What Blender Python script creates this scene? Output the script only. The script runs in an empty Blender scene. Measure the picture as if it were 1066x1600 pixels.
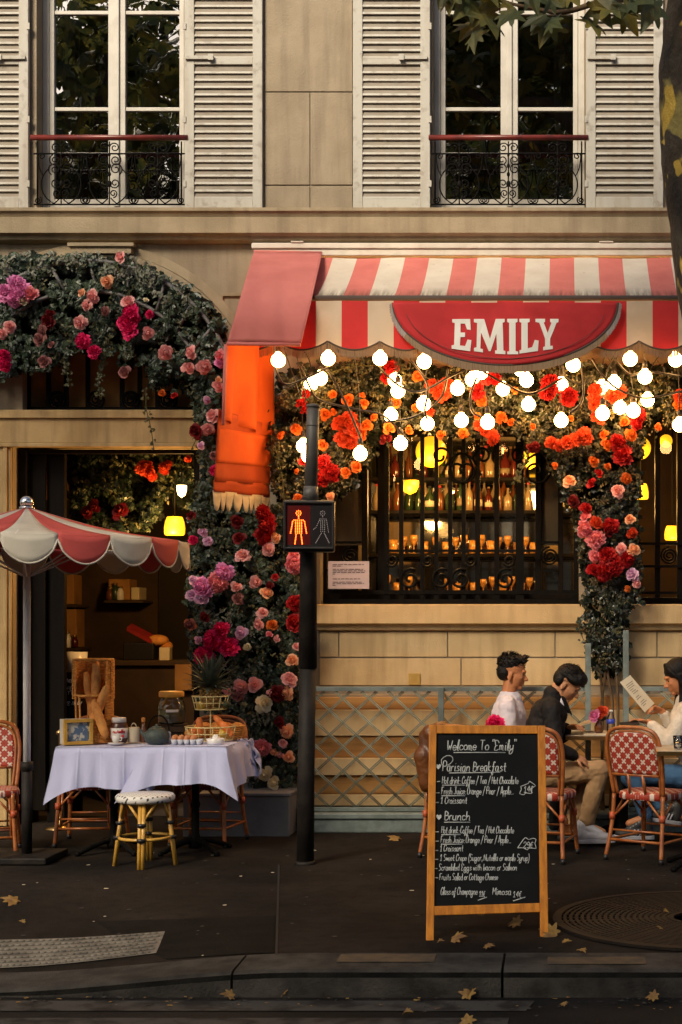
import bpy, bmesh, math, random
from mathutils import Vector, Matrix, noise
R = math.radians
random.seed(7)
sc = bpy.context.scene
COL = sc.collection
# ------------------------------------------------------------ camera, light
F, D, VX, YH, CH = 2400.0, 12.0, 880.0, 970.0, 1.6     # focal length in photo pixels, distance to the facade
def S(y): return F / (D + y)
def P(px, py, y=0.0): return Vector(((px - VX) / S(y), y, CH + (YH - py) / S(y)))
def X(px, y=0.0): return (px - VX) / S(y)
def Z(py, y=0.0): return CH + (YH - py) / S(y)
cam = bpy.data.cameras.new("camera"); camo = bpy.data.objects.new("camera", cam); COL.objects.link(camo)
camo.location = (0, -D, CH); camo.rotation_euler = (R(90), 0, 0)
cam.sensor_fit = 'HORIZONTAL'; cam.sensor_width = 36; cam.lens = F / 1066 * 36
cam.shift_x = (533 - VX) / 1066; cam.shift_y = (YH - 800) / 1066
cam.clip_start = 0.1; cam.clip_end = 500
sc.camera = camo
SUN_EL, SUN_AZ = 37, -26          # azimuth measured from straight behind the camera
w = bpy.data.worlds.new("World"); sc.world = w; w.use_nodes = True
nt = w.node_tree
sky = nt.nodes.new('ShaderNodeTexSky'); sky.sky_type = 'NISHITA'; sky.sun_disc = False
sky.sun_elevation = R(SUN_EL); sky.sun_rotation = R(180 - SUN_AZ)
sky.dust_density = 4; sky.air_density = 1.0; sky.ozone_density = 0.6
bg = nt.nodes['Background']; nt.links.new(sky.outputs[0], bg.inputs[0]); bg.inputs[1].default_value = 0.05
sl = bpy.data.lights.new("sun", 'SUN'); slo = bpy.data.objects.new("sun", sl); COL.objects.link(slo)
sl.energy = 2.0; sl.angle = R(20); sl.color = (1.0, 0.85, 0.64)
sd = Vector((math.sin(R(SUN_AZ)) * math.cos(R(SUN_EL)), -math.cos(R(SUN_AZ)) * math.cos(R(SUN_EL)), math.sin(R(SUN_EL))))
slo.rotation_euler = sd.to_track_quat('Z', 'Y').to_euler(); slo.location = sd * 40
sc.view_settings.view_transform = 'Standard'; sc.view_settings.look = 'None'
sc.view_settings.exposure = 1.4; sc.view_settings.gamma = 1
sc.cycles.use_denoising = True; sc.cycles.max_bounces = 8; sc.cycles.transparent_max_bounces = 16
sc.cycles.sample_clamp_indirect = 6; sc.cycles.caustics_reflective = False; sc.cycles.caustics_refractive = False

# ------------------------------------------------------------ materials
def newmat(name):
    m = bpy.data.materials.new(name); m.use_nodes = True
    return m, m.node_tree, m.node_tree.nodes['Principled BSDF']
def c4(c): return (c[0], c[1], c[2], 1)
def mixc(nt, fac, a, b, mode='MIX'):
    n = nt.nodes.new('ShaderNodeMix'); n.data_type = 'RGBA'; n.blend_type = mode
    for sck, v in ((n.inputs[0], fac), (n.inputs[6], a), (n.inputs[7], b)):
        if hasattr(v, 'is_linked'): nt.links.new(v, sck)
        elif isinstance(v, (int, float)): sck.default_value = v
        else: sck.default_value = c4(v)
    return n.outputs[2]
def ma(nt, op, a, b=0.0, c=0.0):
    n = nt.nodes.new('ShaderNodeMath'); n.operation = op
    for i, v in enumerate((a, b, c)):
        if hasattr(v, 'is_linked'): nt.links.new(v, n.inputs[i])
        else: n.inputs[i].default_value = v
    return n.outputs[0]
def objco(nt, scale=(1, 1, 1)):
    tc = nt.nodes.new('ShaderNodeTexCoord'); mp = nt.nodes.new('ShaderNodeMapping')
    mp.inputs['Scale'].default_value = scale
    nt.links.new(tc.outputs['Object'], mp.inputs[0]); return mp.outputs[0]
def noi(nt, co, scale, det=4, rough=.55, dist=0):
    n = nt.nodes.new('ShaderNodeTexNoise'); n.inputs['Scale'].default_value = scale
    n.inputs['Detail'].default_value = det; n.inputs['Roughness'].default_value = rough
    n.inputs['Distortion'].default_value = dist
    nt.links.new(co, n.inputs['Vector']); return n.outputs[0]
def ramp(nt, x, a, b):
    n = nt.nodes.new('ShaderNodeMapRange'); n.inputs[1].default_value = a; n.inputs[2].default_value = b
    nt.links.new(x, n.inputs[0]); return n.outputs[0]
def setbump(nt, b, h, strength, dist=0.01):
    n = nt.nodes.new('ShaderNodeBump'); n.inputs['Strength'].default_value = strength; n.inputs['Distance'].default_value = dist
    nt.links.new(h, n.inputs['Height']); nt.links.new(n.outputs[0], b.inputs['Normal'])
MAT = {}
def M(name, c, rough=.6, c2=None, sc_=6, lo=.4, hi=.62, bump=0, bsc=60, metal=0, spec=.5, island=0, streak=None, trans=0, stretch=(1, 1, 1), sheen=0, coat=0):
    m, nt, b = newmat(name); MAT[name] = m
    co = objco(nt, stretch); col = None
    if c2 is not None:
        col = mixc(nt, ramp(nt, noi(nt, co, sc_), lo, hi), c, c2)
    if streak:
        co2 = objco(nt, (7, 7, .7))
        f = ma(nt, 'MULTIPLY', ramp(nt, noi(nt, co2, 1.6, 5), .46, .72), streak[1])
        col = mixc(nt, f, col if col else c, streak[0])
    if island:
        g = nt.nodes.new('ShaderNodeNewGeometry'); hs = nt.nodes.new('ShaderNodeHueSaturation')
        nt.links.new(ramp(nt, g.outputs['Random Per Island'], 0, 1), hs.inputs['Value'])
        v = ma(nt, 'MULTIPLY_ADD', g.outputs['Random Per Island'], 2 * island, 1 - island)
        nt.links.new(v, hs.inputs['Value'])
        if col: nt.links.new(col, hs.inputs['Color'])
        else: hs.inputs['Color'].default_value = c4(c)
        col = hs.outputs[0]
    if col: nt.links.new(col, b.inputs['Base Color'])
    else: b.inputs['Base Color'].default_value = c4(c)
    b.inputs['Roughness'].default_value = rough; b.inputs['Metallic'].default_value = metal
    b.inputs['Specular IOR Level'].default_value = spec
    if coat: b.inputs['Coat Weight'].default_value = coat; b.inputs['Coat Roughness'].default_value = .2
    if sheen: b.inputs['Sheen Weight'].default_value = sheen
    if bump: setbump(nt, b, noi(nt, objco(nt, stretch), bsc, 5, .6), bump)
    if trans:
        t = nt.nodes.new('ShaderNodeBsdfTranslucent'); mx = nt.nodes.new('ShaderNodeMixShader')
        mx.inputs[0].default_value = trans
        if col: nt.links.new(col, t.inputs[0])
        else: t.inputs[0].default_value = c4(c)
        out = nt.nodes['Material Output']
        nt.links.new(b.outputs[0], mx.inputs[1]); nt.links.new(t.outputs[0], mx.inputs[2]); nt.links.new(mx.outputs[0], out.inputs[0])
    return m
def EM(name, c, s):
    m, nt, b = newmat(name); MAT[name] = m
    b.inputs['Base Color'].default_value = c4(c); b.inputs['Emission Color'].default_value = c4(c)
    b.inputs['Emission Strength'].default_value = s
    return m
def GLASS(name, tint=(1, 1, 1), ior=1.5, boost=1.0, rough=0.0, wav=0):
    m, nt, b = newmat(name); MAT[name] = m; nt.nodes.remove(b)
    t = nt.nodes.new('ShaderNodeBsdfTransparent'); t.inputs[0].default_value = c4(tint)
    g = nt.nodes.new('ShaderNodeBsdfGlossy'); g.inputs['Roughness'].default_value = rough
    fr = nt.nodes.new('ShaderNodeFresnel'); fr.inputs[0].default_value = ior
    mx = nt.nodes.new('ShaderNodeMixShader')
    nt.links.new(ma(nt, 'MULTIPLY', fr.outputs[0], boost), mx.inputs[0])
    nt.links.new(t.outputs[0], mx.inputs[1]); nt.links.new(g.outputs[0], mx.inputs[2])
    if wav:
        bn = nt.nodes.new('ShaderNodeBump'); bn.inputs['Strength'].default_value = wav; bn.inputs['Distance'].default_value = .02
        nt.links.new(noi(nt, objco(nt), 2.2, 2), bn.inputs['Height']); nt.links.new(bn.outputs[0], g.inputs['Normal'])
    nt.links.new(mx.outputs[0], nt.nodes['Material Output'].inputs[0])
    return m
M('stone', (.325, .267, .190), .85, (.265, .213, .148), 2.2, bump=.45, bsc=70, streak=((.17, .135, .095), .6), spec=.25)
M('stone_low_glow', (.62, .445, .235), .85, (.52, .365, .185), 2.2, bump=.25, bsc=90, streak=((.30, .2, .09), .45), spec=.25)  # lower wall stone, lighter and yellower: bulb glow put into the colour
M('stone_warm', (.50, .35, .165), .8, (.40, .27, .12), 3, bump=.35, bsc=80, streak=((.2, .14, .07), .6), spec=.25)
M('stone_trim', (.385, .31, .205), .8, (.30, .24, .155), 3, bump=.35, bsc=80, streak=((.2, .155, .1), .6), spec=.25)
M('stone_dark', (.30, .22, .13), .85, (.22, .16, .1), 3, bump=.2, bsc=80, spec=.25)
M('plank', (.40, .27, .13), .7, (.25, .14, .055), 2.5, .4, .6, bump=.2, bsc=20, stretch=(.4, 4, 6))
M('plank_dark', (.44, .215, .055), .7, (.30, .135, .03), 2.5, bump=.2, bsc=20, stretch=(.4, 4, 6))
M('shutter', (.42, .405, .36), .65, (.29, .27, .23), 13, .55, .68, bump=.15, bsc=70, streak=((.30, .25, .19), .55))
M('slat', (.235, .205, .165), .75, (.19, .16, .125), 9, .4, .65, bump=.15, bsc=70, streak=((.25, .2, .15), .5))  # slat faces darker than the frame: shade between louvers put into the colour
M('white_frame', (.48, .46, .41), .5, (.40, .375, .33), 5, bump=.1, bsc=50)
M('iron', (.004, .0037, .0034), .6, (.007, .006, .005), 20, spec=.06, bump=.1, bsc=120)
M('dark_wood', (.005, .0038, .003), .55, (.009, .006, .0042), 5, spec=.08, stretch=(4, 4, .6), bump=.1, bsc=40)
M('rail_red', (.16, .022, .015), .35, (.10, .014, .01), 12, bump=.05)
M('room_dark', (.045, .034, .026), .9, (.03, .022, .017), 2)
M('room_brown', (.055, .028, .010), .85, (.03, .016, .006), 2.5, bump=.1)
M('room_amber', (.38, .19, .05), .8, (.24, .11, .03), 2.5)
M('curtain', (.30, .27, .23), .9, (.22, .2, .17), 3, stretch=(12, 12, .3))
GLASS('pane_upper', (.5, .5, .47), 1.5, 9.0, 0, .12)
GLASS('pane_shop', (.93, .92, .88), 1.45, 1.1, 0, .05)
GLASS('clear_glass', (.97, .97, .96), 1.5, 1.3, .02)
M('mirror', (.8, .8, .78), .06, (.6, .6, .58), 3, metal=1)
M('asphalt', (.031, .0245, .0195), .9, (.0115, .0092, .0074), 1.3, .32, .66, bump=1.0, bsc=190, spec=.10, streak=((.006, .005, .004), .5))
M('asphalt_patch', (.0125, .0108, .0092), .9, (.0068, .0058, .005), 5, .35, .65, bump=1.0, bsc=230, spec=.1)
M('soil', (.022, .017, .012), .95, (.012, .009, .007), 30, bump=.8)
M('gum', (.035, .032, .028), .85)
M('road', (.021, .018, .0155), .85, (.010, .009, .008), 1.6, bump=1.0, bsc=160, spec=.12)
M('kerb', (.068, .062, .053), .85, (.026, .024, .021), 6, .35, .65, bump=1.0, bsc=90, spec=.15)
M('tactile', (.19, .17, .135), .85, (.10, .088, .07), 9, bump=.2, bsc=80)
M('road_paint', (.06, .056, .05), .85, (.022, .02, .018), 7, .45, .62, bump=.5, bsc=120, spec=.12)
M('worn_yellow', (.085, .056, .026), .85, (.045, .034, .022), 12, bump=.3, bsc=100)
M('cast_iron', (.013, .010, .008), .75, (.020, .013, .008), 9, metal=0, spec=.2, bump=.3, bsc=70)
M('post_paint', (.062, .058, .052), .5, (.115, .10, .085), 10, .5, .75, bump=.25, bsc=90)
M('post_low', (.010, .008, .007), .6, (.02, .016, .013), 8, spec=.2, bump=.3, bsc=60)
M('black_plastic', (.016, .014, .014), .4, spec=.4)
M('cassette', (.70, .64, .54), .45, (.58, .52, .43), 6)
M('fab_red', (.60, .034, .034), .85, (.52, .028, .028), 4, bump=.25, bsc=300, trans=.12)
M('fab_sign', (.56, .024, .028), .8, (.46, .018, .02), 2.5) if False else M('fab_sign', (.56, .024, .028), .8, (.46, .018, .02), 4, bump=.25, bsc=300)
M('fab_cream', (.62, .53, .41), .85, (.54, .45, .33), 4, bump=.25, bsc=300, trans=.15)
M('fab_pink', (.64, .20, .175), .85, (.57, .165, .145), 3, bump=.25, bsc=300, trans=.1)
M('fab_orange_glow', (.72, .125, .015), .85, (.64, .10, .012), 3, bump=.25, bsc=300, trans=.35)  # red-pink cloth coloured orange: bulb light put into the colour
M('fab_orange_glow_dark', (.55, .085, .015), .85, (.45, .065, .012), 3, bump=.25, bsc=300, trans=.3)  # darker lower curtain, bulb light in its colour too
M('fringe', (.36, .25, .15), .9, (.22, .14, .08), 90, stretch=(6, 1, .1))
M('trim_dark', (.07, .05, .04), .8)
M('trim_grey', (.40, .34, .31), .85, (.3, .24, .21), 60, stretch=(4, 4, .3))
M('lettering_white', (.86, .83, .77), .7)
M('par_red', (.56, .085, .075), .8, (.48, .07, .06), 5, bump=.2, bsc=250, trans=.12)
M('par_cream', (.60, .56, .47), .8, (.52, .48, .40), 5, bump=.2, bsc=250, trans=.12)
M('pole_white', (.78, .74, .73), .4, (.68, .64, .63), 8)
M('chrome', (.7, .7, .7), .15, metal=1)
M('brass', (.55, .36, .14), .3, metal=1)
M('rattan', (.40, .13, .03), .42, (.28, .075, .016), 14, bump=.15, bsc=60, coat=.3)
M('rattan_band', (.45, .08, .025), .5)
M('bamboo', (.58, .33, .055), .4, (.42, .22, .03), 10, bump=.1, coat=.3)
M('wicker', (.82, .37, .07), .6, (.56, .21, .035), 30, bump=.6, bsc=60, stretch=(1, 1, 3))
M('cloth_white', (.49, .51, .74), .9, (.45, .47, .69), 3, bump=.15, bsc=60, sheen=.2)
M('seat_white', (.62, .6, .56), .6)
M('wood_frame', (.74, .27, .02), .5, (.52, .17, .012), 5, stretch=(8, 8, 1), bump=.15, bsc=30)
M('chalkboard', (.010, .011, .0115), .9, (.017, .018, .019), 3, .45, .75, bump=.05, spec=.15)
M('chalk', (.74, .76, .72), .95, (.5, .52, .5), 120)
M('trellis', (.17, .21, .20), .6, (.12, .15, .14), 12, bump=.2)
M('trellis_strip', (.25, .28, .215), .6, (.15, .17, .13), 12, bump=.2)
M('planter', (.20, .195, .19), .6, (.15, .146, .143), 5, bump=.15)
M('marble', (.46, .40, .31), .35, (.36, .30, .22), 4)
M('skin', (.46, .215, .105), .5, (.42, .185, .09), 20, spec=.35, bump=.05, bsc=150)
M('skin_warm', (.50, .20, .085), .5, (.45, .175, .07), 20, spec=.35, bump=.05, bsc=150)
M('hair', (.0035, .0026, .0022), .5, (.008, .006, .005), 40, spec=.22, bump=.6, bsc=90, stretch=(1, 3, 1))
M('shirt_white', (.62, .58, .64), .9, (.55, .51, .57), 6, bump=.4, bsc=14)
M('jacket_black', (.006, .0053, .0055), .75, (.011, .010, .010), 6, bump=.5, bsc=16, spec=.25)
M('khaki', (.36, .22, .105), .85, (.28, .165, .075), 6, bump=.5, bsc=14)
M('denim', (.035, .10, .20), .85, (.02, .06, .13), 9, bump=.4, bsc=16)
M('knit', (.62, .55, .45), .95, (.50, .43, .34), 12, bump=.6, bsc=60)
M('leather_brown', (.15, .05, .012), .42, (.09, .028, .008), 5, bump=.4, bsc=22)
M('shoe_white', (.48, .48, .52), .6, (.40, .39, .42), 8)
M('shoe_dark', (.03, .03, .03), .6)
M('plaque', (.50, .32, .08), .5, (.42, .26, .06), 9)
M('label_dim', (.26, .2, .12), .7, (.16, .11, .06), 20)
M('paper', (.66, .58, .42), .8, (.60, .52, .37), 4)
M('notice', (.50, .40, .42), .8)
M('label_blue', (.03, .06, .45), .4)
M('ink', (.10, .06, .05), .8)
M('ivy', (.013, .025, .013), .36, (.038, .054, .030), 5, .4, .65, island=.45, spec=.5, trans=.1)
M('ivy_dark', (.007, .012, .006), .36, (.020, .026, .013), 5, .4, .65, island=.5, spec=.5)
M('sprig_dark', (.026, .028, .009), .45, (.085, .07, .02), 6, island=.5)
M('ivy_cool', (.018, .034, .018), .38, (.055, .080, .045), 5, .4, .65, island=.5, spec=.5, trans=.1)
M('seam', (.003, .0025, .002), .9)
M('kerb_face_shade', (.013, .0125, .0105), .9, (.006, .006, .005), 7, bump=1.0, bsc=90, spec=.1)  # kerb front darker than its top: shade painted into the colour
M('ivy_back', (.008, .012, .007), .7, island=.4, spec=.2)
M('sprig', (.036, .044, .014), .5, (.10, .092, .03), 6, island=.4, trans=.2)
M('sprig_pale', (.15, .165, .11), .5, (.2, .2, .15), 6, island=.4, trans=.15)
M('red_cover', (.30, .02, .02), .5, (.2, .015, .015), 9)
M('plane_leaf', (.075, .095, .035), .5, (.22, .18, .035), 5, .45, .65, island=.35, trans=.4)
M('dry_leaf', (.27, .16, .035), .7, (.15, .07, .02), 18, bump=.2)
M('stem_wood', (.14, .085, .04), .8, (.08, .045, .02), 8, bump=.3)
M('bark_far', (.06, .045, .032), .9, (.03, .022, .016), 5, bump=.4)
M('bread', (.72, .32, .075), .7, (.50, .18, .035), 14, bump=.3, bsc=50)
M('teapot', (.055, .075, .07), .5, (.035, .05, .045), 60, bump=.5, bsc=120)
M('ceramic', (.68, .66, .64), .25)
M('egg', (.52, .21, .085), .5, (.45, .17, .06), 12)
M('carton', (.48, .5, .56), .9)
M('jar_lid', (.72, .36, .05), .45)
M('choc', (.07, .022, .010), .3)
M('label_white', (.7, .67, .64), .6)
M('print_red', (.55, .02, .03), .6)
M('wire_yellow', (.66, .55, .25), .4)
M('carrot', (.70, .19, .035), .5, (.6, .14, .02), 20)
M('citrus', (.62, .42, .05), .5, (.5, .32, .03), 9, bump=.2)
M('pine_skin', (.38, .22, .05), .6, (.16, .08, .02), 60, bump=.6, bsc=70)
M('pine_leaf', (.055, .075, .05), .5, (.10, .12, .085), 20, island=.3)
M('juice', (.20, .20, .11), .2)
M('box_blue', (.10, .16, .26), .4, (.55, .53, .45), 16, .48, .52)
M('bottle_amber', (.15, .05, .012), .12, (.10, .025, .006), 4, spec=.8)
M('bottle_green', (.03, .055, .02), .12, (.015, .03, .012), 4, spec=.8)
M('bottle_clear', (.34, .25, .14), .1, (.22, .15, .08), 4, spec=.9)
M('bottle_red', (.10, .012, .008), .12, (.05, .008, .006), 4, spec=.8)
M('glassware_glow', (.66, .33, .085), .1, (.30, .13, .03), 30, spec=.9)  # glass coloured amber: backlight glow painted into the colour
EM('bulb', (1.0, .54, .17), 17)
EM('lamp_yellow', (1.0, .46, .014), .56)
EM('lamp_white', (1.0, .72, .30), 3.0)
EM('led_red', (1.0, .10, .009), 4.0)
M('led_off', (.33, .30, .31), .5)
M('lens_dark', (.085, .003, .003), .3, spec=.5)
M('lens_black', (.012, .010, .011), .3)
for nm, c, c2 in (('pink', (.93, .50, .47), (.86, .38, .36)), ('peach', (.92, .52, .31), (.86, .42, .22)), ('hot', (.88, .018, .17), (.74, .012, .11)),
                  ('mag', (.90, .26, .58), (.90, .38, .64)), ('lilac', (.82, .56, .74), (.82, .46, .70)), ('dark', (.20, .010, .012), (.13, .006, .008)), ('red', (.52, .012, .014), (.38, .008, .01)),
                  ('cream', (.90, .82, .60), (.86, .74, .44)), ('orange', (.74, .19, .028), (.68, .14, .02)), ('coral', (.72, .085, .026), (.64, .06, .018)),
                  ('dull', (.38, .16, .15), (.3, .11, .1)), ('rosy', (.92, .22, .27), (.92, .36, .36))):
    M('petal_' + nm, c, .6, c2, 25, island=.16, trans=.28, spec=.3)
def lattice_mat(name, ax):
    m, nt, b = newmat(name); MAT[name] = m
    tc = nt.nodes.new('ShaderNodeTexCoord'); sp = nt.nodes.new('ShaderNodeSeparateXYZ'); nt.links.new(tc.outputs['Object'], sp.inputs[0])
    p = .074
    u0, v0 = sp.outputs[0], sp.outputs[ax]
    u = ma(nt, 'DIVIDE', ma(nt, 'ADD', u0, v0), p); v = ma(nt, 'DIVIDE', ma(nt, 'SUBTRACT', u0, v0), p)
    fu = ma(nt, 'ABSOLUTE', ma(nt, 'SUBTRACT', ma(nt, 'FRACT', ma(nt, 'ADD', u, 50)), .5)); fv = ma(nt, 'ABSOLUTE', ma(nt, 'SUBTRACT', ma(nt, 'FRACT', ma(nt, 'ADD', v, 50)), .5))
    near = ma(nt, 'MAXIMUM', fu, fv); far = ma(nt, 'MINIMUM', fu, fv)
    wht = ma(nt, 'MULTIPLY', ma(nt, 'GREATER_THAN', near, .385), ma(nt, 'GREATER_THAN', far, .11))
    gap = ma(nt, 'MULTIPLY', ma(nt, 'GREATER_THAN', near, .385), ma(nt, 'LESS_THAN', far, .02))
    wv = noi(nt, objco(nt, (1, 1, 1)), 120, 2)
    red = mixc(nt, wv, (.42, .040, .016), (.26, .024, .012))
    c = mixc(nt, wht, red, (.62, .52, .45)); c = mixc(nt, gap, c, (.22, .07, .03))
    nt.links.new(c, b.inputs['Base Color']); b.inputs['Roughness'].default_value = .55
    setbump(nt, b, wv, .4)
lattice_mat('weave_back', 2); lattice_mat('weave_seat', 1)
def dots_mat():
    m, nt, b = newmat('seat_dots'); MAT['seat_dots'] = m
    ch = nt.nodes.new('ShaderNodeTexChecker'); ch.inputs['Scale'].default_value = 62
    ch.inputs['Color1'].default_value = c4((.66, .64, .6)); ch.inputs['Color2'].default_value = c4((.66, .64, .6))
    tc = nt.nodes.new('ShaderNodeTexCoord'); sp = nt.nodes.new('ShaderNodeSeparateXYZ'); nt.links.new(tc.outputs['Object'], sp.inputs[0])
    f = lambda o, k: ma(nt, 'ABSOLUTE', ma(nt, 'SUBTRACT', ma(nt, 'FRACT', ma(nt, 'ADD', ma(nt, 'MULTIPLY', o, k), 50)), .5))
    g = ma(nt, 'MULTIPLY', ma(nt, 'LESS_THAN', f(ma(nt, 'ADD', sp.outputs[0], sp.outputs[1]), 22), .2), ma(nt, 'LESS_THAN', f(ma(nt, 'SUBTRACT', sp.outputs[0], ma(nt, 'ADD', sp.outputs[1], sp.outputs[2])), 22), .2))
    nt.links.new(mixc(nt, g, (.64, .62, .58), (.02, .02, .02)), b.inputs['Base Color'])
dots_mat()
def bark_mat():
    m, nt, b = newmat('plane_bark'); MAT['plane_bark'] = m
    co = objco(nt, (1, 1, .55))
    base = mixc(nt, ramp(nt, noi(nt, co, 9, 5), .35, .7), (.022, .017, .012), (.060, .045, .028))
    base = mixc(nt, ramp(nt, noi(nt, co, 5, 3, .5, .6), .58, .62), base, (.20, .165, .05))
    base = mixc(nt, ramp(nt, noi(nt, co, 6.3, 2, .5, .8), .66, .69), base, (.46, .31, .05))
    nt.links.new(base, b.inputs['Base Color']); b.inputs['Roughness'].default_value = .85
    setbump(nt, b, noi(nt, co, 11, 6), 1.0, .06)
bark_mat()
def awning_dirt(src, name, dirt, z0, z1):
    m, nt, b = newmat(name); MAT[name] = m
    co = objco(nt); sp = nt.nodes.new('ShaderNodeSeparateXYZ'); nt.links.new(co, sp.inputs[0])
    base = mixc(nt, ramp(nt, noi(nt, co, 5), .35, .7), src[0], src[1])
    g = ramp(nt, sp.outputs[2], z1, z0)
    stre = noi(nt, objco(nt, (34, 3, 2)), 1.0, 4)
    f = ma(nt, 'MULTIPLY', g, ramp(nt, stre, .32, .6)); 
    spots = ramp(nt, noi(nt, co, 14, 3), .66, .74)
    f = ma(nt, 'MAXIMUM', ma(nt, 'MULTIPLY', f, .85), ma(nt, 'MULTIPLY', spots, .3))
    nt.links.new(mixc(nt, f, base, dirt), b.inputs['Base Color']); b.inputs['Roughness'].default_value = .9
    setbump(nt, b, noi(nt, co, 300, 2), .2)
awning_dirt(((.60, .17, .14), (.52, .13, .11)), 'slope_red', (.13, .05, .03), .47, .56)
awning_dirt(((.62, .55, .45), (.54, .46, .37)), 'slope_cream', (.10, .075, .045), .47, .57)

# ------------------------------------------------------------ mesh builder
class MB:
    def __init__(s): s.v = []; s.f = []; s.m = []; s.s = []
    def add(s, vs, fs, mi=0, sm=False):
        o = len(s.v); s.v += [tuple(v) for v in vs]
        for f in fs: s.f.append([i + o for i in f]); s.m.append(mi); s.s.append(sm)
    def box(s, a, b, mi=0):
        x0, y0, z0 = a; x1, y1, z1 = b
        x0, x1 = min(x0, x1), max(x0, x1); y0, y1 = min(y0, y1), max(y0, y1); z0, z1 = min(z0, z1), max(z0, z1)
        s.add([(x0, y0, z0), (x1, y0, z0), (x1, y1, z0), (x0, y1, z0), (x0, y0, z1), (x1, y0, z1), (x1, y1, z1), (x0, y1, z1)],
              [(0, 3, 2, 1), (4, 5, 6, 7), (0, 1, 5, 4), (1, 2, 6, 5), (2, 3, 7, 6), (3, 0, 4, 7)], mi)
    def obox(s, c, size, rot=None, mi=0):
        h = Vector(size) / 2; vs = []
        for z in (-1, 1):
            for x, y in ((-1, -1), (1, -1), (1, 1), (-1, 1)):
                p = Vector((x * h.x, y * h.y, z * h.z)); vs.append(Vector(c) + (rot @ p if rot else p))
        s.add(vs, [(0, 3, 2, 1), (4, 5, 6, 7), (0, 1, 5, 4), (1, 2, 6, 5), (2, 3, 7, 6), (3, 0, 4, 7)], mi)
    def tube(s, pts, r, n=8, mi=0, closed=False, flat=None):
        pts = [Vector(p) for p in pts]; k = len(pts)
        rs = r if isinstance(r, (list, tuple)) else [r] * k
        vs = []; up = None
        for i, p in enumerate(pts):
            a = pts[(i - 1) % k] if (closed or i > 0) else p; b = pts[(i + 1) % k] if (closed or i < k - 1) else p
            t = (b - a).normalized() if (b - a).length > 1e-9 else Vector((0, 0, 1))
            if up is None:
                up = Vector((0, 0, 1)) if abs(t.z) < .9 else Vector((1, 0, 0))
            u = (up - t * up.dot(t))
            if u.length < 1e-6: u = t.orthogonal()
            u.normalize(); up = u; w_ = t.cross(u)
            for j in range(n):
                an = 2 * math.pi * j / n
                vs.append(p + (u * math.cos(an) + w_ * math.sin(an)) * rs[i])
        fs = []
        for i in range(k if closed else k - 1):
            i2 = (i + 1) % k
            for j in range(n): fs.append((i * n + j, i * n + (j + 1) % n, i2 * n + (j + 1) % n, i2 * n + j))
        if not closed: fs += [tuple(range(n - 1, -1, -1)), tuple((k - 1) * n + j for j in range(n))]
        s.add(vs, fs, mi, True)
    def lathe(s, prof, c=(0, 0, 0), n=20, mi=0, axis=None, sm=True):
        c = Vector(c); q = Vector((0, 0, 1)).rotation_difference(Vector(axis)) if axis is not None else None
        vs = []
        for r, z in prof:
            for j in range(n):
                a = 2 * math.pi * j / n; p = Vector((r * math.cos(a), r * math.sin(a), z))
                vs.append(c + (q @ p if q else p))
        fs = []
        for i in range(len(prof) - 1):
            for j in range(n): fs.append((i * n + j, i * n + (j + 1) % n, (i + 1) * n + (j + 1) % n, (i + 1) * n + j))
        if prof[0][0] > 1e-5: fs.append(tuple(range(n - 1, -1, -1)))
        if prof[-1][0] > 1e-5: fs.append(tuple((len(prof) - 1) * n + j for j in range(n)))
        s.add(vs, fs, mi, sm)
    def ball(s, c, r, n=12, mi=0, rot=None):
        rr = Vector((r, r, r)) if isinstance(r, (int, float)) else Vector(r); vs = []; m_ = max(6, n // 2 + 2)
        for i in range(m_ + 1):
            th = math.pi * i / m_
            for j in range(n):
                ph = 2 * math.pi * j / n
                p = Vector((rr.x * math.sin(th) * math.cos(ph), rr.y * math.sin(th) * math.sin(ph), rr.z * math.cos(th)))
                vs.append(Vector(c) + (rot @ p if rot else p))
        fs = []
        for i in range(m_):
            for j in range(n): fs.append((i * n + j, (i + 1) * n + j, (i + 1) * n + (j + 1) % n, i * n + (j + 1) % n))
        s.add(vs, fs, mi, True)
    def grid(s, fn, nu, nv, mi=0, sm=True):
        vs = [fn(i / nu, j / nv) for j in range(nv + 1) for i in range(nu + 1)]
        fs = [(j * (nu + 1) + i, j * (nu + 1) + i + 1, (j + 1) * (nu + 1) + i + 1, (j + 1) * (nu + 1) + i) for j in range(nv) for i in range(nu)]
        s.add(vs, fs, mi, sm)
    def prism(s, poly, off, mi=0):
        """poly: 3-D outline, off: extrusion vector"""
        n = len(poly); off = Vector(off); a = [Vector(p) for p in poly]
        s.add(a + [p + off for p in a], [tuple(range(n - 1, -1, -1)), tuple(range(n, 2 * n))] + [(i, (i + 1) % n, n + (i + 1) % n, n + i) for i in range(n)], mi)
    def cap(s, a, b, ra, rb, n=12):
        """tapered capsule for figures"""
        a = Vector(a); b = Vector(b); d = b - a
        k = 4; pts = []; rs = []
        t = d.normalized() if d.length > 1e-6 else Vector((0, 0, 1))
        for i in range(k + 1):
            an = math.pi / 2 * (1 - i / k); pts.append(a - t * ra * math.sin(an)); rs.append(max(ra * math.cos(an), .0008))
        for i in range(k + 1):
            an = math.pi / 2 * i / k; pts.append(b + t * rb * math.sin(an)); rs.append(max(rb * math.cos(an), .0008))
        s.tube(pts, rs, n)
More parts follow.
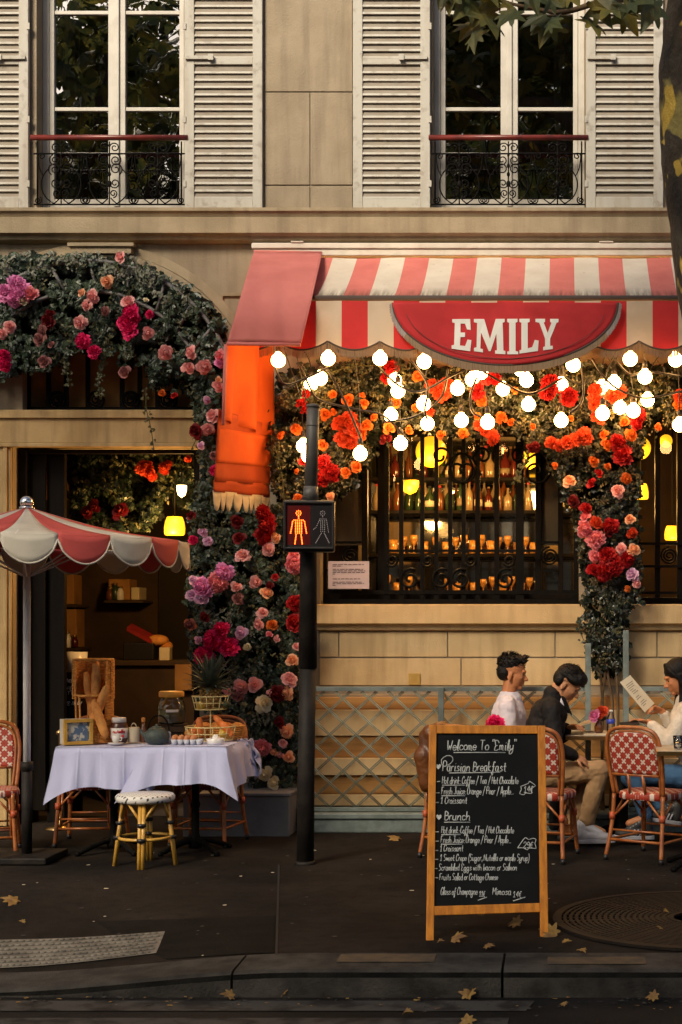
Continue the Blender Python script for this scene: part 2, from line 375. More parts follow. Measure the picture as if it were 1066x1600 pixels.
    def obj(s, name, mat, parent=None, world=True, bevel=0, solid=0, sub=0, normals=False):
        me = bpy.data.meshes.new(name)
        off = WL.get(parent.name, Vector()) if (parent and world) else Vector()
        me.from_pydata([(v[0] - off.x, v[1] - off.y, v[2] - off.z) for v in s.v], [], s.f)
        mats = mat if isinstance(mat, (list, tuple)) else [mat]
        for m in mats: me.materials.append(MAT[m])
        me.polygons.foreach_set('material_index', s.m); me.polygons.foreach_set('use_smooth', s.s)
        if normals:
            bm = bmesh.new(); bm.from_mesh(me); bmesh.ops.recalc_face_normals(bm, faces=bm.faces); bm.to_mesh(me); bm.free()
        me.update()
        o = bpy.data.objects.new(name, me); COL.objects.link(o)
        if parent: o.parent = parent
        WL[o.name] = off
        if bevel:
            md = o.modifiers.new('bevel', 'BEVEL'); md.width = bevel; md.segments = 2; md.limit_method = 'ANGLE'
        if solid:
            md = o.modifiers.new('solid', 'SOLIDIFY'); md.thickness = solid; md.offset = 0
        if sub:
            md = o.modifiers.new('sub', 'SUBSURF'); md.levels = sub; md.render_levels = sub
        return o
WL = {}
def tag(o, label=None, cat=None, group=None, kind=None):
    if label: o['label'] = label
    if cat: o['category'] = cat
    if group: o['group'] = group
    if kind: o['kind'] = kind
    return o
def thing(name, label, cat, loc=(0, 0, 0), rz=0, group=None):
    o = bpy.data.objects.new(name, None); COL.objects.link(o); o.empty_display_size = .1
    o.location = loc; o.rotation_euler = (0, 0, rz); WL[o.name] = Vector(loc)
    return tag(o, label, cat, group)
def struct(mb, name, mat, **k): return tag(mb.obj(name, mat, **k), kind='structure')
KIDS = {}
def dup(root, loc, rz=0, label=None, group=None, scale=1):
    def cp(o, par):
        c = o.copy(); COL.objects.link(c)
        if par: c.parent = par
        for ch in o.children: cp(ch, c)
        return c
    c = cp(root, None); c.location = loc; c.rotation_euler = (0, 0, rz); c.scale = (scale,) * 3; WL[c.name] = Vector(loc)
    if label: c['label'] = label
    if group: c['group'] = group
    return c
def spiral(c, r0, r1, a0, turns, n=22):
    """points in the (x,z) plane round c=(x,y,z)"""
    out = []
    for i in range(n + 1):
        t = i / n; r = r0 + (r1 - r0) * t; a = a0 + 2 * math.pi * turns * t
        out.append((c[0] + r * math.cos(a), c[1], c[2] + r * math.sin(a)))
    return out
def crv(pts, n=6):
    """Catmull-Rom through points"""
    p = [Vector(q) for q in pts]; out = []
    for i in range(len(p) - 1):
        a = p[max(i - 1, 0)]; b = p[i]; c = p[i + 1]; d = p[min(i + 2, len(p) - 1)]
        for j in range(n):
            t = j / n
            out.append(.5 * (2 * b + (c - a) * t + (2 * a - 5 * b + 4 * c - d) * t * t + (3 * b - a - 3 * c + d) * t ** 3))
    out.append(p[-1]); return out
rnd = random.uniform
# ------------------------------------------------------------ ground
def ramp_z(x, y):                      # the pavement dips towards the crossing at the left
    t = min(1, max(0, (-1.2 - x) / 1.5)); t = t * t * (3 - 2 * t)
    u = min(1, max(0, (-2.9 - y) / 1.7)); u = u * u * (3 - 2 * u)
    return -.095 * t * u
KY0, KY1 = -4.62, -4.95                # back and front of the kerb
b = MB(); b.grid(lambda u, v: (lambda x, y: (x, y, ramp_z(x, y)))(-9 + 18 * u, .6 + (KY0 - .6) * v), 120, 40)
struct(b, 'pavement', 'asphalt')
b = MB(); b.add([(-120, -120, -.13), (120, -120, -.13), (120, KY1 + .004, -.13), (-120, KY1 + .004, -.13)], [(0, 1, 2, 3)])
struct(b, 'road', 'road')
b = MB()
xk = [-9, -6.5, -4.6, -3.0, X(362, KY1), X(785, KY1), 1.0, 2.4, 3.8, 6, 9]
for i in range(len(xk) - 1):
    x0, x1 = xk[i] + .006, xk[i + 1] - .006; n = 8; vs = []; fs = []
    for k in range(n + 1):
        x = x0 + (x1 - x0) * k / n; zt = ramp_z(x, KY0) + .004; zf = ramp_z(x, KY1) - .004
        vs += [(x, KY0, -.2), (x, KY0, zt), (x, KY1 + .03, zf), (x, KY1 + .006, zf - .012), (x, KY1, max(zf - .035, -.122)), (x, KY1, -.2)]
    for k in range(n):
        for j in range(5): fs.append((k * 6 + j, k * 6 + j + 1, k * 6 + j + 7, k * 6 + j + 6))
    fs += [(0, 1, 2, 3, 4, 5), tuple(n * 6 + j for j in (5, 4, 3, 2, 1, 0))]
    b.add(vs, fs)
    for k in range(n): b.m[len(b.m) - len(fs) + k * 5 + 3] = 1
struct(b, 'kerb', ['kerb', 'kerb_face_shade'])
def zpave(px, py, dz=0.0):
    """a pixel on the pavement -> point"""
    y = F * CH / (py - YH) - D
    for _ in range(4):
        z = ramp_z((px - VX) / S(y), y); y = F * (CH - z) / (py - YH) - D
    return Vector(((px - VX) / S(y), y, ramp_z((px - VX) / S(y), y) + dz))
# tactile strip: two ribbed slabs
b = MB(); q = [zpave(-300, 1478), zpave(258, 1457), zpave(244, 1491), zpave(-300, 1527)]
def tact(u, v, dz=.006):
    p = (q[0] * (1 - u) + q[1] * u) * (1 - v) + (q[3] * (1 - u) + q[2] * u) * v
    return Vector((p.x, p.y, ramp_z(p.x, p.y) + dz))
b.grid(lambda u, v: tact(u, v), 40, 6)
for i in range(52):
    for j in range(7):
        p = tact((i + .5 + .5 * (j % 2)) / 53, (j + .5) / 7, .006); b.lathe([(.019, 0), (.015, .006), (.0, .007)], p, 7)
struct(b, 'tactile_paving', 'tactile')
# worn paint on kerb, crossing stripes on the road
b = MB()
for a0, a1, y0, y1 in ((533, 682, 1493, 1504), (856, 1008, 1497, 1507)):
    d0 = F * CH / (y0 - YH) - D; d1 = F * CH / (y1 - YH) - D
    n = 6; x0, x1 = X(a0, d0), X(a1, d0)
    b.grid(lambda u, v: (lambda x, y: (x, y, ramp_z(x, KY0) + .0035 + .0045 - .008 * (KY0 - y) / .3))(x0 + (x1 - x0) * u, d0 + (d1 - d0) * v), n, 1)
struct(b, 'kerb_paint', 'worn_yellow')
b = MB()
def roadp(px, py): 
    y = F * 1.73 / (py - YH) - D; return (px - VX) / S(y), y
for px, p0, p1 in ((836, 1565, 1581), (796, 1592, 1640), (760, 1668, 1730), (720, 1790, 1880)):
    x1, y0 = roadp(px, p0); x1b, y1 = roadp(px - 14, p1)
    b.add([(-9, y0, -.126), (x1, y0, -.126), (x1b, y1, -.126), (-9, y1, -.126)], [(0, 1, 2, 3)])
struct(b, 'crossing_stripes', 'road_paint')
# pavement seam and gutter line
b = MB(); p0 = zpave(436, 1352); p1 = zpave(432, 1493)
b.grid(lambda u, v: (lambda p: (p.x + (u - .5) * .012, p.y, ramp_z(p.x, p.y) + .004))(p0.lerp(p1, v)), 1, 12)
struct(b, 'pavement_seam', 'seam')

b = MB()
pp = [zpave(150, 1440), zpave(430, 1432), zpave(428, 1490), zpave(262, 1500)]
b.grid(lambda u, v: (lambda p: (p.x, p.y, ramp_z(p.x, p.y) + .004))((pp[0] * (1 - u) + pp[1] * u) * (1 - v) + (pp[3] * (1 - u) + pp[2] * u) * v), 24, 10)
struct(b, 'pavement_patch', 'asphalt_patch')
b = MB(); rg = random.Random(5)
for i in range(150):
    x, y_ = rg.uniform(-4.6, 1.2), rg.uniform(-4.55, -1.2); r_ = rg.uniform(.006, .017); k = rg.randrange(5, 8)
    b.add([(x + r_ * rg.uniform(.6, 1.2) * math.cos(6.283 * j / k), y_ + r_ * rg.uniform(.6, 1.2) * math.sin(6.283 * j / k), ramp_z(x, y_) + .0045) for j in range(k)], [tuple(range(k))], 0 if rg.random() < .75 else 1)
tag(b.obj('pavement_specks', ['gum', 'paper']), kind='structure')
b = MB()
for i in range(260):                     # grit and leaf crumbs along the gutter
    x = rg.uniform(-4.4, 1.2); y_ = KY1 - .02 - abs(rg.gauss(0, .12)); r_ = rg.uniform(.004, .016); k = rg.randrange(4, 7); a0 = rg.uniform(0, 6)
    b.add([(x + r_ * rg.uniform(.5, 1.4) * math.cos(a0 + 6.283 * j / k), y_ + .7 * r_ * rg.uniform(.5, 1.2) * math.sin(a0 + 6.283 * j / k), -.124 + rg.uniform(0, .006)) for j in range(k)], [tuple(range(k))], 0 if rg.random() < .6 else 1)
struct(b, 'gutter_grit', ['gum', 'dry_leaf'])

# ------------------------------------------------------------ the building
bld = thing('cafe_building', 'beige stone cafe building with tall shuttered windows above the flower hung ground floor', 'building')
def wall(holes, x0, x1, z0, z1, y0, y1, mats=('stone',)):
    xs = sorted({x0, x1, *[h[0] for h in holes], *[h[1] for h in holes]}); zs = sorted({z0, z1, *[h[2] for h in holes], *[h[3] for h in holes]})
    b = MB()
    for i in range(len(xs) - 1):
        for j in range(len(zs) - 1):
            cx, cz = (xs[i] + xs[i + 1]) / 2, (zs[j] + zs[j + 1]) / 2
            if any(h[0] < cx < h[1] and h[2] < cz < h[3] for h in holes): continue
            for y in (y0, y1): b.add([(xs[i], y, zs[j]), (xs[i + 1], y, zs[j]), (xs[i + 1], y, zs[j + 1]), (xs[i], y, zs[j + 1])], [(0, 1, 2, 3)])
    for a, c, d, e in holes:
        b.add([(a, y0, d), (a, y1, d), (a, y1, e), (a, y0, e)], [(0, 1, 2, 3)]); b.add([(c, y0, d), (c, y1, d), (c, y1, e), (c, y0, e)], [(0, 1, 2, 3)])
        b.add([(a, y0, d), (c, y0, d), (c, y1, d), (a, y1, d)], [(0, 1, 2, 3)]); b.add([(a, y0, e), (c, y0, e), (c, y1, e), (a, y1, e)], [(0, 1, 2, 3)])
    return b
WZ0, WZ1 = Z(327), 7.3
H1 = (X(57), X(291), WZ0, WZ1); H2 = (X(676), X(914), WZ0, WZ1)
HD = (X(20), X(312), -.06, Z(697)); HT = (X(35), X(312), Z(641), Z(490))
HM = (X(500), X(905), Z(945), Z(590)); HR = (X(990), X(1260), Z(945), Z(590))
wall([H1, H2, HD, HT, HM, HR], -9, 8, -.06, 9.5, 0, .34).obj('facade_wall', 'stone', bld)
b = MB()
BM = 'stone'
def block(px0, px1, py0, py1, d=.010):
    b = MB(); b.box((X(px0), -d, Z(py1)), (X(px1), -.001, Z(py0))); b.obj('stone_block', BM, bld, bevel=.004)
for a, c in ((-900, -75), (415, 551), (1037, 1500)):
    block(a, c, -300, -160); block(a, c, -158, 143.4)
    mid = (a + c) / 2 if a != 415 else 485
    block(a, mid - .6, 145, 289); block(mid + .6, c, 145, 289); block(a, mid - .6, 291.5, 331); block(mid + .6, c, 291.5, 331)
BM = 'stone_low_glow'
for x in ((500, 529), (531, 699), (701, 867), (869, 1026), (1028, 1190), (1192, 1350)): block(x[0], x[1], 987, 1026.5)
for x in ((500, 720), (722, 945), (947, 1175), (1177, 1350)): block(x[0], x[1], 1029, 1071)
# cornice and mouldings
def profile(name, prof, x0, x1, mat='stone_trim'):
    b = MB(); n = len(prof)
    b.add([(x, y, z) for x in (x0, x1) for y, z in prof], [(i, i + 1, n + i + 1, n + i) for i in range(n - 1)] + [tuple(range(n)), tuple(range(2 * n - 1, n - 1, -1))])
    return b.obj(name, mat, bld)
profile('cornice', [(0, 4.815), (-.15, 4.79), (-.15, 4.765), (-.13, 4.75), (-.115, 4.725), (-.13, 4.72), (-.13, 4.60), (-.085, 4.585), (-.08, 4.56), (-.05, 4.55), (0, 4.545)], -9, 8)
profile('sill', [(0, Z(944)), (-.10, Z(946)), (-.10, Z(974)), (-.06, Z(977)), (-.045, Z(984)), (0, Z(986))], X(497), X(907 + 500), 'stone_low_glow')
profile('plinth', [(0, .42), (-.05, .40), (-.06, .2), (-.10, .18), (-.10, -.02)], X(470), 8, 'stone_dark')
b = MB()                                # door surround
b.box((X(-60), -.045, Z(693)), (X(335), -.001, Z(655))); b.box((X(-64), -.07, Z(655)), (X(340), -.001, Z(642)))
b.box((X(-1), -.06, Z(699.5)), (X(326), -.002, Z(693.2)))
b.box((X(0), -.035, 0), (X(8), -.001, Z(693.5))); b.box((X(8.4), -.05, 0), (X(14), -.001, Z(699.7))); b.box((X(14.4), -.03, 0), (X(19.5), -.001, Z(699.7)))
b.box((X(-60), -.03, 0), (X(-2), -.001, Z(693.5)))
b.obj('door_surround', 'stone_warm', bld, bevel=.006)
b = MB(); b.box((X(117), -.09, Z(400)), (X(210), -.001, Z(390))); b.box((X(112), -.11, Z(389.8)), (X(215), -.001, Z(384))); b.box((X(125), -.06, Z(440)), (X(202), -.001, Z(400.3)))
b.obj('keystone', 'stone_trim', bld, bevel=.004)
b = MB()                                # arch rings round the door head
for r0, r1, d in ((1.20, 1.27, .05), (1.275, 1.345, .03)):
    n = 40; cx, cz = X(150), Z(650)
    for i in range(n):
        a0, a1 = R(8 + 164 * i / n), R(8 + 164 * (i + 1) / n)
        b.prism([(cx + r * math.cos(a), -.001, cz + r * math.sin(a)) for r, a in ((r0, a0), (r1, a0), (r1, a1), (r0, a1))], (0, -d, 0))
b.obj('arch_moulding', 'stone_trim', bld)
b = MB(); b.box((X(345), -.02, Z(463)), (X(470), -.001, Z(458))); b.box((X(345), -.02, Z(470)), (X(349), -.001, Z(463.2))); b.obj('wall_panel_moulding', 'stone_trim', bld)
# rooms behind the openings
def room(name, x0, x1, y0, y1, z0, z1, mat):
    b = MB(); v = [(x0, y0, z0), (x1, y0, z0), (x1, y1, z0), (x0, y1, z0), (x0, y0, z1), (x1, y0, z1), (x1, y1, z1), (x0, y1, z1)]
    b.add(v, [(0, 1, 2, 3), (4, 7, 6, 5), (1, 5, 6, 2), (2, 6, 7, 3), (3, 7, 4, 0)]); return b.obj(name, mat, bld)
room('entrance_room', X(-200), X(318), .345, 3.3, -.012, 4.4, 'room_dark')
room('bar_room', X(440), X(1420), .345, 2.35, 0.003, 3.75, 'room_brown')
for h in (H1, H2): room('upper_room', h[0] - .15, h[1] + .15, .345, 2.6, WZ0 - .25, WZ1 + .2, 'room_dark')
# upper windows
def upper_window(h):
    x0, x1, z0, z1 = h; c = (x0 + x1) / 2; y = .14
    b = MB()
    b.box((x0, y, z0 + .05), (x0 + .05, y + .07, z1)); b.box((x1 - .05, y, z0 + .05), (x1, y + .07, z1)); b.box((x0, y - .02, z0), (x1, y + .08, z0 + .05))
    fr = b.obj('window', 'white_frame', bld, bevel=.004)
    for sx, a, d in ((0, x0 + .052, c - .002), (1, c + .002, x1 - .052)):
        b = MB(); yy = y + .006
        li, ri = (.038, .066) if sx == 0 else (.066, .038)
        b.box((a, yy, z0 + .053), (a + li, yy + .05, z1)); b.box((d - ri, yy, z0 + .053), (d, yy + .05, z1))
        b.box((a + li, yy, z0 + .053), (d - ri, yy + .05, z0 + .12))
        for py in (170, 19, -130): b.box((a + li, yy + .008, Z(py, .15) - .015), (d - ri, yy + .045, Z(py, .15) + .015))
        if sx == 1: b.box((c - .02, yy - .018, z0 + .06), (c + .022, yy - .001, z1))
        b.obj('sash', 'white_frame', fr, bevel=.004)
        b = MB(); b.add([(a + li, yy + .03, z0 + .12), (d - ri, yy + .03, z0 + .12), (d - ri, yy + .03, z1), (a + li, yy + .03, z1)], [(0, 1, 2, 3)])
        b.obj('pane', 'pane_upper', fr)
    b = MB(); b.box((x0, -.06, z0 - .03), (x1, .13, z0 - .002)); b.obj('window_sill', 'white_frame', bld)
    return fr
for k, h in enumerate((H1, H2)):
    upper_window(h)
    b = MB()
    for xa in ((h[0] + .10, h[0] + .24), (h[1] - .24, h[1] - .10))[(0 if k == 0 else 1):(1 if k == 0 else 2)]:
        b.grid(lambda u, v: (xa[0] + (xa[1] - xa[0]) * u + .01 * math.sin(v * 9), .34 + .025 * math.sin(u * 22 + v), WZ0 + .1 + 2.2 * v), 24, 6)
    b.obj('curtain', 'curtain', bld)
# shutters
def shutter(px0, px1, hinge, latch_left):
    x0, x1 = X(px0), X(px1); z0, z1 = Z(333), 7.32; y0, y1 = -.055, -.015
    b = MB(); sw = .075
    b.box((x0, y0, z0), (x0 + sw, y1, z1)); b.box((x1 - sw, y0, z0), (x1, y1, z1))
    b.box((x0 + sw, y0 + .003, z0), (x1 - sw, y1 - .003, z0 + .115)); b.box((x0 + sw, y0 + .003, Z(104)), (x1 - sw, y1 - .003, Z(92)))
    sh = b.obj('shutter', 'shutter', bld, bevel=.004)
    b = MB(); z = z0 + .135
    while z < z1:
        if not (Z(108) < z < Z(88)):
            t = rnd(-3, 3); rot = Matrix.Rotation(R(-17 + t), 3, 'X')
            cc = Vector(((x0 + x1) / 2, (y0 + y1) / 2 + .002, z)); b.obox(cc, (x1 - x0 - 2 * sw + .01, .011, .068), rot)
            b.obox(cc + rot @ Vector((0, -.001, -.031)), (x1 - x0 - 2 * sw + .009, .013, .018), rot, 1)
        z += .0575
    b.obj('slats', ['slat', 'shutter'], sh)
    b = MB(); a = x0 + .01 if latch_left else x1 - .24
    b.box((a, y0 - .02, Z(97)), (a + .22, y0 - .001, Z(92))); b.box((a + (.18 if latch_left else 0), y0 - .03, Z(99)), (a + (.22 if latch_left else .04), y0 - .021, Z(90)))
    b.obj('latch', 'shutter', sh)
    hx = x0 if hinge == 'l' else x1
    for py in (45, 190, 290):
        b = MB(); b.box((hx - .012, y0 - .008, Z(py + 5)), (hx + .012, y0 - .001, Z(py - 5))); b.obj('hinge', 'shutter', sh)
shutter(-74, 48, 'r', False); shutter(291, 412, 'l', True); shutter(553, 673, 'r', False); shutter(916, 1036, 'l', True)
# wrought iron window guards
def guard(h):
    x0, x1 = h[0] - .005, h[1] + .005; y = -.05; k = (x1 - x0) / 1.13; c = (x0 + x1) / 2
    root = None
    b = MB(); b.tube([(x0 - .02, y, Z(218)), (x1 + .02, y, Z(218))], .022, 10); hr = b.obj('window_guard', 'rail_red', bld)
    b = MB(); r = .0065
    zt, zm, zb = Z(224), Z(243), Z(322)
    for z in (zm, zb): b.tube([(x0, y, z), (x1, y, z)], r, 6)
    for x in (x0 + .03, x1 - .03): b.tube([(x, y, zt), (x, y, zb)], r, 6)
    hgt = zm - zb
    for i, cx in enumerate((c - .36 * k, c, c + .36 * k)):
        b.tube([(cx, y, zb), (cx, y, zt)], r * .8, 6)
        for s in (-1, 1):
            mir = lambda pts: [(cx + s * (p[0] - cx), p[1], p[2]) for p in pts]
            # big lyre curve ending in scrolls
            big = [(cx + .01, y, zb + .05)] + [(cx + .155 * math.sin(R(a)) * (1 if a < 120 else 1), y, zb + .155 - .155 * math.cos(R(a))) for a in range(20, 150, 12)]
            b.tube(mir(crv(big, 2)), r * .8, 5)
            b.tube(mir(spiral((cx + .050, y, zb + .275), .052, .012, R(-60), 1.5)), r * .75, 5)
            b.tube(mir(spiral((cx + .048, y, zb + .345), .046, .010, R(70), -1.6)), r * .75, 5)
            b.tube(mir(spiral((cx + .042, y, zb + .165), .04, .01, R(200), 1.4)), r * .75, 5)
            b.tube(mir(spiral((cx + .030, y, zb + .085), .032, .008, R(-90), 1.4)), r * .75, 5)
            b.tube(mir(spiral((cx + .180, y, zb + .032), .030, .007, R(120), 1.5)), r * .75, 5)
            b.tube(mir(spiral((cx + .040, y, (zt + zm) / 2), .040, .010, R(180), -1.4)), r * .75, 5)
            b.tube(mir(crv([(cx + .14, y, zb + .22), (cx + .17, y, zb + .29), (cx + .18, y, zb + .38)], 5)), r * .7, 5)
            b.tube(mir(spiral((cx + .152, y, zb + .375), .028, .008, R(0), 1.3)), r * .7, 5)
        for z, rr in ((zb + .16, .018), (zb + .235, .013), (zb + .3, .013), (zm - .01, .010)): b.ball((cx, y, z), (rr, .01, rr * 1.5), 8)
    b.obj('scrollwork', 'iron', hr)
guard(H1); guard(H2)
# transom ironwork over the door
b = MB(); y = .12
for px in (36, 68, 96, 130, 184, 212, 240, 268, 300): b.box((X(px) - .016, y - .012, Z(645)), (X(px) + .016, y + .012, Z(500)))
b.box((HT[0], y - .02, Z(641)), (HT[1], y + .02, Z(633)))
for px in (82, 143, 198, 256): b.tube(spiral((X(px), y - .015, Z(622)), .06, .01, 0, 2.4), .009, 6); b.tube(spiral((X(px), y - .015, Z(622)), .066, .066, 0, 1), .009, 6)
b.obj('transom_grille', 'iron', bld)
b = MB(); b.add([(HT[0], .2, HT[2]), (HT[1], .2, HT[2]), (HT[1], .2, HT[3]), (HT[0], .2, HT[3])], [(0, 1, 2, 3)]); b.obj('transom_pane', 'room_amber', bld)
# door leaf folded back, frame and amber light inside the entrance
b = MB(); b.box((X(22), .1, 0), (X(34), .16, Z(700))); b.box((X(34.5), .16, 0), (X(40), .3, Z(700))); b.box((X(60), .2, 0), (X(88), .26, Z(704)));
b.box((X(298), .1, 0), (X(311), .16, Z(700))); b.box((X(26), .12, Z(706)), (X(308), .18, Z(699.5)))
b.obj('door_frame', 'dark_wood', bld, bevel=.005)
b = MB(); b.box((X(40), .16, .1), (X(60), .18, Z(702))); b.obj('door_leaf', 'dark_wood', bld)
# shop window joinery
def shop_window():
    y = .16
    b = MB()
    z0, z1 = HM[2], HM[3]
    b.box((HM[0], y, z0), (HM[1], y + .08, z0 + .1)); b.box((HM[0], y, z1 - .05), (HM[1], y + .08, z1))
    for a, c in ((500, 506), (561, 570), (586, 599), (836, 846), (872, 880), (897, 905)): b.box((X(a), y + .001, z0 + .1), (X(c), y + .079, z1 - .05))
    fr = b.obj('shop_window', 'dark_wood', bld, bevel=.004)
    b = MB(); b.add([(HM[0], y + .05, z0), (HM[1], y + .05, z0), (HM[1], y + .05, z1), (HM[0], y + .05, z1)], [(0, 1, 2, 3)]); b.obj('pane', 'pane_shop', fr)
    b = MB()
    for a, c in ((506, 561), (846, 872)):
        b.add([(X(a), y + .066, Z(850)), (X(c), y + .066, Z(850)), (X(c), y + .066, z1), (X(a), y + .066, z1)], [(0, 1, 2, 3)])
    b.obj('blind', 'stone_dark', fr)
    b = MB(); yy = y - .02
    for a, c in ((506, 561), (846, 872)):
        b.box((X(a), yy, Z(848)), (X(c), yy + .02, Z(844))); b.box((X(a), yy, Z(892)), (X(c), yy + .02, Z(888)))
        m = (X(a) + X(c)) / 2 + (.05 if a == 506 else 0)
        b.tube(spiral((m, yy, Z(868)), .075, .012, R(90), 2.6, 40), .008, 6)
    b.obj('side_panel_scroll', 'iron', fr)
    # iron grille
    b = MB(); yg = .06
    for px, w_ in ((603, 6), (626, 5), (659, 5), (681, 5), (703, 5), (724, 5), (746, 6), (776, 6), (812, 10)): b.box((X(px) - w_ / 310, yg - .012, Z(945)), (X(px) + w_ / 310, yg + .012, Z(600)))
    b.box((X(507), yg - .02, Z(928)), (X(903), yg + .012, Z(922))); b.box((X(507), yg - .018, Z(945)), (X(903), yg + .012, Z(936))); b.box((X(600), yg - .014, Z(862)), (X(842), yg + .010, Z(858)))
    for px, s in ((690, 1), (752, -1), (812, 1)):
        b.tube(crv([(X(px), yg - .02, Z(742)), (X(px + 14 * s), yg - .02, Z(716)), (X(px + 36 * s), yg - .02, Z(708)), (X(px + 48 * s), yg - .02, Z(730)), (X(px + 40 * s), yg - .02, Z(752))], 8), .010, 6)
        b.tube(spiral((X(px - 2 * s), yg - .02, Z(712)), .085, .02, R(-60 if s > 0 else 240), 1.2 * s, 26), .010, 6)
        b.tube(spiral((X(px + 26 * s), yg - .02, Z(735)), .12, .02, R(40 if s > 0 else 140), -1.3 * s, 30), .010, 6)
    for px in (640, 690, 720, 790): b.tube(spiral((X(px), yg - .02, Z(905)), .085, .015, R(60), 1.6, 28), .011, 6)
    for px in (612, 668, 735, 795): b.tube(spiral((X(px), yg - .02, Z(876)), .05, .012, R(200), 1.5, 22), .009, 6)
    b.obj('grille', 'iron', fr)
    y = .16; z0, z1 = HR[2], HR[3]; b = MB()
    b.box((HR[0], y, z0), (HR[1], y + .08, z0 + .06)); b.box((HR[0], y, z1 - .05), (HR[1], y + .08, z1))
    for a, c in ((990, 997), (1026, 1034), (1061, 1072), (1120, 1130), (1250, 1260)): b.box((X(a), y + .001, z0 + .06), (X(c), y + .079, z1 - .05))
    fr2 = b.obj('shop_window', 'dark_wood', bld, bevel=.004)
    b = MB(); b.add([(HR[0], y + .05, z0), (HR[1], y + .05, z0), (HR[1], y + .05, z1), (HR[0], y + .05, z1)], [(0, 1, 2, 3)]); b.obj('pane', 'pane_shop', fr2)
    b = MB(); yy = y - .02; b.box((X(997), yy, Z(850)), (X(1120), yy + .02, Z(846))); b.box((X(997), yy, Z(886)), (X(1120), yy + .02, Z(882)))
    b.tube(spiral((X(1048), yy, Z(867)), .07, .012, R(90), 2.6, 40), .008, 6); b.box((X(990), .06, Z(928)), (X(1260), .08, Z(924))); b.obj('side_panel_scroll', 'iron', fr2)
shop_window()
# planks along the foot of the wall, seen through the trellis
b = MB()
for p0, p1, d in ((1089, 1108, .02), (1150, 1183, .03), (1211, 1240, .03)): b.box((X(462), -.10 - d, Z(p1, -.1)), (8, -.1005, Z(p0, -.1)), 1)
for p0, p1, d in ((1108.6, 1149.4, .05), (1183.6, 1210.4, .06), (1240.6, 1258, .05)): b.box((X(462), -.10 - d, Z(p1, -.1)), (8, -.1005, Z(p0, -.1)), 0)
b.box((X(462), -.1, 0.0), (8, -.0005, Z(1085, -.1)), 2)
b.obj('plank_cladding', ['stone_low_glow', 'plank_dark', 'stone_dark'], bld, bevel=.006)
b = MB(); b.box((X(470, -.4), -.42, .0), (8, -.105, .105)); b.box((X(470, -.4), -.44, .105), (8, -.105, .15)); b.obj('footing_step', 'trellis', bld, bevel=.01)
# ------------------------------------------------------------ awning
AY = -.90                                # plane of the valance
aw = thing('awning', 'red and cream striped cafe awning with fringed valance and a lettered half round sign', 'awning', (X(760), -.5, 3.5))
b = MB(); b.box((X(397), -.10, Z(392.5)), (2.4, -.002, Z(384))); b.box((X(400), -.085, Z(403)), (2.4, -.003, Z(393))); b.box((X(458), -.11, Z(384)), (X(478), -.02, Z(381.5))); b.box((X(936), -.11, Z(384)), (X(958), -.02, Z(381.5)))
b.obj('cassette', 'cassette', aw, bevel=.006)
SP = .1872; SX = .46
XL = (405 - VX) / S(AY); XR = 2.3
zt0, zb0 = Z(403, -.08), Z(464, -.86)
def stripes(fn, x0, x1, nseg, name, mats, parent, nv, phase=0):
    b = MB(); k = math.floor((x0 - SX) / SP)
    while SX + k * SP < x1:
        a = max(x0, SX + k * SP); c = min(x1, SX + (k + 1) * SP); mi = 1 if k % 2 == 0 else 0
        if c > a + 1e-4: b.grid(lambda u, v: fn(a + (c - a) * u, v), nseg, nv, mi)
        k += 1
    return b.obj(name, mats, parent)
stripes(lambda x, v: (x, -.08 - .78 * v, zt0 + (zb0 - zt0) * v - .022 * math.sin(math.pi * v) + .004 * math.sin(x * 9 + v * 5)), X(480), XR, 6, 'canopy', ['slope_red', 'slope_cream'], aw, 8)
b = MB(); b.tube([(X(484, -.87), -.87, zb0 - .012), (XR, -.87, zb0 - .012)], .022, 10); b.obj('front_bar', 'trim_dark', aw)
def scal(x):                            # height of the scalloped hem
    xp = (513 - VX) / S(AY); t = abs(math.sin(math.pi * (x - xp) / .3745))
    return Z(533, AY) + (Z(547, AY) - Z(533, AY)) * t ** .8
zv = Z(470, AY)
stripes(lambda x, v: (x, AY + .012 * math.sin(x * 5.2 + 1) * v + .006 * math.sin(x * 17), zv + (scal(x) - zv) * v), XL, XR, 12, 'valance', ['fab_red', 'fab_cream'], aw, 6)
b = MB(); n = 460
for i in range(n):
    x0 = XL + (XR - XL) * i / n; b0 = scal(x0 + .002)
    for j in range(2):
        x = x0 + rnd(0, .003) + j * .003; L = .058 + rnd(-.006, .006); y = AY - .004 - .004 * j + .012 * math.sin(x * 5.2 + 1)
        b.add([(x, y, b0), (x + .0045, y, b0), (x + .0045 + rnd(-.002, .002), y + .003, b0 - L), (x + rnd(-.002, .002), y + .003, b0 - L)], [(0, 1, 2, 3)])
b.obj('fringe', 'fringe', aw)
b = MB(); b.tube([(XL + (XR - XL) * i / 300, AY - .006 + .012 * math.sin((XL + (XR - XL) * i / 300) * 5.2 + 1), scal(XL + (XR - XL) * i / 300)) for i in range(301)], .007, 6); b.obj('hem_piping', 'trim_dark', aw)
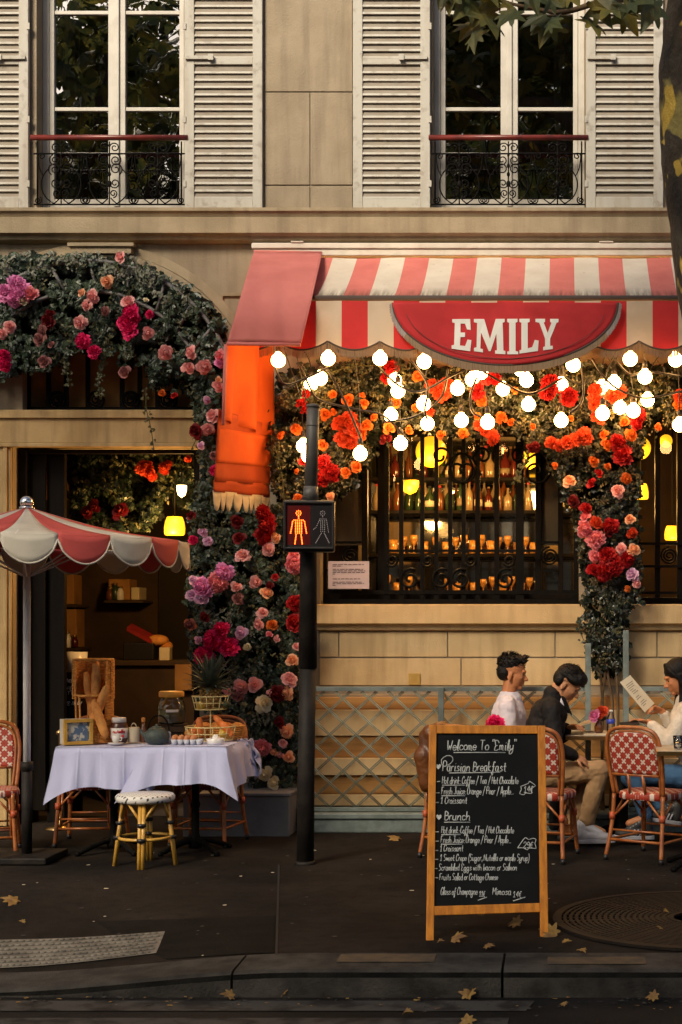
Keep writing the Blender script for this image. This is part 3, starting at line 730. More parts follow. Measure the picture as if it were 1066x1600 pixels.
# half round sign
SY = -.945
def sg(px, py, y=SY): return P(px, py, y)
def ell(t, k=1.0): return (790 - 176 * k * math.cos(math.pi * t), 473 + 97 * k * math.sin(math.pi * t))
b = MB(); n = 60
def signy(x, z): return SY + .006 * math.sin(x * 6) + .006 * noise.noise(Vector((x * 7, z * 3, 2))) + .003 * noise.noise(Vector((x * 3 + z * 14, z * 9, 7)))
def sgn(u, v):
    x, y = ell(u, v); p = sg(x, y); return (p.x, signy(p.x, p.z) - .012 * math.sin(v * 3), p.z)
b.grid(sgn, 90, 24); sp_ = b.obj('sign_panel', 'fab_sign', aw, solid=.004)
b = MB(); b.tube([(*sg(*ell(i / n)),) for i in range(n + 1)], .008, 6); b.tube([(*sg(*ell(i / n, .90), SY - .014),) for i in range(4, n - 3)], .0022, 5); b.obj('piping', 'trim_dark', sp_)
b = MB(); m = 330
for i in range(m):
    t = i / m; x, y = ell(t, 1.005); p = sg(x, y); L = .052 * (.45 + .65 * abs(math.sin(math.pi * t))) + rnd(-.004, .004)
    dx = -math.cos(math.pi * t) * .7; d = Vector((dx, 0, -abs(math.sin(math.pi * t)) - .45)).normalized() * L
    tx = Vector((.0055 * abs(math.sin(math.pi * t)) + .001, 0, .0045 * -math.cos(math.pi * t)))
    for j in range(2):
        q = p + tx * (j * .5) + Vector((0, -.003 * j, 0))
        b.add([q, q + tx, q + tx + d, q + d], [(0, 1, 2, 3)], 0 if .16 < t < .84 else 1)
b.obj('fringe', ['fringe', 'trim_grey'], sp_)
LET = [[(707,499),(735,499),(736,516),(730,515),(727,506),(720,506),(720,520),(727,520),(727,527),(720,527),(719,540),(727,541),(731,531),(737,532),(735,549),(706,545),(706,540),(710,539),(711,505),(707,504)],
 [(741,499),(757,499),(766,530),(775,499),(789,499),(789,504),(786,505),(787,548),(790,549),(790,554),(774,553),(774,548),(777,548),(776,522),(767,549),(764,549),(752,520),(751,545),(755,546),(755,551),(741,549),(741,544),(745,543),(746,505),(741,504)],
 [(793,499),(809,499),(809,504),(806,505),(806,549),(810,550),(810,554),(793,554),(793,550),(796,549),(796,505),(793,504)],
 [(812,499),(828,499),(828,504),(825,505),(825,545),(832,543),(836,532),(842,533),(841,549),(812,553),(812,548),(815,547),(815,505),(812,504)],
 [(837,499),(852,499),(852,504),(850,505),(856,521),(862,505),(860,504),(860,499),(873,499),(873,504),(870,505),(860,530),(860,541),(864,541),(864,546),(849,548),(849,543),(852,542),(852,530),(843,505),(837,504)]]
b = MB()
def onsign(x, y):
    v = math.sqrt(((x - 790) / 176) ** 2 + ((y - 473) / 97) ** 2); p = sg(x, y); return Vector((p.x, signy(p.x, p.z) - .012 * math.sin(v * 3) - .0075, p.z))
for L in LET: b.prism([onsign(x, y) for x, y in L], (0, .002, 0))
b.obj('lettering', 'lettering_white', sp_)
# pink end panel and hanging side curtain
b = MB(); c0, c1, c2, c3 = P(397, 393, -.11), P(503, 395, -.11), P(470, 536, -1.06), P(355, 534, -1.06)
def pk(u, v):                           # drapes over the front bar and hangs below it
    yy = -.11 - .95 * (1 - (1 - v) ** 3.2)
    a, c = (397 + (355 - 397) * v, 393 + 141 * v), (503 + (470 - 503) * v, 395 + 141 * v)
    return P(a[0] + (c[0] - a[0]) * u, a[1] + (c[1] - a[1]) * u, yy) + Vector((0, .006 * math.sin(u * 7 + v * 2) * v + .004 * math.sin(u * 17 - v * 6), 0))
b.grid(pk, 30, 24); b.obj('end_panel', 'fab_pink', aw, solid=.006)
b = MB(); b.tube([c3 + Vector((0, 0, -.012)), c2 + Vector((0, 0, -.012))], .014, 8); b.tube([Vector(pk(1, i / 12)) for i in range(13)], .006, 6); b.tube([c0, c1], .012, 8); b.obj('end_bar', 'fab_pink', aw)
n0 = P(352, 540, -1.04); f0 = Vector((P(424, 540, -.16).x, -.16, n0.z))
def curt(z0fn, z1fn, off, amp):
    def fn(u, v):
        p = n0.lerp(f0, u); nx = Vector((f0.y - n0.y, -(f0.x - n0.x), 0)).normalized()
        z0, z1 = z0fn(u), z1fn(u); z = z0 + (z1 - z0) * v
        fl = .075 * max(0, (zA - z) / 1.15) * (1 - u)
        return Vector((p.x - fl, p.y, z)) + nx * (off + amp * math.sin(u * 13 + .6) * (.3 + v))
    return fn
zA = Z(538, -1.04)
b = MB(); b.grid(curt(lambda u: zA + .70 * u, lambda u: Z(656 + 26 * u, -1.04 + .88 * u), 0, .026), 40, 16); b.obj('side_curtain', 'fab_orange_glow', aw, solid=.004)
b = MB(); b.grid(curt(lambda u: Z(640, -1.0), lambda u: Z(752 + 6 * u, -1.04 + .88 * u), -.02, .010), 40, 12); b.obj('side_curtain', 'fab_orange_glow_dark', aw, solid=.004)
b = MB(); b.grid(curt(lambda u: Z(668 + 14 * u, -1.04 + .88 * u), lambda u: Z(722 + 8 * u, -1.04 + .88 * u), -.010, .010), 40, 10); b.obj('curtain_flap', 'fab_orange_glow', aw, solid=.004)
b = MB()
b.grid(curt(lambda u: Z(750 + 6 * u, -1.04 + .88 * u), lambda u: Z(768 + 9 * u, -1.04 + .88 * u), -.022, .010), 40, 3, 0)
def teeth(u, v):
    lo = Z(766 + 9 * u, -1.04 + .88 * u); hi = lo - .02 - .125 * abs(math.sin(u * math.pi * 8)) ** .55
    return curt(lambda q: lo, lambda q: hi, -.024, .010)(u, v)
b.grid(teeth, 120, 3, 1); b.obj('curtain_hem', ['fab_orange_glow_dark', 'fab_cream'], aw, solid=.003)
b = MB(); b.tube([P(353, 538, -1.05), P(351, 600, -1.05), P(349, 664, -1.05)], .013, 8); b.obj('curtain_edge', 'fab_pink', aw)
b = MB()                                 # folding arms and rafters under the cloth
for x in (-1.75, -.9, -.05, .8): b.tube([(x, -.02, 4.15), (x, -.84, 3.93)], .014, 8); b.tube([(x, -.02, 3.70), (x, -.80, 3.72)], .009, 6)
b.tube([(-2.2, -.80, 3.72), (2.2, -.80, 3.72)], .009, 6); b.tube([(-2.2, -.42, 3.71), (2.2, -.42, 3.71)], .009, 6)
b.obj('frame', 'iron', aw)

# ------------------------------------------------------------ globe bulbs on their cords
gl_ = MB(); gl_.ball((0, 0, 0), .052, 18); gl_.lathe([(.021, .046), (.019, .062), (.0, .063)], (0, 0, 0), 10)
so_ = MB(); so_.lathe([(.020, .058), (.022, .09), (.016, .105), (.006, .12), (0, .121)], (0, 0, 0), 10)
ROW = [(435, 563), (513, 560), (594, 560), (663, 565), (896, 570), (985, 561), (1056, 562)]
OTH = [(486, 600, 'near the lettered post, beside red roses'), (501, 591, 'tucked behind another bulb just right of the post top'), (622, 611, 'left of the orange peony clump, lower of a close pair'),
 (617, 594, 'partly hidden above its twin left of the orange peonies'), (611, 649, 'below the left pair of bulbs, among dark ivy'), (662, 631, 'straight under the orange peony clump'),
 (668, 662, 'right above the big yellow globe lamp'), (626, 693, 'low, in front of the upper bar shelf at the left'), (563, 709, 'lowest on the left, beside the dark window post'),
 (474, 697, 'half hidden behind the signal post'), (482, 712, 'behind the signal post, lower of the two there'), (738, 593, 'under the sign, touching the bulb behind it'), (752, 582, 'peeping out under the sign fringe'),
 (715, 607, 'right of the orange peony clump'), (786, 608, 'under the sign between two red flowers'), (823, 594, 'under the right half of the sign'), (814, 577, 'seen through the fringe of the sign'),
 (826, 632, 'alone in dark ivy below the sign'), (721, 657, 'in mid air left of centre above the grille'), (762, 660, 'beside orange roses above the grille'), (877, 601, 'in front of the big red roses'),
 (877, 657, 'just above the row of orange red roses'), (941, 605, 'left of a pair in front of orange peonies'), (960, 598, 'right of a pair in front of orange peonies'), (942, 646, 'lower left of the cluster before the right flower column'),
 (969, 637, 'middle of the cluster before the right flower column'), (990, 642, 'right of the cluster above the red roses'), (1008, 589, 'upper one near the right edge'), (1012, 625, 'under another bulb near the right edge'),
 (1062, 664, 'lowest at the right edge of the picture')]
gmesh = smesh = None
def bulb(px, py, y, label, grp):
    global gmesh, smesh
    p = P(px, py, y); t = thing('globe_bulb', label, 'light bulb', p, 0, grp)
    if gmesh is None:
        g = gl_.obj('globe', 'bulb', t, world=False); s_ = so_.obj('socket', 'black_plastic', t, world=False); gmesh, smesh = g.data, s_.data
    else:
        for nm, me in (('globe', gmesh), ('socket', smesh)):
            o = bpy.data.objects.new(nm, me); COL.objects.link(o); o.parent = t
    top = 3.72 - p.z; b = MB()
    if y < -.8: pts = [(0, 0, .115), (.0, .02, max(.16, top))]
    else:
        dx = rnd(-.16, .16); pts = crv([(0, 0, .115), (dx * .2, rnd(-.02, .02), .115 + (top - .115) * .4), (dx * .8, 0, .115 + (top - .115) * .8), (dx, 0, max(top, .16))], 4)
    b.tube(pts, .004, 5); b.obj('cord', 'black_plastic', t, world=False)
ords = ['leftmost', 'second from the left', 'third from the left', 'fourth from the left', 'third from the right', 'second from the right', 'rightmost']
for i, (px, py) in enumerate(ROW): bulb(px, py, -.86, 'glowing globe bulb in the row along the valance fringe, ' + ords[i], 'globe bulbs along the valance')
for i, (px, py, d) in enumerate(OTH): bulb(px, py, -.28 - .46 * ((i * 37) % 11) / 10 - (.1 if py < 600 else 0), 'glowing globe bulb ' + d, 'globe bulbs under the awning')
# looping cables
for k, (pts, d) in enumerate((([(470, 570), (482, 600), (500, 625), (560, 640), (600, 650), (640, 690)], 'dark sagging cable from the post side to the left bulbs'), ([(700, 575), (690, 620), (650, 650), (600, 660)], 'dark cable looping under the orange peonies'),
        ([(745, 590), (735, 620), (740, 645), (760, 652)], 'short dark cable beneath the sign'), ([(880, 570), (885, 590), (910, 600), (925, 590)], 'dark cable loop in front of red roses at the right'), ([(925, 560), (945, 590), (970, 610), (1010, 622), (1070, 610)], 'long dark cable crossing to the right edge'),
        ([(905, 560), (912, 600), (908, 630), (890, 645)], 'dark cable hanging beside the right red roses'),
        ([(500, 560), (520, 590), (545, 640), (566, 690)], 'dark cable dropping to the lowest left bulb'), ([(590, 570), (620, 600), (655, 612), (700, 590), (730, 575)], 'dark cable sagging left of the sign'), ([(755, 580), (790, 600), (830, 615), (880, 590)], 'dark cable sagging under the right half of the sign'),
        ([(960, 560), (985, 585), (1010, 580), (1066, 588)], 'dark cable sagging high at the right edge'), ([(640, 560), (668, 600), (664, 640), (668, 655)], 'dark cable dropping towards the big yellow globe lamp'), ([(430, 572), (445, 600), (480, 590), (520, 570)], 'dark cable looping at the left end of the awning'))):
    b = MB(); b.tube(crv([P(x, y, -.66 - .015 * k) for x, y in pts], 8), .0085, 6); tag(b.obj('festoon_cable', 'black_plastic'), d, 'cable', 'cables of the bulb strings')

# ------------------------------------------------------------ flowers
def rose_mesh(n, R_, ruff, seed, openness=1.0):
    rg = random.Random(seed); b = MB()
    for i in range(n):
        t = i / (n - 1); th = R(4 + 70 * t ** 1.1 * openness); h = R_ * (.75 + .35 * t); ph0 = i * 2.39996 + rg.uniform(-.3, .3); hw = (1.5 - .75 * t) * (1 + rg.uniform(-.1, .1)); base = R_ * (.04 + .10 * t)
        sd_ = rg.uniform(0, 9)
        def fn(u, v):
            w_ = hw * (.45 + .75 * math.sin(math.pi * min(1, .12 + .62 * v))) * (1 if v < .8 else 1 - .5 * (v - .8) / .2)
            uu = (u - .5) * 2; ph = ph0 + uu * w_ * .8
            r = base + h * math.sin(th) * v ** 1.1 + R_ * .18 * math.sin(math.pi * v) * (1 - .5 * t) + ruff * R_ * math.sin(uu * 6 + sd_) * v
            z = h * math.cos(th) * v + R_ * .42 * (1 - t) * v - R_ * .22 * t * v ** 3 - .1 * R_ * uu * uu * v + ruff * R_ * math.cos(uu * 7 + sd_) * v
            return (r * math.cos(ph), r * math.sin(ph), z)
        b.grid(fn, 6, 4, 0)
    return b
ROSES = {}
def flower_mesh(kind, col, var):
    key = (kind, col, var)
    if key not in ROSES:
        b = {'rose': lambda: rose_mesh((15, 11, 19, 13, 17)[var], 1, (.02, .03, .04, .015, .06)[var], var * 7 + 1, (1.05, .7, 1.2, .9, 1.25)[var]), 'peony': lambda: rose_mesh((26, 20, 30, 24, 28)[var], 1, (.09, .06, .11, .12, .08)[var], var * 7 + 3, (1.15, .95, 1.25, 1.1, 1.2)[var])}[kind]()
        me = bpy.data.meshes.new(kind); me.from_pydata(b.v, [], b.f); me.materials.append(MAT['petal_' + col]); me.polygons.foreach_set('use_smooth', [True] * len(b.f)); me.update(); ROSES[key] = me
    return ROSES[key]
CN = {'pink': 'pale pink', 'peach': 'peach', 'hot': 'hot pink', 'mag': 'magenta pink', 'lilac': 'lilac pink', 'dark': 'dark red', 'red': 'bright red', 'cream': 'cream', 'orange': 'orange', 'coral': 'orange red', 'dull': 'dusky pink', 'rosy': 'rose pink'}
fcount = {}
def bloom(parent, px, py, col, size, y, kind=None):
    """size: diameter in photo pixels"""
    kind = kind or ('peony' if col in ('hot', 'mag', 'coral') or (col in ('red', 'rosy') and size > 25) else 'rose')
    p = P(px, py, y) - WL[parent.name]; r = size / 2 / S(y) / 1.08
    o = bpy.data.objects.new(kind, flower_mesh(kind, col, random.randrange(5))); COL.objects.link(o); o.parent = parent
    d = Vector((rnd(-.75, .75), -1, rnd(-.4, .7))).normalized()
    o.rotation_euler = (d.to_track_quat('Z', 'Y') @ Matrix.Rotation(rnd(0, 6.28), 3, 'Z').to_quaternion()).to_euler()
    o.location = p; o.scale = (r, r, r * rnd(.85, 1.05)); o['label'] = CN[col] + ' ' + kind + ' bloom'
def inpoly(x, y, poly):
    c = False; j = len(poly) - 1
    for i in range(len(poly)):
        if (poly[i][1] > y) != (poly[j][1] > y) and x < (poly[j][0] - poly[i][0]) * (y - poly[i][1]) / (poly[j][1] - poly[i][1]) + poly[i][0]: c = not c
        j = i
    return c
IVY = [(0, 0), (.28, -.06), (.50, .22), (.27, .36), (.36, .62), (.13, .60), (0, 1)]
PLANE = [(0, 0), (.36, -.14), (.28, .12), (.64, .22), (.40, .42), (.52, .72), (.20, .62), (0, 1.05)]
PLANE2 = [(0, -.10), (.10, -.04), (.24, -.20), (.34, -.17), (.33, -.02), (.30, .06), (.46, .08), (.70, .16), (.62, .26), (.42, .32), (.36, .38), (.44, .52), (.46, .68), (.36, .66), (.22, .56), (.18, .66), (.10, .86), (0, 1.08)]
OVAL = [(0, 0), (.22, .35), (.16, .75), (0, 1)]
def leaf(b, p, size, shape, outward=Vector((0, -1, 0)), spread=.8, droop=.6, mi=0, fold=.35, rg=random):
    nrm = (outward + Vector((rg.uniform(-spread, spread), rg.uniform(-spread, spread) * .5, rg.uniform(-spread * .6, spread)))).normalized()
    tip = Vector((rg.uniform(-1, 1), rg.uniform(-.4, .4), -droop + rg.uniform(-.5, .5))); tip = tip - nrm * tip.dot(nrm)
    if tip.length < 1e-3: tip = nrm.orthogonal()
    tip.normalize(); sd_ = tip.cross(nrm); vs = []
    for s in (1, -1):
        for x, y in shape: vs.append(p + (sd_ * x * s + tip * (y - .5) + nrm * (-fold * x + .12 * math.sin(y * 3))) * size)
    k = len(shape); b.add(vs, [tuple(range(k)), tuple(range(2 * k - 1, k - 1, -1))], mi)
def clumpy(px, py, s, sd_): return noise.noise(Vector((px / s, py / s, sd_)))
def garland_leaves(poly, n, y0, y1, size, mat, name, parent, shape=IVY, thr=-.25, sc_=30, spread=.8, back=False, edge=8):
    x0, x1 = min(p[0] for p in poly), max(p[0] for p in poly); z0, z1 = min(p[1] for p in poly), max(p[1] for p in poly)
    b = MB(); k = 0; tries = 0; sd_ = rnd(0, 50)
    while k < n and tries < n * 30:
        tries += 1; px, py = rnd(x0, x1), rnd(z0, z1)
        if not inpoly(px + rnd(-edge, edge), py + rnd(-edge, edge), poly): continue
        q = clumpy(px, py, sc_, sd_)
        if q < thr: continue
        d = random.random(); y = y0 + (y1 - y0) * (d if back else max(d, random.random()) * (.75 + .5 * q))
        leaf(b, P(px, py, y), rnd(.6, 1.15) * size, shape, spread=spread); k += 1
    return b.obj(name, mat, parent, world=True)
def vine(parent, pts, y, n, size=.035, mat='sprig'):
    c = crv([P(a, q, y) for a, q in pts], 8); b = MB(); b.tube(c, .0035, 5)
    for i in range(n):
        p = random.choice(c) + Vector((rnd(-.03, .03), rnd(-.03, .03), rnd(-.02, .02))); leaf(b, p, rnd(.7, 1.2) * size, IVY)
    b.obj('trailing_vine', mat, parent)
ga = thing('flower_arch', 'arch of dark ivy with pink and magenta blooms curving over the cafe door', 'flower garland', P(150, 640, -.15))
AP = [(-256, 640), (-250, 515), (-190, 452), (-90, 412), (0, 405), (40, 400), (90, 408), (140, 401), (200, 404), (240, 426), (290, 452), (330, 482), (352, 515), (356, 600), (345, 650), (312, 655), (302, 620), (270, 605), (240, 606), (225, 565), (200, 578), (180, 548), (160, 560), (140, 550), (120, 545), (100, 565), (60, 578), (30, 582), (0, 592), (-90, 600), (-190, 605), (-212, 655)]
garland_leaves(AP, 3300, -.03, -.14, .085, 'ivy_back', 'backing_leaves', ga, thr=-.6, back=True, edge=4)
garland_leaves(AP, 5200, -.12, -.30, .060, 'ivy_cool', 'ivy_leaves', ga, thr=-.2, sc_=28)
garland_leaves([(0, 410), (60, 392), (120, 398), (200, 400), (250, 430), (300, 470), (280, 490), (200, 430), (100, 420), (0, 430)], 700, -.14, -.33, .040, 'sprig_pale', 'sprig_leaves', ga, shape=OVAL, thr=.0, sc_=20, edge=10)
garland_leaves(AP, 1000, -.2, -.32, .038, 'sprig', 'sprig_leaves', ga, shape=OVAL, thr=.12, sc_=24)
b = MB(); cx, cz = X(150), Z(650)        # grey metal hoop the greenery hangs on
for r_, a0, a1 in ((1.16, 15, 165), (.93, 20, 160)):
    b.tube([(cx + r_ * math.cos(R(a0 + (a1 - a0) * i / 40)), -.235, cz + r_ * math.sin(R(a0 + (a1 - a0) * i / 40))) for i in range(41)], .016, 4)
for a in (30, 42, 55, 70, 85, 100, 115, 130, 145): b.tube([(cx + r_ * math.cos(R(a + q)), -.235, cz + r_ * math.sin(R(a + q))) for r_, q in ((.93, 0), (1.16, 4))], .013, 4)
b.obj('hoop', 'planter', ga)
for pts, n in (([(172, 520), (165, 560), (155, 590), (156, 620)], 60), ([(228, 610), (229, 640), (236, 670), (240, 700)], 26), ([(100, 560), (106, 590), (108, 605)], 22), ([(345, 600), (330, 640), (300, 700)], 26)): vine(ga, pts, -.27, n, .03, 'sprig')
FL_A = [(8,458,'mag',26),(26,446,'mag',28),(36,457,'mag',26),(49,460,'rosy',24),(24,466,'mag',26),(35,470,'cream',18),(190,402,'pink',20),(168,440,'peach',19),(130,459,'peach',15),(146,463,'pink',20),(137,477,'pink',17),(201,473,'pink',21),(228,470,'cream',10),(234,491,'hot',12),(206,490,'hot',27),(198,504,'hot',26),(205,517,'hot',26),(229,520,'pink',21),(126,504,'pink',20),(165,486,'dull',14),(15,511,'pink',18),(4,521,'pink',16),(80,490,'dark',16),(76,501,'dark',22),(67,516,'dull',16),(63,530,'dull',20),(82,540,'dull',14),(130,533,'hot',23),(147,549,'hot',19),(70,566,'dull',20),(197,583,'dull',21),(5,557,'hot',20),(6,571,'hot',20),(258,551,'pink',21),(300,551,'pink',20),(319,573,'pink',21),(294,576,'pink',19),(345,556,'rosy',18),(343,568,'mag',14),(342,593,'peach',11),(340,604,'pink',18),(253,614,'orange',10),(274,620,'red',14),(333,650,'pink',21),(325,671,'pink',19),(323,625,'lilac',11)]
for px, py, c, s_ in FL_A: bloom(ga, px, py, c, s_ * 1.12, -.35)
gc = thing('flower_column', 'tall column of ivy, pink roses and peonies rising from the grey planter', 'flower garland', P(385, 1240, -.3))
CP = [(312, 650), (350, 600), (352, 650), (345, 710), (342, 775), (400, 798), (472, 790), (474, 900), (472, 1000), (470, 1100), (464, 1200), (452, 1248), (400, 1240), (385, 1200), (380, 1150), (320, 1100), (305, 1060), (300, 1000), (294, 930), (290, 880), (300, 820), (316, 740)]
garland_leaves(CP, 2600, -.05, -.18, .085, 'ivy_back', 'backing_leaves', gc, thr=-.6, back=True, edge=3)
garland_leaves(CP, 4200, -.15, -.36, .055, 'ivy_cool', 'ivy_leaves', gc, thr=-.2, sc_=26)
garland_leaves(CP, 1300, -.22, -.38, .034, 'sprig', 'sprig_leaves', gc, shape=OVAL, thr=.05, sc_=22)
garland_leaves([(310, 650), (345, 660), (340, 780), (330, 860), (300, 860), (316, 740)], 500, -.22, -.36, .036, 'sprig', 'sprig_leaves', gc, shape=OVAL, thr=-.2)
garland_leaves([(300, 940), (400, 960), (380, 1100), (440, 1110), (400, 1160), (320, 1090)], 420, -.25, -.38, .034, 'sprig_pale', 'sprig_leaves', gc, shape=OVAL, thr=.05, sc_=18)
FL_C = [(307,674,'dark',22),(315,697,'lilac',13),(301,806,'dark',18),(316,831,'lilac',18),(325,846,'lilac',14),(302,844,'hot',13),(371,815,'dark',20),(375,843,'dark',22),(414,803,'red',26),(420,820,'red',30),(412,838,'red',24),(433,839,'peach',18),(420,858,'pink',20),(379,869,'pink',21),(351,894,'mag',27),(340,910,'rosy',28),(318,918,'mag',30),(314,934,'lilac',24),(300,930,'lilac',17),(303,907,'lilac',15),(371,917,'pink',21),(372,936,'dull',17),(399,909,'pink',19),(430,902,'red',11),(422,915,'dark',13),(416,929,'peach',21),(461,882,'rosy',27),(460,868,'rosy',20),(410,958,'pink',16),(406,975,'pink',19),(425,977,'orange',16),(421,993,'rosy',13),(433,998,'pink',11),(462,943,'red',24),(461,973,'red',26),(377,988,'lilac',21),(347,985,'hot',25),(332,1000,'hot',29),(358,1012,'hot',30),(319,1024,'hot',27),(318,966,'dark',19),(297,975,'dull',18),(309,1000,'lilac',12),(386,1011,'cream',11),(464,1010,'pink',13),(458,1034,'peach',22),(452,1062,'pink',22),(434,1084,'dark',24),(450,1083,'peach',20),(423,1083,'pink',12),(397,1070,'pink',24),(377,1073,'pink',22),(373,1086,'dull',20),(356,1078,'pink',17),(412,1100,'cream',25),(436,1130,'dark',21),(449,1142,'peach',21),(442,1162,'pink',13),(409,1168,'rosy',25),(397,1191,'pink',15),(430,1175,'peach',15),(440,1178,'pink',15),(453,1184,'peach',19),(414,1208,'cream',23),(430,1224,'cream',22),(334,712,'dull',12),(336,735,'hot',16)]
for px, py, c, s_ in FL_C: bloom(gc, px, py, c, s_ * 1.12, -.41)
gw = thing('flower_garland', 'garland of orange roses and red peonies under the striped awning above the bar window', 'flower garland', P(740, 640, -.2))
WP = [(418, 640), (440, 592), (470, 575), (520, 572), (600, 562), (700, 580), (800, 572), (900, 572), (1000, 575), (1090, 575), (1090, 655), (1030, 660), (1000, 690), (900, 700), (850, 702), (830, 690), (790, 672), (760, 682), (700, 676), (650, 668), (620, 680), (590, 700), (560, 752), (530, 775), (490, 792), (440, 790), (420, 720)]
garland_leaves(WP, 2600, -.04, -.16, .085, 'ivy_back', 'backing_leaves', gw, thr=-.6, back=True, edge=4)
garland_leaves(WP, 3600, -.12, -.34, .056, 'ivy_dark', 'ivy_leaves', gw, thr=-.2, sc_=26)
garland_leaves(WP, 2600, -.2, -.40, .030, 'sprig_dark', 'sprig_leaves', gw, shape=OVAL, thr=.05, sc_=26, edge=14)
for pts, n in (([(830, 690), (826, 710), (815, 735), (808, 752)], 50), ([(430, 700), (440, 740), (445, 790)], 50), ([(500, 590), (540, 575), (600, 570)], 16), ([(600, 600), (640, 585), (700, 600)], 16)): vine(gw, pts, -.36, n, .03, 'sprig')
FL_W = [(480,615,'red',18),(473,632,'red',24),(478,642,'red',18),(545,626,'orange',22),(566,618,'orange',11),(569,631,'orange',16),(520,616,'orange',13),(508,648,'orange',19),(522,643,'orange',14),(463,671,'orange',19),(440,681,'orange',15),(530,662,'coral',24),(546,657,'coral',28),(555,674,'coral',32),(536,686,'coral',26),(550,690,'coral',24),(571,665,'orange',25),(567,680,'orange',16),(545,695,'orange',16),(505,695,'orange',17),(506,724,'red',26),(516,738,'red',30),(500,752,'red',26),(474,722,'red',20),(520,750,'red',22),(463,736,'orange',11),(540,739,'orange',18),(556,730,'orange',19),(516,776,'peach',16),(466,780,'orange',17),(610,577,'red',28),(605,591,'red',20),(607,670,'orange',21),(605,688,'dark',24),(618,629,'orange',19),(653,589,'orange',20),(675,604,'coral',24),(691,612,'coral',32),(699,602,'coral',24),(648,637,'orange',14),(673,643,'coral',16),(769,592,'red',28),(748,611,'red',28),(753,626,'orange',18),(783,653,'orange',21),(801,660,'orange',16),(747,650,'orange',14),(748,664,'coral',17),(756,672,'coral',20),(769,684,'coral',24),(724,677,'orange',17),(690,680,'orange',16),(805,610,'orange',12),(831,668,'orange',15),(836,699,'dark',18),(828,700,'dark',16),(862,602,'red',34),(888,619,'red',30),(856,612,'red',26),(930,610,'coral',24),(932,632,'coral',32),(968,612,'coral',24),(958,618,'coral',24),(936,652,'coral',24),(892,653,'orange',12),(861,692,'coral',20),(872,697,'coral',20),(887,692,'coral',24),(900,687,'coral',22),(913,682,'coral',28),(996,650,'red',26),(993,665,'red',24),(977,660,'orange',18),(986,680,'orange',21),(945,680,'orange',17),(1063,620,'coral',26),(1058,633,'orange',20),(1029,667,'orange',12),(866,728,'orange',13),(585,652,'orange',12),(640,672,'orange',14)]
for px, py, c, s_ in FL_W: bloom(gw, px, py, c, s_, -.42)
gr = thing('flower_pillar', 'slim ivy pillar with pink and red peonies between the two shop windows', 'flower garland', P(945, 1300, -.25))
RP = [(850, 690), (1004, 680), (1000, 740), (992, 800), (998, 860), (998, 920), (980, 960), (976, 1040), (955, 1062), (935, 1055), (918, 1000), (914, 930), (910, 850), (893, 800), (868, 740)]
garland_leaves(RP, 1300, -.04, -.14, .08, 'ivy_back', 'backing_leaves', gr, thr=-.6, back=True, edge=3)
garland_leaves(RP, 2200, -.12, -.32, .055, 'ivy_dark', 'ivy_leaves', gr, thr=-.25, sc_=24)
garland_leaves(RP, 900, -.2, -.34, .030, 'sprig_dark', 'sprig_leaves', gr, shape=OVAL, thr=.05, sc_=22, edge=12)
for pts, n in (([(915, 960), (905, 975), (912, 1000)], 18), ([(990, 900), (998, 930), (1002, 945)], 20), ([(892, 700), (886, 730), (880, 750)], 14), ([(995, 750), (998, 790), (990, 850)], 24)): vine(gr, pts, -.3, n, .036, 'ivy')
b = MB()
for px, dx in ((936, 6), (950, -10), (962, 4), (944, 14)): b.tube(crv([P(px, 1020, -.2), P(px + dx * .5, 1060, -.22), P(px + dx, 1120, -.24), P(px + dx * .6, 1290, -.25)], 5), .011, 7)
b.obj('stem', 'stem_wood', gr)
FL_R = [(947,696,'orange',19),(965,692,'red',27),(975,713,'red',34),(929,720,'orange',22),(950,729,'orange',12),(934,742,'red',20),(927,757,'red',22),(979,748,'orange',18),(890,753,'peach',22),(966,768,'pink',22),(897,783,'dark',20),(915,795,'red',20),(915,809,'rosy',20),(912,826,'rosy',28),(931,818,'coral',23),(931,843,'rosy',30),(955,822,'red',26),(949,833,'dark',20),(985,812,'peach',17),(987,833,'coral',19),(972,858,'pink',19),(990,860,'peach',22),(929,869,'rosy',20),(949,869,'red',31),(964,881,'red',26),(979,874,'red',27),(945,893,'red',29),(961,887,'red',26),(926,890,'red',20),(989,898,'lilac',22),(994,912,'pink',17),(981,920,'orange',11)]
for px, py, c, s_ in FL_R: bloom(gr, px, py, c, s_, -.38)
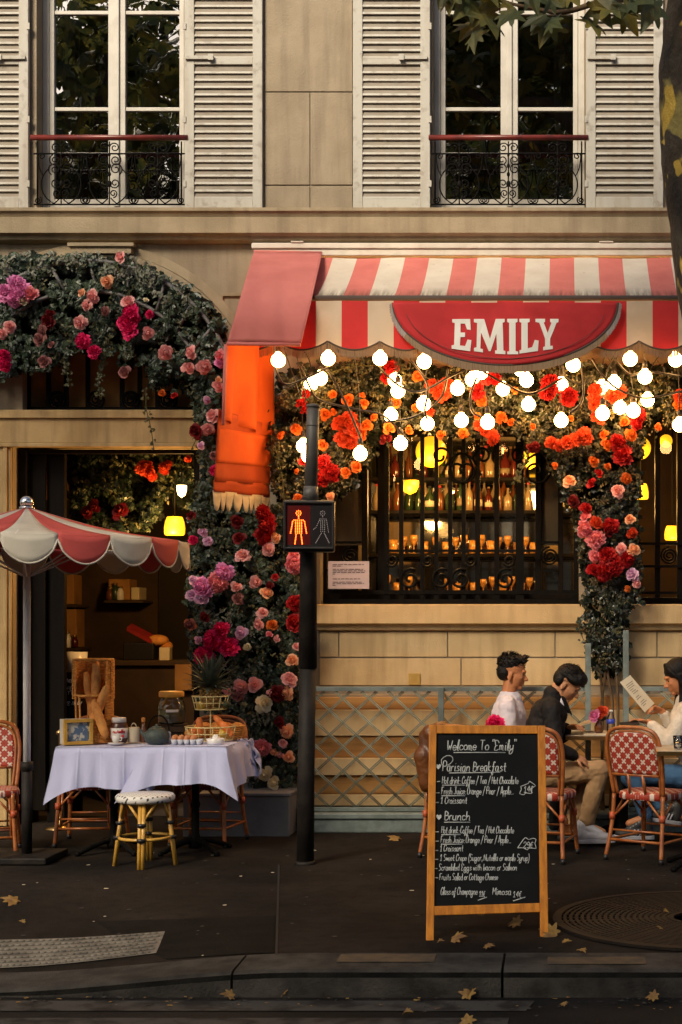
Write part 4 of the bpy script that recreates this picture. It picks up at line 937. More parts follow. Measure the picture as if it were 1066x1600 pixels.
# ------------------------------------------------------------ planter, trellis, signal
b = MB(); x0, x1 = X(286, -.63), X(452, -.63)
b.box((x0, -.63, .0), (x1, -.02, .30)); b.box((x0 - .012, -.642, .30), (x1 + .012, -.01, .325))
pl = b.obj('planter', 'planter', None, bevel=.006); tag(pl, 'long plain grey planter box on the pavement at the foot of the flower column', 'planter')
def trellis(px0, px1, label, posts):
    y = -.34; t = thing('trellis', label, 'trellis', P(px0, 1290, y)); x0, x1 = X(px0, y), X(px1, y); zt, zb = Z(1080, y), .155
    b = MB(); b.box((x0, y - .022, zt), (x1, y + .022, Z(1073, y))); b.obj('rail', 'trellis', t, bevel=.003); b = MB(); b.box((x0, y - .018, zb), (x1, y + .018, zb + .03)); b.obj('rail', 'trellis', t, bevel=.003)
    for px, top in posts:
        b = MB(); b.box((X(px - 4.5, y), y - .06, .15), (X(px + 4.5, y), y - .023, Z(top, y))); b.obj('post', 'trellis', t, bevel=.003)
    H = zt - zb - .03; zb += .03; sl_ = 1.09; W = H * sl_
    for d in (1, -1):
        b = MB(); k = x0 - W
        while k < x1 + W:
            # strip from (k, zb) to (k + d*W, zt) clipped to the panel
            a0, a1 = k, k + d * W; p0, p1 = 0.0, 1.0
            for lim, sg_ in ((x0, 1), (x1, -1)):
                f0, f1 = sg_ * (a0 - lim), sg_ * (a1 - lim)
                if f0 < 0 and f1 < 0: p1 = -1
                elif f0 < 0: p0 = max(p0, f0 / (f0 - f1))
                elif f1 < 0: p1 = min(p1, f0 / (f0 - f1))
            if p1 - p0 > .03:
                A = Vector((a0 + (a1 - a0) * p0, y + d * .005, zb + H * p0)); B = Vector((a0 + (a1 - a0) * p1, y + d * .005, zb + H * p1))
                for o in (-.006, .006):
                    n = Vector((-(B - A).z, 0, (B - A).x)).normalized() * o; b.tube([A + n, B + n], .0042, 4)
            k += .20
        b.obj('lattice', 'trellis_strip', t)
trellis(466, 922, 'grey green diamond trellis running along the plank wall behind the signal post', ((919, 1005), (690, 1073)))
trellis(974, 1240, 'shorter grey green trellis panel at the right edge behind the seated woman', ((978, 985),))

sig = thing('pedestrian_signal', 'dark leaning pedestrian signal post showing a red standing figure', 'traffic signal', P(477, 1350, -1.9))
def sp(px, py, dy=0): return P(px, py, -1.9 + dy)
b = MB(); b.tube([sp(477, 1352), sp(478.5, 1200), sp(481, 1041)], [.058, .056, .055], 18); b.tube([sp(481, 1044), sp(482, 860), sp(483, 778)], [.062, .055, .053], 18); lower = b.obj('post', 'post_low', sig, bevel=0)
b = MB(); b.tube([sp(485, 782), sp(486, 760)], [.056, .046], 18); b.tube([sp(486, 764), sp(488, 690), sp(489.5, 634)], .042, 18); b.tube([sp(489.5, 637), sp(489.6, 633), sp(489.7, 631)], [.047, .046, .02], 18); b.tube([sp(488.3, 666), sp(488.4, 664)], .044, 18); b.obj('upper_post', 'post_paint', sig)
b = MB(); b.tube([sp(477, 1351), sp(477, 1345)], [.075, .06], 18); b.obj('base_collar', 'post_low', sig)
sc0 = P(484, 822.5, -2.02); rot = Matrix.Rotation(R(6), 3, 'Z')
b = MB(); b.obox(sc0, (.325, .13, .335), rot); hs = b.obj('housing', 'black_plastic', sig, bevel=.014)
def sfp(px, py, d=0):                      # point on the housing front
    return sc0 + rot @ Vector(((px - 484) / 240.5, -.066 - d, (822.5 - py) / 240.5))
b = MB(); 
for a, c in ((450, 486), (488, 520)): b.prism([sfp(a, 791), sfp(c, 791), sfp(c, 852), sfp(a, 852)], rot @ Vector((0, -.002, 0)), 0 if a == 450 else 1)
b.obj('lens', ['lens_dark', 'lens_black'], hs)
b = MB()
for (x0_, y0_, x1_, y1_) in ((447, 785, 521, 788), (447, 856, 521, 859), (445, 785, 448.5, 859), (519.5, 785, 523, 859)): b.prism([sfp(x0_, y0_), sfp(x1_, y0_), sfp(x1_, y1_), sfp(x0_, y1_)], rot @ Vector((0, -.02, 0)))
b.obj('hood', 'black_plastic', hs, bevel=.003)
def dots(name, segs, mat):
    b = MB()
    for (a, q, c, e, n) in segs:
        for i in range(n):
            t = i / max(1, n - 1); p = sfp(a + (c - a) * t, q + (e - q) * t, .004); b.ball(p, (.0037, .002, .0037), 7)
    b.obj(name, mat, hs)
hd = lambda cx, cy, r, n: [(cx + r * math.cos(6.283 * i / n), cy + r * math.sin(6.283 * i / n), 0, 0, 1) for i in range(n)]
dots('red_figure', hd(468, 803, 3.6, 8) + [(468, 803, 468, 803, 1), (468, 808.5, 468, 811, 2), (461, 814, 475, 814, 6), (459, 816, 455.8, 834, 8), (477, 816, 480.2, 834, 8), (463.5, 817, 463.5, 834, 8), (466.5, 817, 466.5, 834, 8), (469.5, 817, 469.5, 834, 8), (472.5, 817, 472.5, 834, 8), (464.2, 836.5, 462.4, 850.5, 7), (471.8, 836.5, 473.6, 850.5, 7)], 'led_red')
dots('walking_figure', hd(505, 803, 3.4, 8) + [(505, 803, 505, 803, 1), (505, 808.5, 505, 810, 1), (501, 812, 510, 812, 4), (500, 814, 495, 825, 5), (495, 825, 491, 828, 3), (511, 814, 514, 832, 7), (502, 815, 502, 831, 6), (505, 815, 505, 831, 6), (508, 815, 508, 831, 6), (503, 834, 494.5, 849, 8), (507.5, 834, 515, 849, 8)], 'led_off')

# ------------------------------------------------------------ handwriting
GL = {  # one-stroke letters on a grid: x 0-6, baseline y=2, x height 6, ascender 10, descender -1 written as n
 'a': '46 16 04 12 32 45,46 42 52', 'b': '0a 02 13 36 45 43 22 02', 'c': '45 26 05 03 12 32 43', 'd': '45 26 05 03 12 32 43,4a 42 52', 'e': '04 44 45 26 05 03 12 32 43', 'f': '49 3a 29 24 20 1n 00 12 24,06 46',
 'g': '45 26 05 03 12 32 44,46 41 3n 1n 01 33 53', 'h': '0a 02,04 26 45 42 52', 'i': '16 12 22,18 18', 'k': '0a 02,36 04 32 42', 'l': '02 1a 2a 12 22', 'm': '06 02,05 16 25 22,25 36 45 42 52', 'n': '06 02,04 26 45 42 52',
 'o': '26 05 03 12 32 43 45 26 36', 'p': '06 0n,05 26 45 43 22 03', 'r': '06 02,04 16 36', 's': '45 26 15 24 43 32 02', 't': '29 23 32 42,06 46', 'u': '06 03 12 32 44,46 42 52', 'w': '06 12 25 32 46', 'y': '06 03 22 44,46 41 2n 0n 01 33',
 'A': '02 2a 3a 52,14 44', 'B': '0a 02,0a 39 48 36 06 46 54 32 02', 'C': '58 4a 2a 07 04 12 32 53', 'D': '0a 02,0a 3a 57 54 22 02', 'E': '58 3a 0a 08 16 36,16 04 02 32 53', 'F': '0a 02,0a 5a,06 36', 'G': '58 4a 2a 07 04 12 42 55 35', 'H': '0a 02,5a 52,06 56',
 'I': '2a 22', 'J': '0a 5a,3a 33 22 02 03', 'K': '0a 02,5a 05 52', 'L': '0a 02 52', 'M': '02 0a 25 5a 52', 'N': '02 0a 52 5a', 'O': '3a 1a 07 04 12 42 54 57 3a 4b', 'P': '02 0a 4a 58 46 06', 'R': '02 0a 4a 58 36 06,26 52', 'S': '59 3a 1a 08 26 45 43 22 02', 'T': '3a 32,0a 6a',
 'U': '0a 03 22 44 4a', 'V': '0a 22 5a', 'W': '0a 12 36 42 6a', 'Y': '0a 26 5a,26 22', '1': '07 2a 22,02 42', '2': '08 1a 3a 47 02 42', '4': '3a 05 45,3a 32', '9': '48 2a 08 16 46,48 43 22 02', '/': '00 4b', ':': '15 15,12 12', '(': '3b 17 13 3n', ')': '0b 27 23 0n', ',': '13 10', '.': '12 12', '"': '0b 09,2b 29', '-': '15 45', '\u20ac': '49 2a 06 22 42,n7 37,n5 35', "'": '0b 09'}
def strokes(text, x, base, hcap, x1=None, slant=.10):
    """polylines in pixel units; hcap is the height of a capital"""
    k = hcap / 8.0; cur = 0; raw = []
    for ch in text:
        if ch == ' ': cur += 3.2; continue
        g = GL.get(ch)
        if g is None: cur += 3; continue
        mx = 0; jy = rnd(-.25, .25)
        for st in g.split(','):
            pts = []
            for q in st.split():
                xx = -1 if q[0] == 'n' else int(q[0], 16); yy = -1.2 if q[1] == 'n' else int(q[1], 16)
                mx = max(mx, xx); pts.append((cur + xx * .92, yy - 2 + jy))
            raw.append(pts)
        cur += mx * .92 + (1.3 if ch not in "(,.:'" else 1.0)
    sx = k if x1 is None else (x1 - x) / max(cur - 1, 1)
    return [[(x + px * sx + py * k * slant, base - py * k) for px, py in s_] for s_ in raw]
def ink(b, polys, to3d, r, mi=0, smooth=3):
    for pl_ in polys:
        pts = [Vector((a, q, 0)) for a, q in pl_]
        if len(pts) == 2 and (pts[0] - pts[1]).length < 1e-6: pts[1] = pts[1] + Vector((.6, .3, 0))
        if len(pts) > 2 and smooth > 1: pts = crv(pts, smooth)
        b.tube([to3d(p.x, p.y) for p in pts], r, 4, mi)

# ------------------------------------------------------------ pavement menu board
TL, TR, BL, BR = P(671, 1133, -4.06), P(852, 1134, -3.97), P(666, 1471, -4.31), P(857, 1460, -4.22)
bn = (TR - TL).cross(BL - TL).normalized()
if bn.y > 0: bn = -bn
def bd(u, v, d=0): return (TL * (1 - u) + TR * u) * (1 - v) + (BL * (1 - u) + BR * u) * v + bn * d
camp = Vector((0, -D, CH))
def bray(px, py, d=.0):
    dr = P(px, py, -6) - camp; o = TL + bn * d; return camp + dr * ((o - camp).dot(bn) / dr.dot(bn))
ab = thing('menu_board', 'wood framed chalkboard on the pavement edge with a handwritten breakfast and brunch menu', 'menu board', (BL + BR) / 2)
BR = bray(857, 1464)
def bslab(u0, u1, v0, v1, d0, d1): b.prism([bd(u0, v0, d0), bd(u1, v0, d0), bd(u1, v1, d0), bd(u0, v1, d0)], bn * (d1 - d0))
for a, c in ((0, .062), (.935, 1)):
    b = MB(); bslab(a, c, 0.0, 1.0, -.022, .006); b.obj('leg', 'wood_frame', ab, bevel=.003)
b = MB(); bslab(.0625, .9345, .0, .040, -.020, .003); b.obj('rail', 'wood_frame', ab, bevel=.003); b = MB(); bslab(.0625, .9345, .843, .885, -.020, .003); b.obj('rail', 'wood_frame', ab, bevel=.003)
b = MB(); bslab(.0625, .9345, .0405, .8425, -.016, -.008); pn = b.obj('chalk_panel', 'chalkboard', ab)
for a, c in ((.01, .06), (.94, .99)):
    b = MB(); t0, t1 = bd(a, .01, -.026), bd(c, .01, -.026); q0 = Vector((bd(a, 1, 0).x, -3.66, .0)); q1 = Vector((bd(c, 1, 0).x, -3.57, .0)); b.prism([t0, t1, q1, q0], (0, .024, 0)); b.obj('back_leg', 'wood_frame', ab, bevel=.003)
b = MB(); q0 = Vector((bd(.06, 1, 0).x, -3.77, .25)); q1 = Vector((bd(.94, 1, 0).x, -3.68, .25)); b.prism([q0, q1, q1 + Vector((0, 0, .04)), q0 + Vector((0, 0, .04))], (0, .02, 0)); b.obj('back_rail', 'wood_frame', ab)
b = MB(); T = lambda x, y: bray(x, y, -.0065)
LN = [('Welcome To "Emily"', 699, 1172, 15, 806, .0034), ('Parisian Breakfast', 692, 1205, 15, 791, .0034), ('Hot drink: Coffee / Tea / Hot Chocolate', 691, 1224.6, 11, 810, .0026), ('Fresh Juice: Orange / Pear / Apple...', 690, 1241, 11, 802, .0026), ('1 Croissant', 689, 1255.5, 10.5, 730, .0026),
      ('Brunch', 695, 1281.5, 14, 735, .0034), ('Hot drink: Coffee / Tea / Hot Chocolate', 690, 1302, 10.5, 803, .0025), ('Fresh Juice: Orange / Pear / Apple...', 689, 1317, 10.5, 798, .0025), ('1 Croissant', 688, 1330, 10, 724, .0025), ('1 Sweet Crepe (Sugar, Nutella or maple Syrup)', 688, 1345, 10, 827, .0023),
      ('Scrambled Eggs with bacon or Salmon', 686, 1360, 10, 808, .0023), ('Fruits Salad or Cottage Cheese', 687, 1375, 10, 778, .0023), ('Glass of Champagne', 689, 1398, 11, 746, .0023), ('11\u20ac', 749, 1401, 8.5, 758, .0023), ('Mimosa', 770, 1398, 11, 799, .0025), ('14\u20ac', 802, 1402, 9, 815, .0023), ('14\u20ac', 819, 1238, 9.5, 833, .0026), ('29\u20ac', 818, 1325, 9, 833, .0026)]
for t_, x, y, h, x1, r in LN: ink(b, strokes(t_, x, y, h, x1), T, r * .8)
for x0_, y0_, x1_, y1_ in ((709, 1176, 790, 1176), (702, 1208, 782, 1207), (691, 1227, 727, 1227), (690, 1243.5, 727, 1243.5), (694, 1285, 735, 1285), (690, 1304.3, 720, 1304.3), (689, 1319.3, 722, 1319.3), (747, 1407, 761, 1402), (802, 1408, 821, 1402), (683, 1221.5, 688, 1221), (681, 1239, 687, 1239), (680, 1254, 686, 1254), (679, 1300, 686, 1300), (679, 1314.5, 686, 1314.5), (679, 1329, 685, 1329), (679, 1343, 685, 1343), (678, 1357.5, 684, 1357.5), (678, 1371.5, 685, 1372)): ink(b, [[(x0_, y0_), (x1_, y1_)]], T, .0024)
for pts in ([(814, 1229), (826, 1224), (827, 1221), (831, 1223), (837, 1228), (831, 1232), (831, 1240), (822, 1239), (819, 1242), (812, 1240), (815, 1234), (814, 1229)], [(809, 1325), (818, 1312), (822, 1309), (826, 1312), (833, 1310), (838, 1312), (836, 1318), (838, 1326), (828, 1325), (824, 1328), (818, 1325), (809, 1325)], [(691, 1196), (690, 1187), (698, 1181), (706, 1182), (708, 1188), (703, 1194), (697, 1196)]): ink(b, [pts], T, .0022, smooth=2)
for cx, cy in ((685, 1198), (686, 1277)): b.prism([T(cx + x * .32, cy + y * .32) for x, y in ((0, 14), (-12, 1), (-13, -8), (-7, -13), (0, -7), (7, -13), (13, -8), (12, 1))], bn * .003)
b.obj('handwriting', 'chalk', pn)

# ------------------------------------------------------------ parasol
px_, pyb = 42, 1345; yp = F * CH / (pyb - YH) - D
pr = thing('parasol', 'red and cream striped parasol with scalloped edge and a chrome ball on top', 'parasol', P(px_, pyb, yp))
o0 = WL[pr.name]; zap = Z(792, yp); zr = 2.13; NP = 20; RR = 1.045
tilt = lambda p: p
def prp(a, r, dz=0): return Vector((o0.x + r * math.cos(a), o0.y + r * math.sin(a), zap + (zr - zap) * (r / RR) - .03 * math.sin(math.pi * r / RR) + dz))
off = R(-90 - 7)
b = MB()
for k in range(NP):
    a0, a1 = off + 2 * math.pi * k / NP, off + 2 * math.pi * (k + 1) / NP
    b.grid(lambda u, v: prp(a0 + (a1 - a0) * u, .02 + (RR - .02) * v, -.012 * math.sin(math.pi * u) * v), 4, 8, k % 2)
b.obj('canopy', ['par_red', 'par_cream'], pr, solid=.003)
b = MB()
for k in range(NP):
    a0, a1 = off + 2 * math.pi * k / NP, off + 2 * math.pi * (k + 1) / NP
    def vl(u, v):
        p = prp(a0 + (a1 - a0) * u, RR + .004 + .008 * math.sin(math.pi * u), -.012 * math.sin(math.pi * u)); return p + Vector((0, 0, -v * (.035 + .135 * math.sin(math.pi * u) ** .55)))
    b.grid(vl, 12, 4, k % 2)
    b.tube([vl(i / 12, 1) for i in range(13)], .005, 5, 1)
b.obj('valance', ['par_red', 'par_cream'], pr, solid=.003)
b = MB(); b.tube([(o0.x, o0.y, .62), (o0.x, o0.y, zap)], .024, 14); b.obj('pole', 'pole_white', pr)
b = MB(); b.tube([(o0.x, o0.y, .03), (o0.x, o0.y, .64)], .034, 14); b.tube([(o0.x, o0.y, .6), (o0.x, o0.y, .66)], .04, 14); b.obj('lower_pole', 'post_low', pr)
b = MB(); b.box((o0.x - .30, o0.y - .22, .004), (o0.x + .20, o0.y + .24, .05)); b.obj('base_plate', 'post_low', pr, bevel=.01)
b = MB(); b.ball((o0.x, o0.y, zap + .03), .045, 16); b.lathe([(.05, 0), (.05, .012), (.0, .016)], (o0.x, o0.y, zap - .012), 14); b.obj('finial', 'chrome', pr)
for k in range(8):
    a = off + 2 * math.pi * (k + .5) / 8; b = MB(); b.tube([prp(a, .03, -.02), prp(a, .6, -.015), prp(a, RR - .02, -.012)], .007, 5); b.tube([prp(a, .62, -.02), Vector((o0.x + .03 * math.cos(a), o0.y + .03 * math.sin(a), 1.9))], .006, 5); b.obj('rib', 'pole_white', pr)

# ------------------------------------------------------------ chairs, stool, tables
def make_chair(label, loc, rz, group):
    t = thing('bistro_chair', label, 'chair', (0, 0, 0), 0, group)
    b = MB(); arch = lambda w_, zt, yo: crv([(-w_ + .015, .185 + yo, .44), (-w_, .215 + yo, .60), (-w_ - .004, .245 + yo, .74), (-w_ * .88, .268 + yo, zt - .045), (-w_ * .5, .278 + yo, zt - .006), (0, .282 + yo, zt), (w_ * .5, .278 + yo, zt - .006), (w_ * .88, .268 + yo, zt - .045), (w_ + .004, .245 + yo, .74), (w_, .215 + yo, .60), (w_ - .015, .185 + yo, .44)], 5)
    b.tube(arch(.205, .895, 0), .0135, 9); b.tube(arch(.180, .870, -.006), .009, 8); b.tube([(-.18, .222, .575), (.18, .222, .575)], .010, 8)
    b.obj('back_frame', 'rattan', t, world=False)
    b = MB()
    def bp(u, v):
        z = .58 + .278 * v; w_ = .178 if z < .76 else .178 * math.sqrt(max(.0, 1 - ((z - .76) / .108) ** 2)) * .55 + .178 * .45 * math.sqrt(max(0, 1 - ((z - .76) / .108) ** 4))
        x = (u - .5) * 2 * w_; return (x, .218 + .06 * v ** .8 - .006 + .012 * (1 - (x / .18) ** 2), z)
    b.grid(bp, 14, 14); b.obj('backrest', 'weave_back', t, world=False, solid=.010)
    b = MB(); n = 36; out = []
    for i in range(n):
        a = 2 * math.pi * i / n; ex = 3.2; x = abs(math.cos(a)) ** (2 / ex) * math.copysign(1, math.cos(a)); y = abs(math.sin(a)) ** (2 / ex) * math.copysign(1, math.sin(a))
        out.append((x * (.215 - .02 * y), y * .205))
    prof = ((.96, .405), (1.0, .415), (1.0, .440), (.97, .452), (.6, .458), (.0, .460))
    vs = [(x * s_, y * s_, z) for s_, z in prof for x, y in out]; fs = [(k * n + i, k * n + (i + 1) % n, (k + 1) * n + (i + 1) % n, (k + 1) * n + i) for k in range(len(prof) - 1) for i in range(n)]
    b.add(vs, fs, 0, True); b.add([(x * .96, y * .96, .404) for x, y in out], [tuple(range(n))]); b.obj('seat', 'weave_seat', t, world=False)
    for sx in (-1, 1):
        b = MB(); b.tube(crv([(sx * .175, -.165, .43), (sx * .185, -.185, .25), (sx * .20, -.215, .012)], 4), .0145, 9); b.tube([(sx * .155, -.168, .41), (sx * .17, -.182, .12)], .009, 7); lg = b.obj('leg', 'rattan', t, world=False)
        b = MB(); b.tube([(sx * .184, -.183, .27), (sx * .184, -.184, .315)], .021, 9); b.obj('binding', 'rattan_band', lg, world=False)
        b = MB(); b.tube([(sx * .199, -.213, .035), (sx * .201, -.216, .0)], .017, 9); b.obj('foot_cap', 'black_plastic', lg, world=False)
        b = MB(); b.tube(crv([(sx * .19, .185, .44), (sx * .195, .205, .24), (sx * .215, .255, .012)], 4), .0145, 9); lg = b.obj('leg', 'rattan', t, world=False)
        b = MB(); b.tube([(sx * .194, .203, .27), (sx * .194, .199, .315)], .021, 9); b.obj('binding', 'rattan_band', lg, world=False)
        b = MB(); b.tube([(sx * .213, .25, .035), (sx * .216, .257, .0)], .017, 9); b.obj('foot_cap', 'black_plastic', lg, world=False)
    b = MB(); b.tube([(-.195, -.2, .135), (.195, -.2, .135), (.205, .225, .135), (-.205, .225, .135)], .010, 8, closed=True); b.tube([(-.18, -.18, .20), (.18, -.18, .20)], .007, 7); b.tube([(-.2, .21, .20), (.2, .21, .20)], .007, 7)
    for sx in (-1, 1):
        b.tube([(sx * .183, -.182, .28), (sx * .07, -.17, .405)], .008, 7); b.tube([(sx * .194, .2, .28), (sx * .07, .185, .405)], .008, 7); b.tube([(sx * .184, -.17, .29), (sx * .19, -.03, .405)], .008, 7); b.tube([(sx * .193, .19, .29), (sx * .19, .05, .405)], .008, 7)
    b.tube([(-.06, .19, .44), (-.055, .225, .58)], .011, 8); b.tube([(.06, .19, .44), (.055, .225, .58)], .011, 8)
    b.obj('stretchers', 'rattan', t, world=False)
    t.location = loc; t.rotation_euler = (0, 0, rz); WL[t.name] = Vector(loc); return t
def ground(px, py): y = F * CH / (py - YH) - D; return Vector(((px - VX) / S(y), y, 0))
ch0 = make_chair('red and white woven bistro chair, back to us, right of the menu board', ground(1020, 1340), R(146), 'red bistro chairs')
dup(ch0, Vector((X(846, -1.62), -1.62, 0)), R(166), 'red and white woven bistro chair half hidden by the right edge of the menu board')
dup(ch0, Vector((X(724, -1.45), -1.45, 0)), R(162), 'bistro chair behind the left of the menu board, draped with a brown leather jacket')
dup(ch0, Vector((X(-22, -1.5), -1.5, 0)), R(18), 'red bistro chair cut by the left picture edge behind the parasol pole')
dup(ch0, Vector((X(142, -.98), -.98, 0)), R(4), 'bistro chair pushed under the white tablecloth, left of the two there')
dup(ch0, Vector((X(324, -.98), -.98, 0)), R(-6), 'bistro chair pushed under the white tablecloth, right one beside the grey planter')
dup(ch0, Vector((X(1120, -1.05), -1.05, 0)), R(-95), 'bistro chair the woman in the cream sweater is sitting on')
st = thing('bamboo_stool', 'round bamboo stool with a white dotted seat in front of the tablecloth', 'stool', ground(227, 1352))
o = WL[st.name]
b = MB(); b.lathe([(.165, .415), (.182, .42), (.190, .435), (.190, .455), (.178, .468), (.0, .474)], (o.x, o.y, 0), 30); b.obj('seat', 'seat_dots', st)
for k in range(4):
    a = R(45 + 90 * k - 38); d = Vector((math.cos(a), math.sin(a), 0)); sd_ = Vector((-d.y, d.x, 0)); b = MB()
    for s_ in (-.011, .011): b.tube([o + d * .14 + sd_ * s_ + Vector((0, 0, .415)), o + d * .175 + sd_ * s_ + Vector((0, 0, .16)), o + d * .195 + sd_ * s_], .0135, 9)
    for s_ in (-1, 1): b.tube([o + d * .155 + Vector((0, 0, .29)), o + d * .13 + sd_ * s_ * .085 + Vector((0, 0, .415))], .009, 7)
    lg = b.obj('leg', 'bamboo', st)
    for z, r_ in ((.27, .157), (.175, .173)): b = MB(); b.tube([o + d * r_ + Vector((0, 0, z)), o + d * (r_ + .002) + Vector((0, 0, z + .022))], .029, 9); b.obj('binding', 'black_plastic', lg)
b = MB(); b.tube([o + Vector((.165 * math.cos(i * .2618), .165 * math.sin(i * .2618), .185)) for i in range(24)], .011, 7, closed=True); b.obj('ring', 'bamboo', st)
def pedestal(b, x, y, h, k=1):
    b.lathe([(.045, .03), (.05, .06), (.028, .12), (.026, .3), (.035, .33), (.026, .36), (.024, h - .06), (.06, h - .02), (.06, h)][::1] if k == 1 else [(.09, .02), (.10, .06), (.055, .12), (.05, .3), (.07, .33), (.05, .36), (.045, h - .06), (.1, h - .02), (.1, h)], (x, y, 0), 16)
    for k in range(4):
        a = R(45 + 90 * k); b.tube(crv([(x, y, .09), (x + .12 * math.cos(a), y + .12 * math.sin(a), .07), (x + .27 * math.cos(a), y + .27 * math.sin(a), .018)], 4), [.02] * 8 + [.014], 7)
        b.ball((x + .27 * math.cos(a), y + .27 * math.sin(a), .016), .022, 8)
TZ = .75; TY0, TY1 = -1.70, -1.06
def table(label, x0, x1, y0, y1, z, mat='marble', cat='table', edge='brass', k=1):
    t = thing('cafe_table', label, cat, ((x0 + x1) / 2, (y0 + y1) / 2, 0))
    b = MB(); b.box((x0 + .008, y0 + .008, z - .03), (x1 - .008, y1 - .008, z)); b.obj('tabletop', mat, t, bevel=.004)
    b = MB(); w_ = .008; b.box((x0, y0, z - .031), (x1, y0 + .0075, z - .003)); b.box((x0, y1 - .0075, z - .031), (x1, y1, z - .003)); b.box((x0, y0 + .008, z - .031), (x0 + .0075, y1 - .008, z - .003)); b.box((x1 - .0075, y0 + .008, z - .031), (x1, y1 - .008, z - .003)); b.obj('edge_band', edge, t)
    b = MB(); pedestal(b, (x0 + x1) / 2, (y0 + y1) / 2, z - .032, k); b.obj('pedestal', 'iron', t); return t
TX0, TX1 = X(92, TY0), X(352, TY0); TM = X(222, TY0)
table('small cafe table on a black pedestal under the left half of the white tablecloth', TX0, TM - .005, TY0, TY1, TZ - .006, 'dark_wood')
table('small black pedestal table under the right half of the white tablecloth', TM + .005, TX1, TY0, TY1, TZ - .006, 'dark_wood')
def cloth(label, x0, x1, y0, y1, z, drop, cl, cr, fl, fr, seed):
    """cl/cr extra corner drop, fl/fr sideways flare of the front corners"""
    b = MB(); nx = 120; rg = random.Random(seed); ph = rg.uniform(0, 6)
    wob = lambda x, y: .0025 * math.sin(x * 9 + ph) * math.sin(y * 11)
    b.grid(lambda u, v: (x0 + (x1 - x0) * u, y0 + (y1 - y0) * v, z + wob(x0 + (x1 - x0) * u, y0 + (y1 - y0) * v) + .004), nx, 16)
    def front(u, v):
        eL, eR = math.exp(-u * 9), math.exp(-(1 - u) * 9); d = drop + cl * eL + cr * eR + .008 * math.sin(u * 9 + ph)
        x = x0 + (x1 - x0) * u - fl * eL * v ** 1.3 + fr * eR * v ** 1.3
        fold = .020 * math.sin(u * 15 + ph) * v + .008 * math.sin(u * 37 + ph * 2) * v; r_ = .018
        fold += sum(.005 * math.exp(-((u - c_) / .006) ** 2) for c_ in (.27, .52, .77)) * -1
        y = y0 - r_ * math.sin(min(1, v * 8) * math.pi / 2) - .02 * v + fold * (1 - .3 * eL)
        return (x, y, z + .004 - d * v)
    b.grid(front, nx, 16)
    for s_, xs, fl_, c_ in ((-1, x0, fl, cl), (1, x1, fr, cr)):
        def side(u, v):
            e0 = math.exp(-u * 7); yb = y0 + (y1 - y0) * u; d = drop + c_ * e0 + .05 * math.exp(-(1 - u) * 9)
            fold = (.028 * math.sin(u * 12 + ph) + .012 * math.sin(u * 29)) * v * (1 - e0)
            fy = y0 - .018 * math.sin(min(1, v * 8) * math.pi / 2) - .02 * v + (.020 * math.sin((0 if s_ < 0 else 1) * 15 + ph) * v + .008 * math.sin((0 if s_ < 0 else 1) * 37 + ph * 2) * v) * (1 - .3 * (1 if s_ < 0 else 0))
            y = yb + (fy - y0) * e0
            return (xs + s_ * (fl_ * e0 * v ** 1.3 + .03 * min(1, v * 5) * (1 - e0) + .03 * v * (1 - e0)) + s_ * fold, y, z + .004 - d * v)
        b.grid(side, 26, 14)
    o = b.obj('tablecloth', 'cloth_white'); md = o.modifiers.new('weld', 'WELD'); md.merge_threshold = .004; tag(o, label, 'tablecloth', 'white tablecloths'); return o
cloth('white tablecloth on the left table, under the bread basket and picture box', TX0 - .02, TM + .03, TY0 - .01, TY1 + .01, TZ, .27, .11, .02, .075, .02, 3)
cloth('white tablecloth on the right table, its loose corner hanging over the left cloth', TM - .0, TX1 + .015, TY0 - .022, TY1 + .012, TZ + .006, .245, .14, .12, .17, .085, 5)
b = MB()                                 # bunched cloth at the right back corner
for k in range(5): b.grid(lambda u, v: (X(362 + 7 * k, -1.15) + .03 * math.sin(v * 5 + k) + .05 * u, -1.30 + .05 * k + .04 * math.sin(u * 9 + k * 2), TZ + .012 - .05 * u * u - .20 * v * (.5 + .5 * u) + .02 * math.sin(u * 7 + k)), 8, 8)
tag(b.obj('napkin', 'cloth_white', None, solid=.003), 'crumpled white napkin bunched at the right end of the clothed table', 'napkin')
# ------------------------------------------------------------ things on the clothed tables
TT = TZ + .012
def tp(px, y): return Vector((X(px, y), y, TT))
RZ = lambda a: Matrix.Rotation(R(a), 3, 'Z')
p = tp(122, -1.60); t = thing('picture_box', 'grey box with a wooden framed window at the left end of the white cloth', 'box', p)
r_ = RZ(34); hw, hh = .098, .172
b = MB(); b.obox(p + r_ @ Vector((0, .05, hh / 2)), (hw * 2, .075, hh), r_); bx = b.obj('box', 'white_frame', t, bevel=.003)
b = MB()
for c, s_ in (((0, -.002, .011), (hw * 2, .03, .022)), ((0, -.002, hh - .011), (hw * 2, .03, .022)), ((-hw + .011, -.002, hh / 2), (.022, .0295, hh - .0445)), ((hw - .011, -.002, hh / 2), (.022, .0295, hh - .0445))): b.obox(p + r_ @ Vector(c), s_, r_)
b.obj('frame', 'bamboo', t, bevel=.002)
b = MB(); b.obox(p + r_ @ Vector((0, .006, hh / 2)), (hw * 2 - .045, .006, hh - .046), r_); b.obj('window', 'box_blue', t)
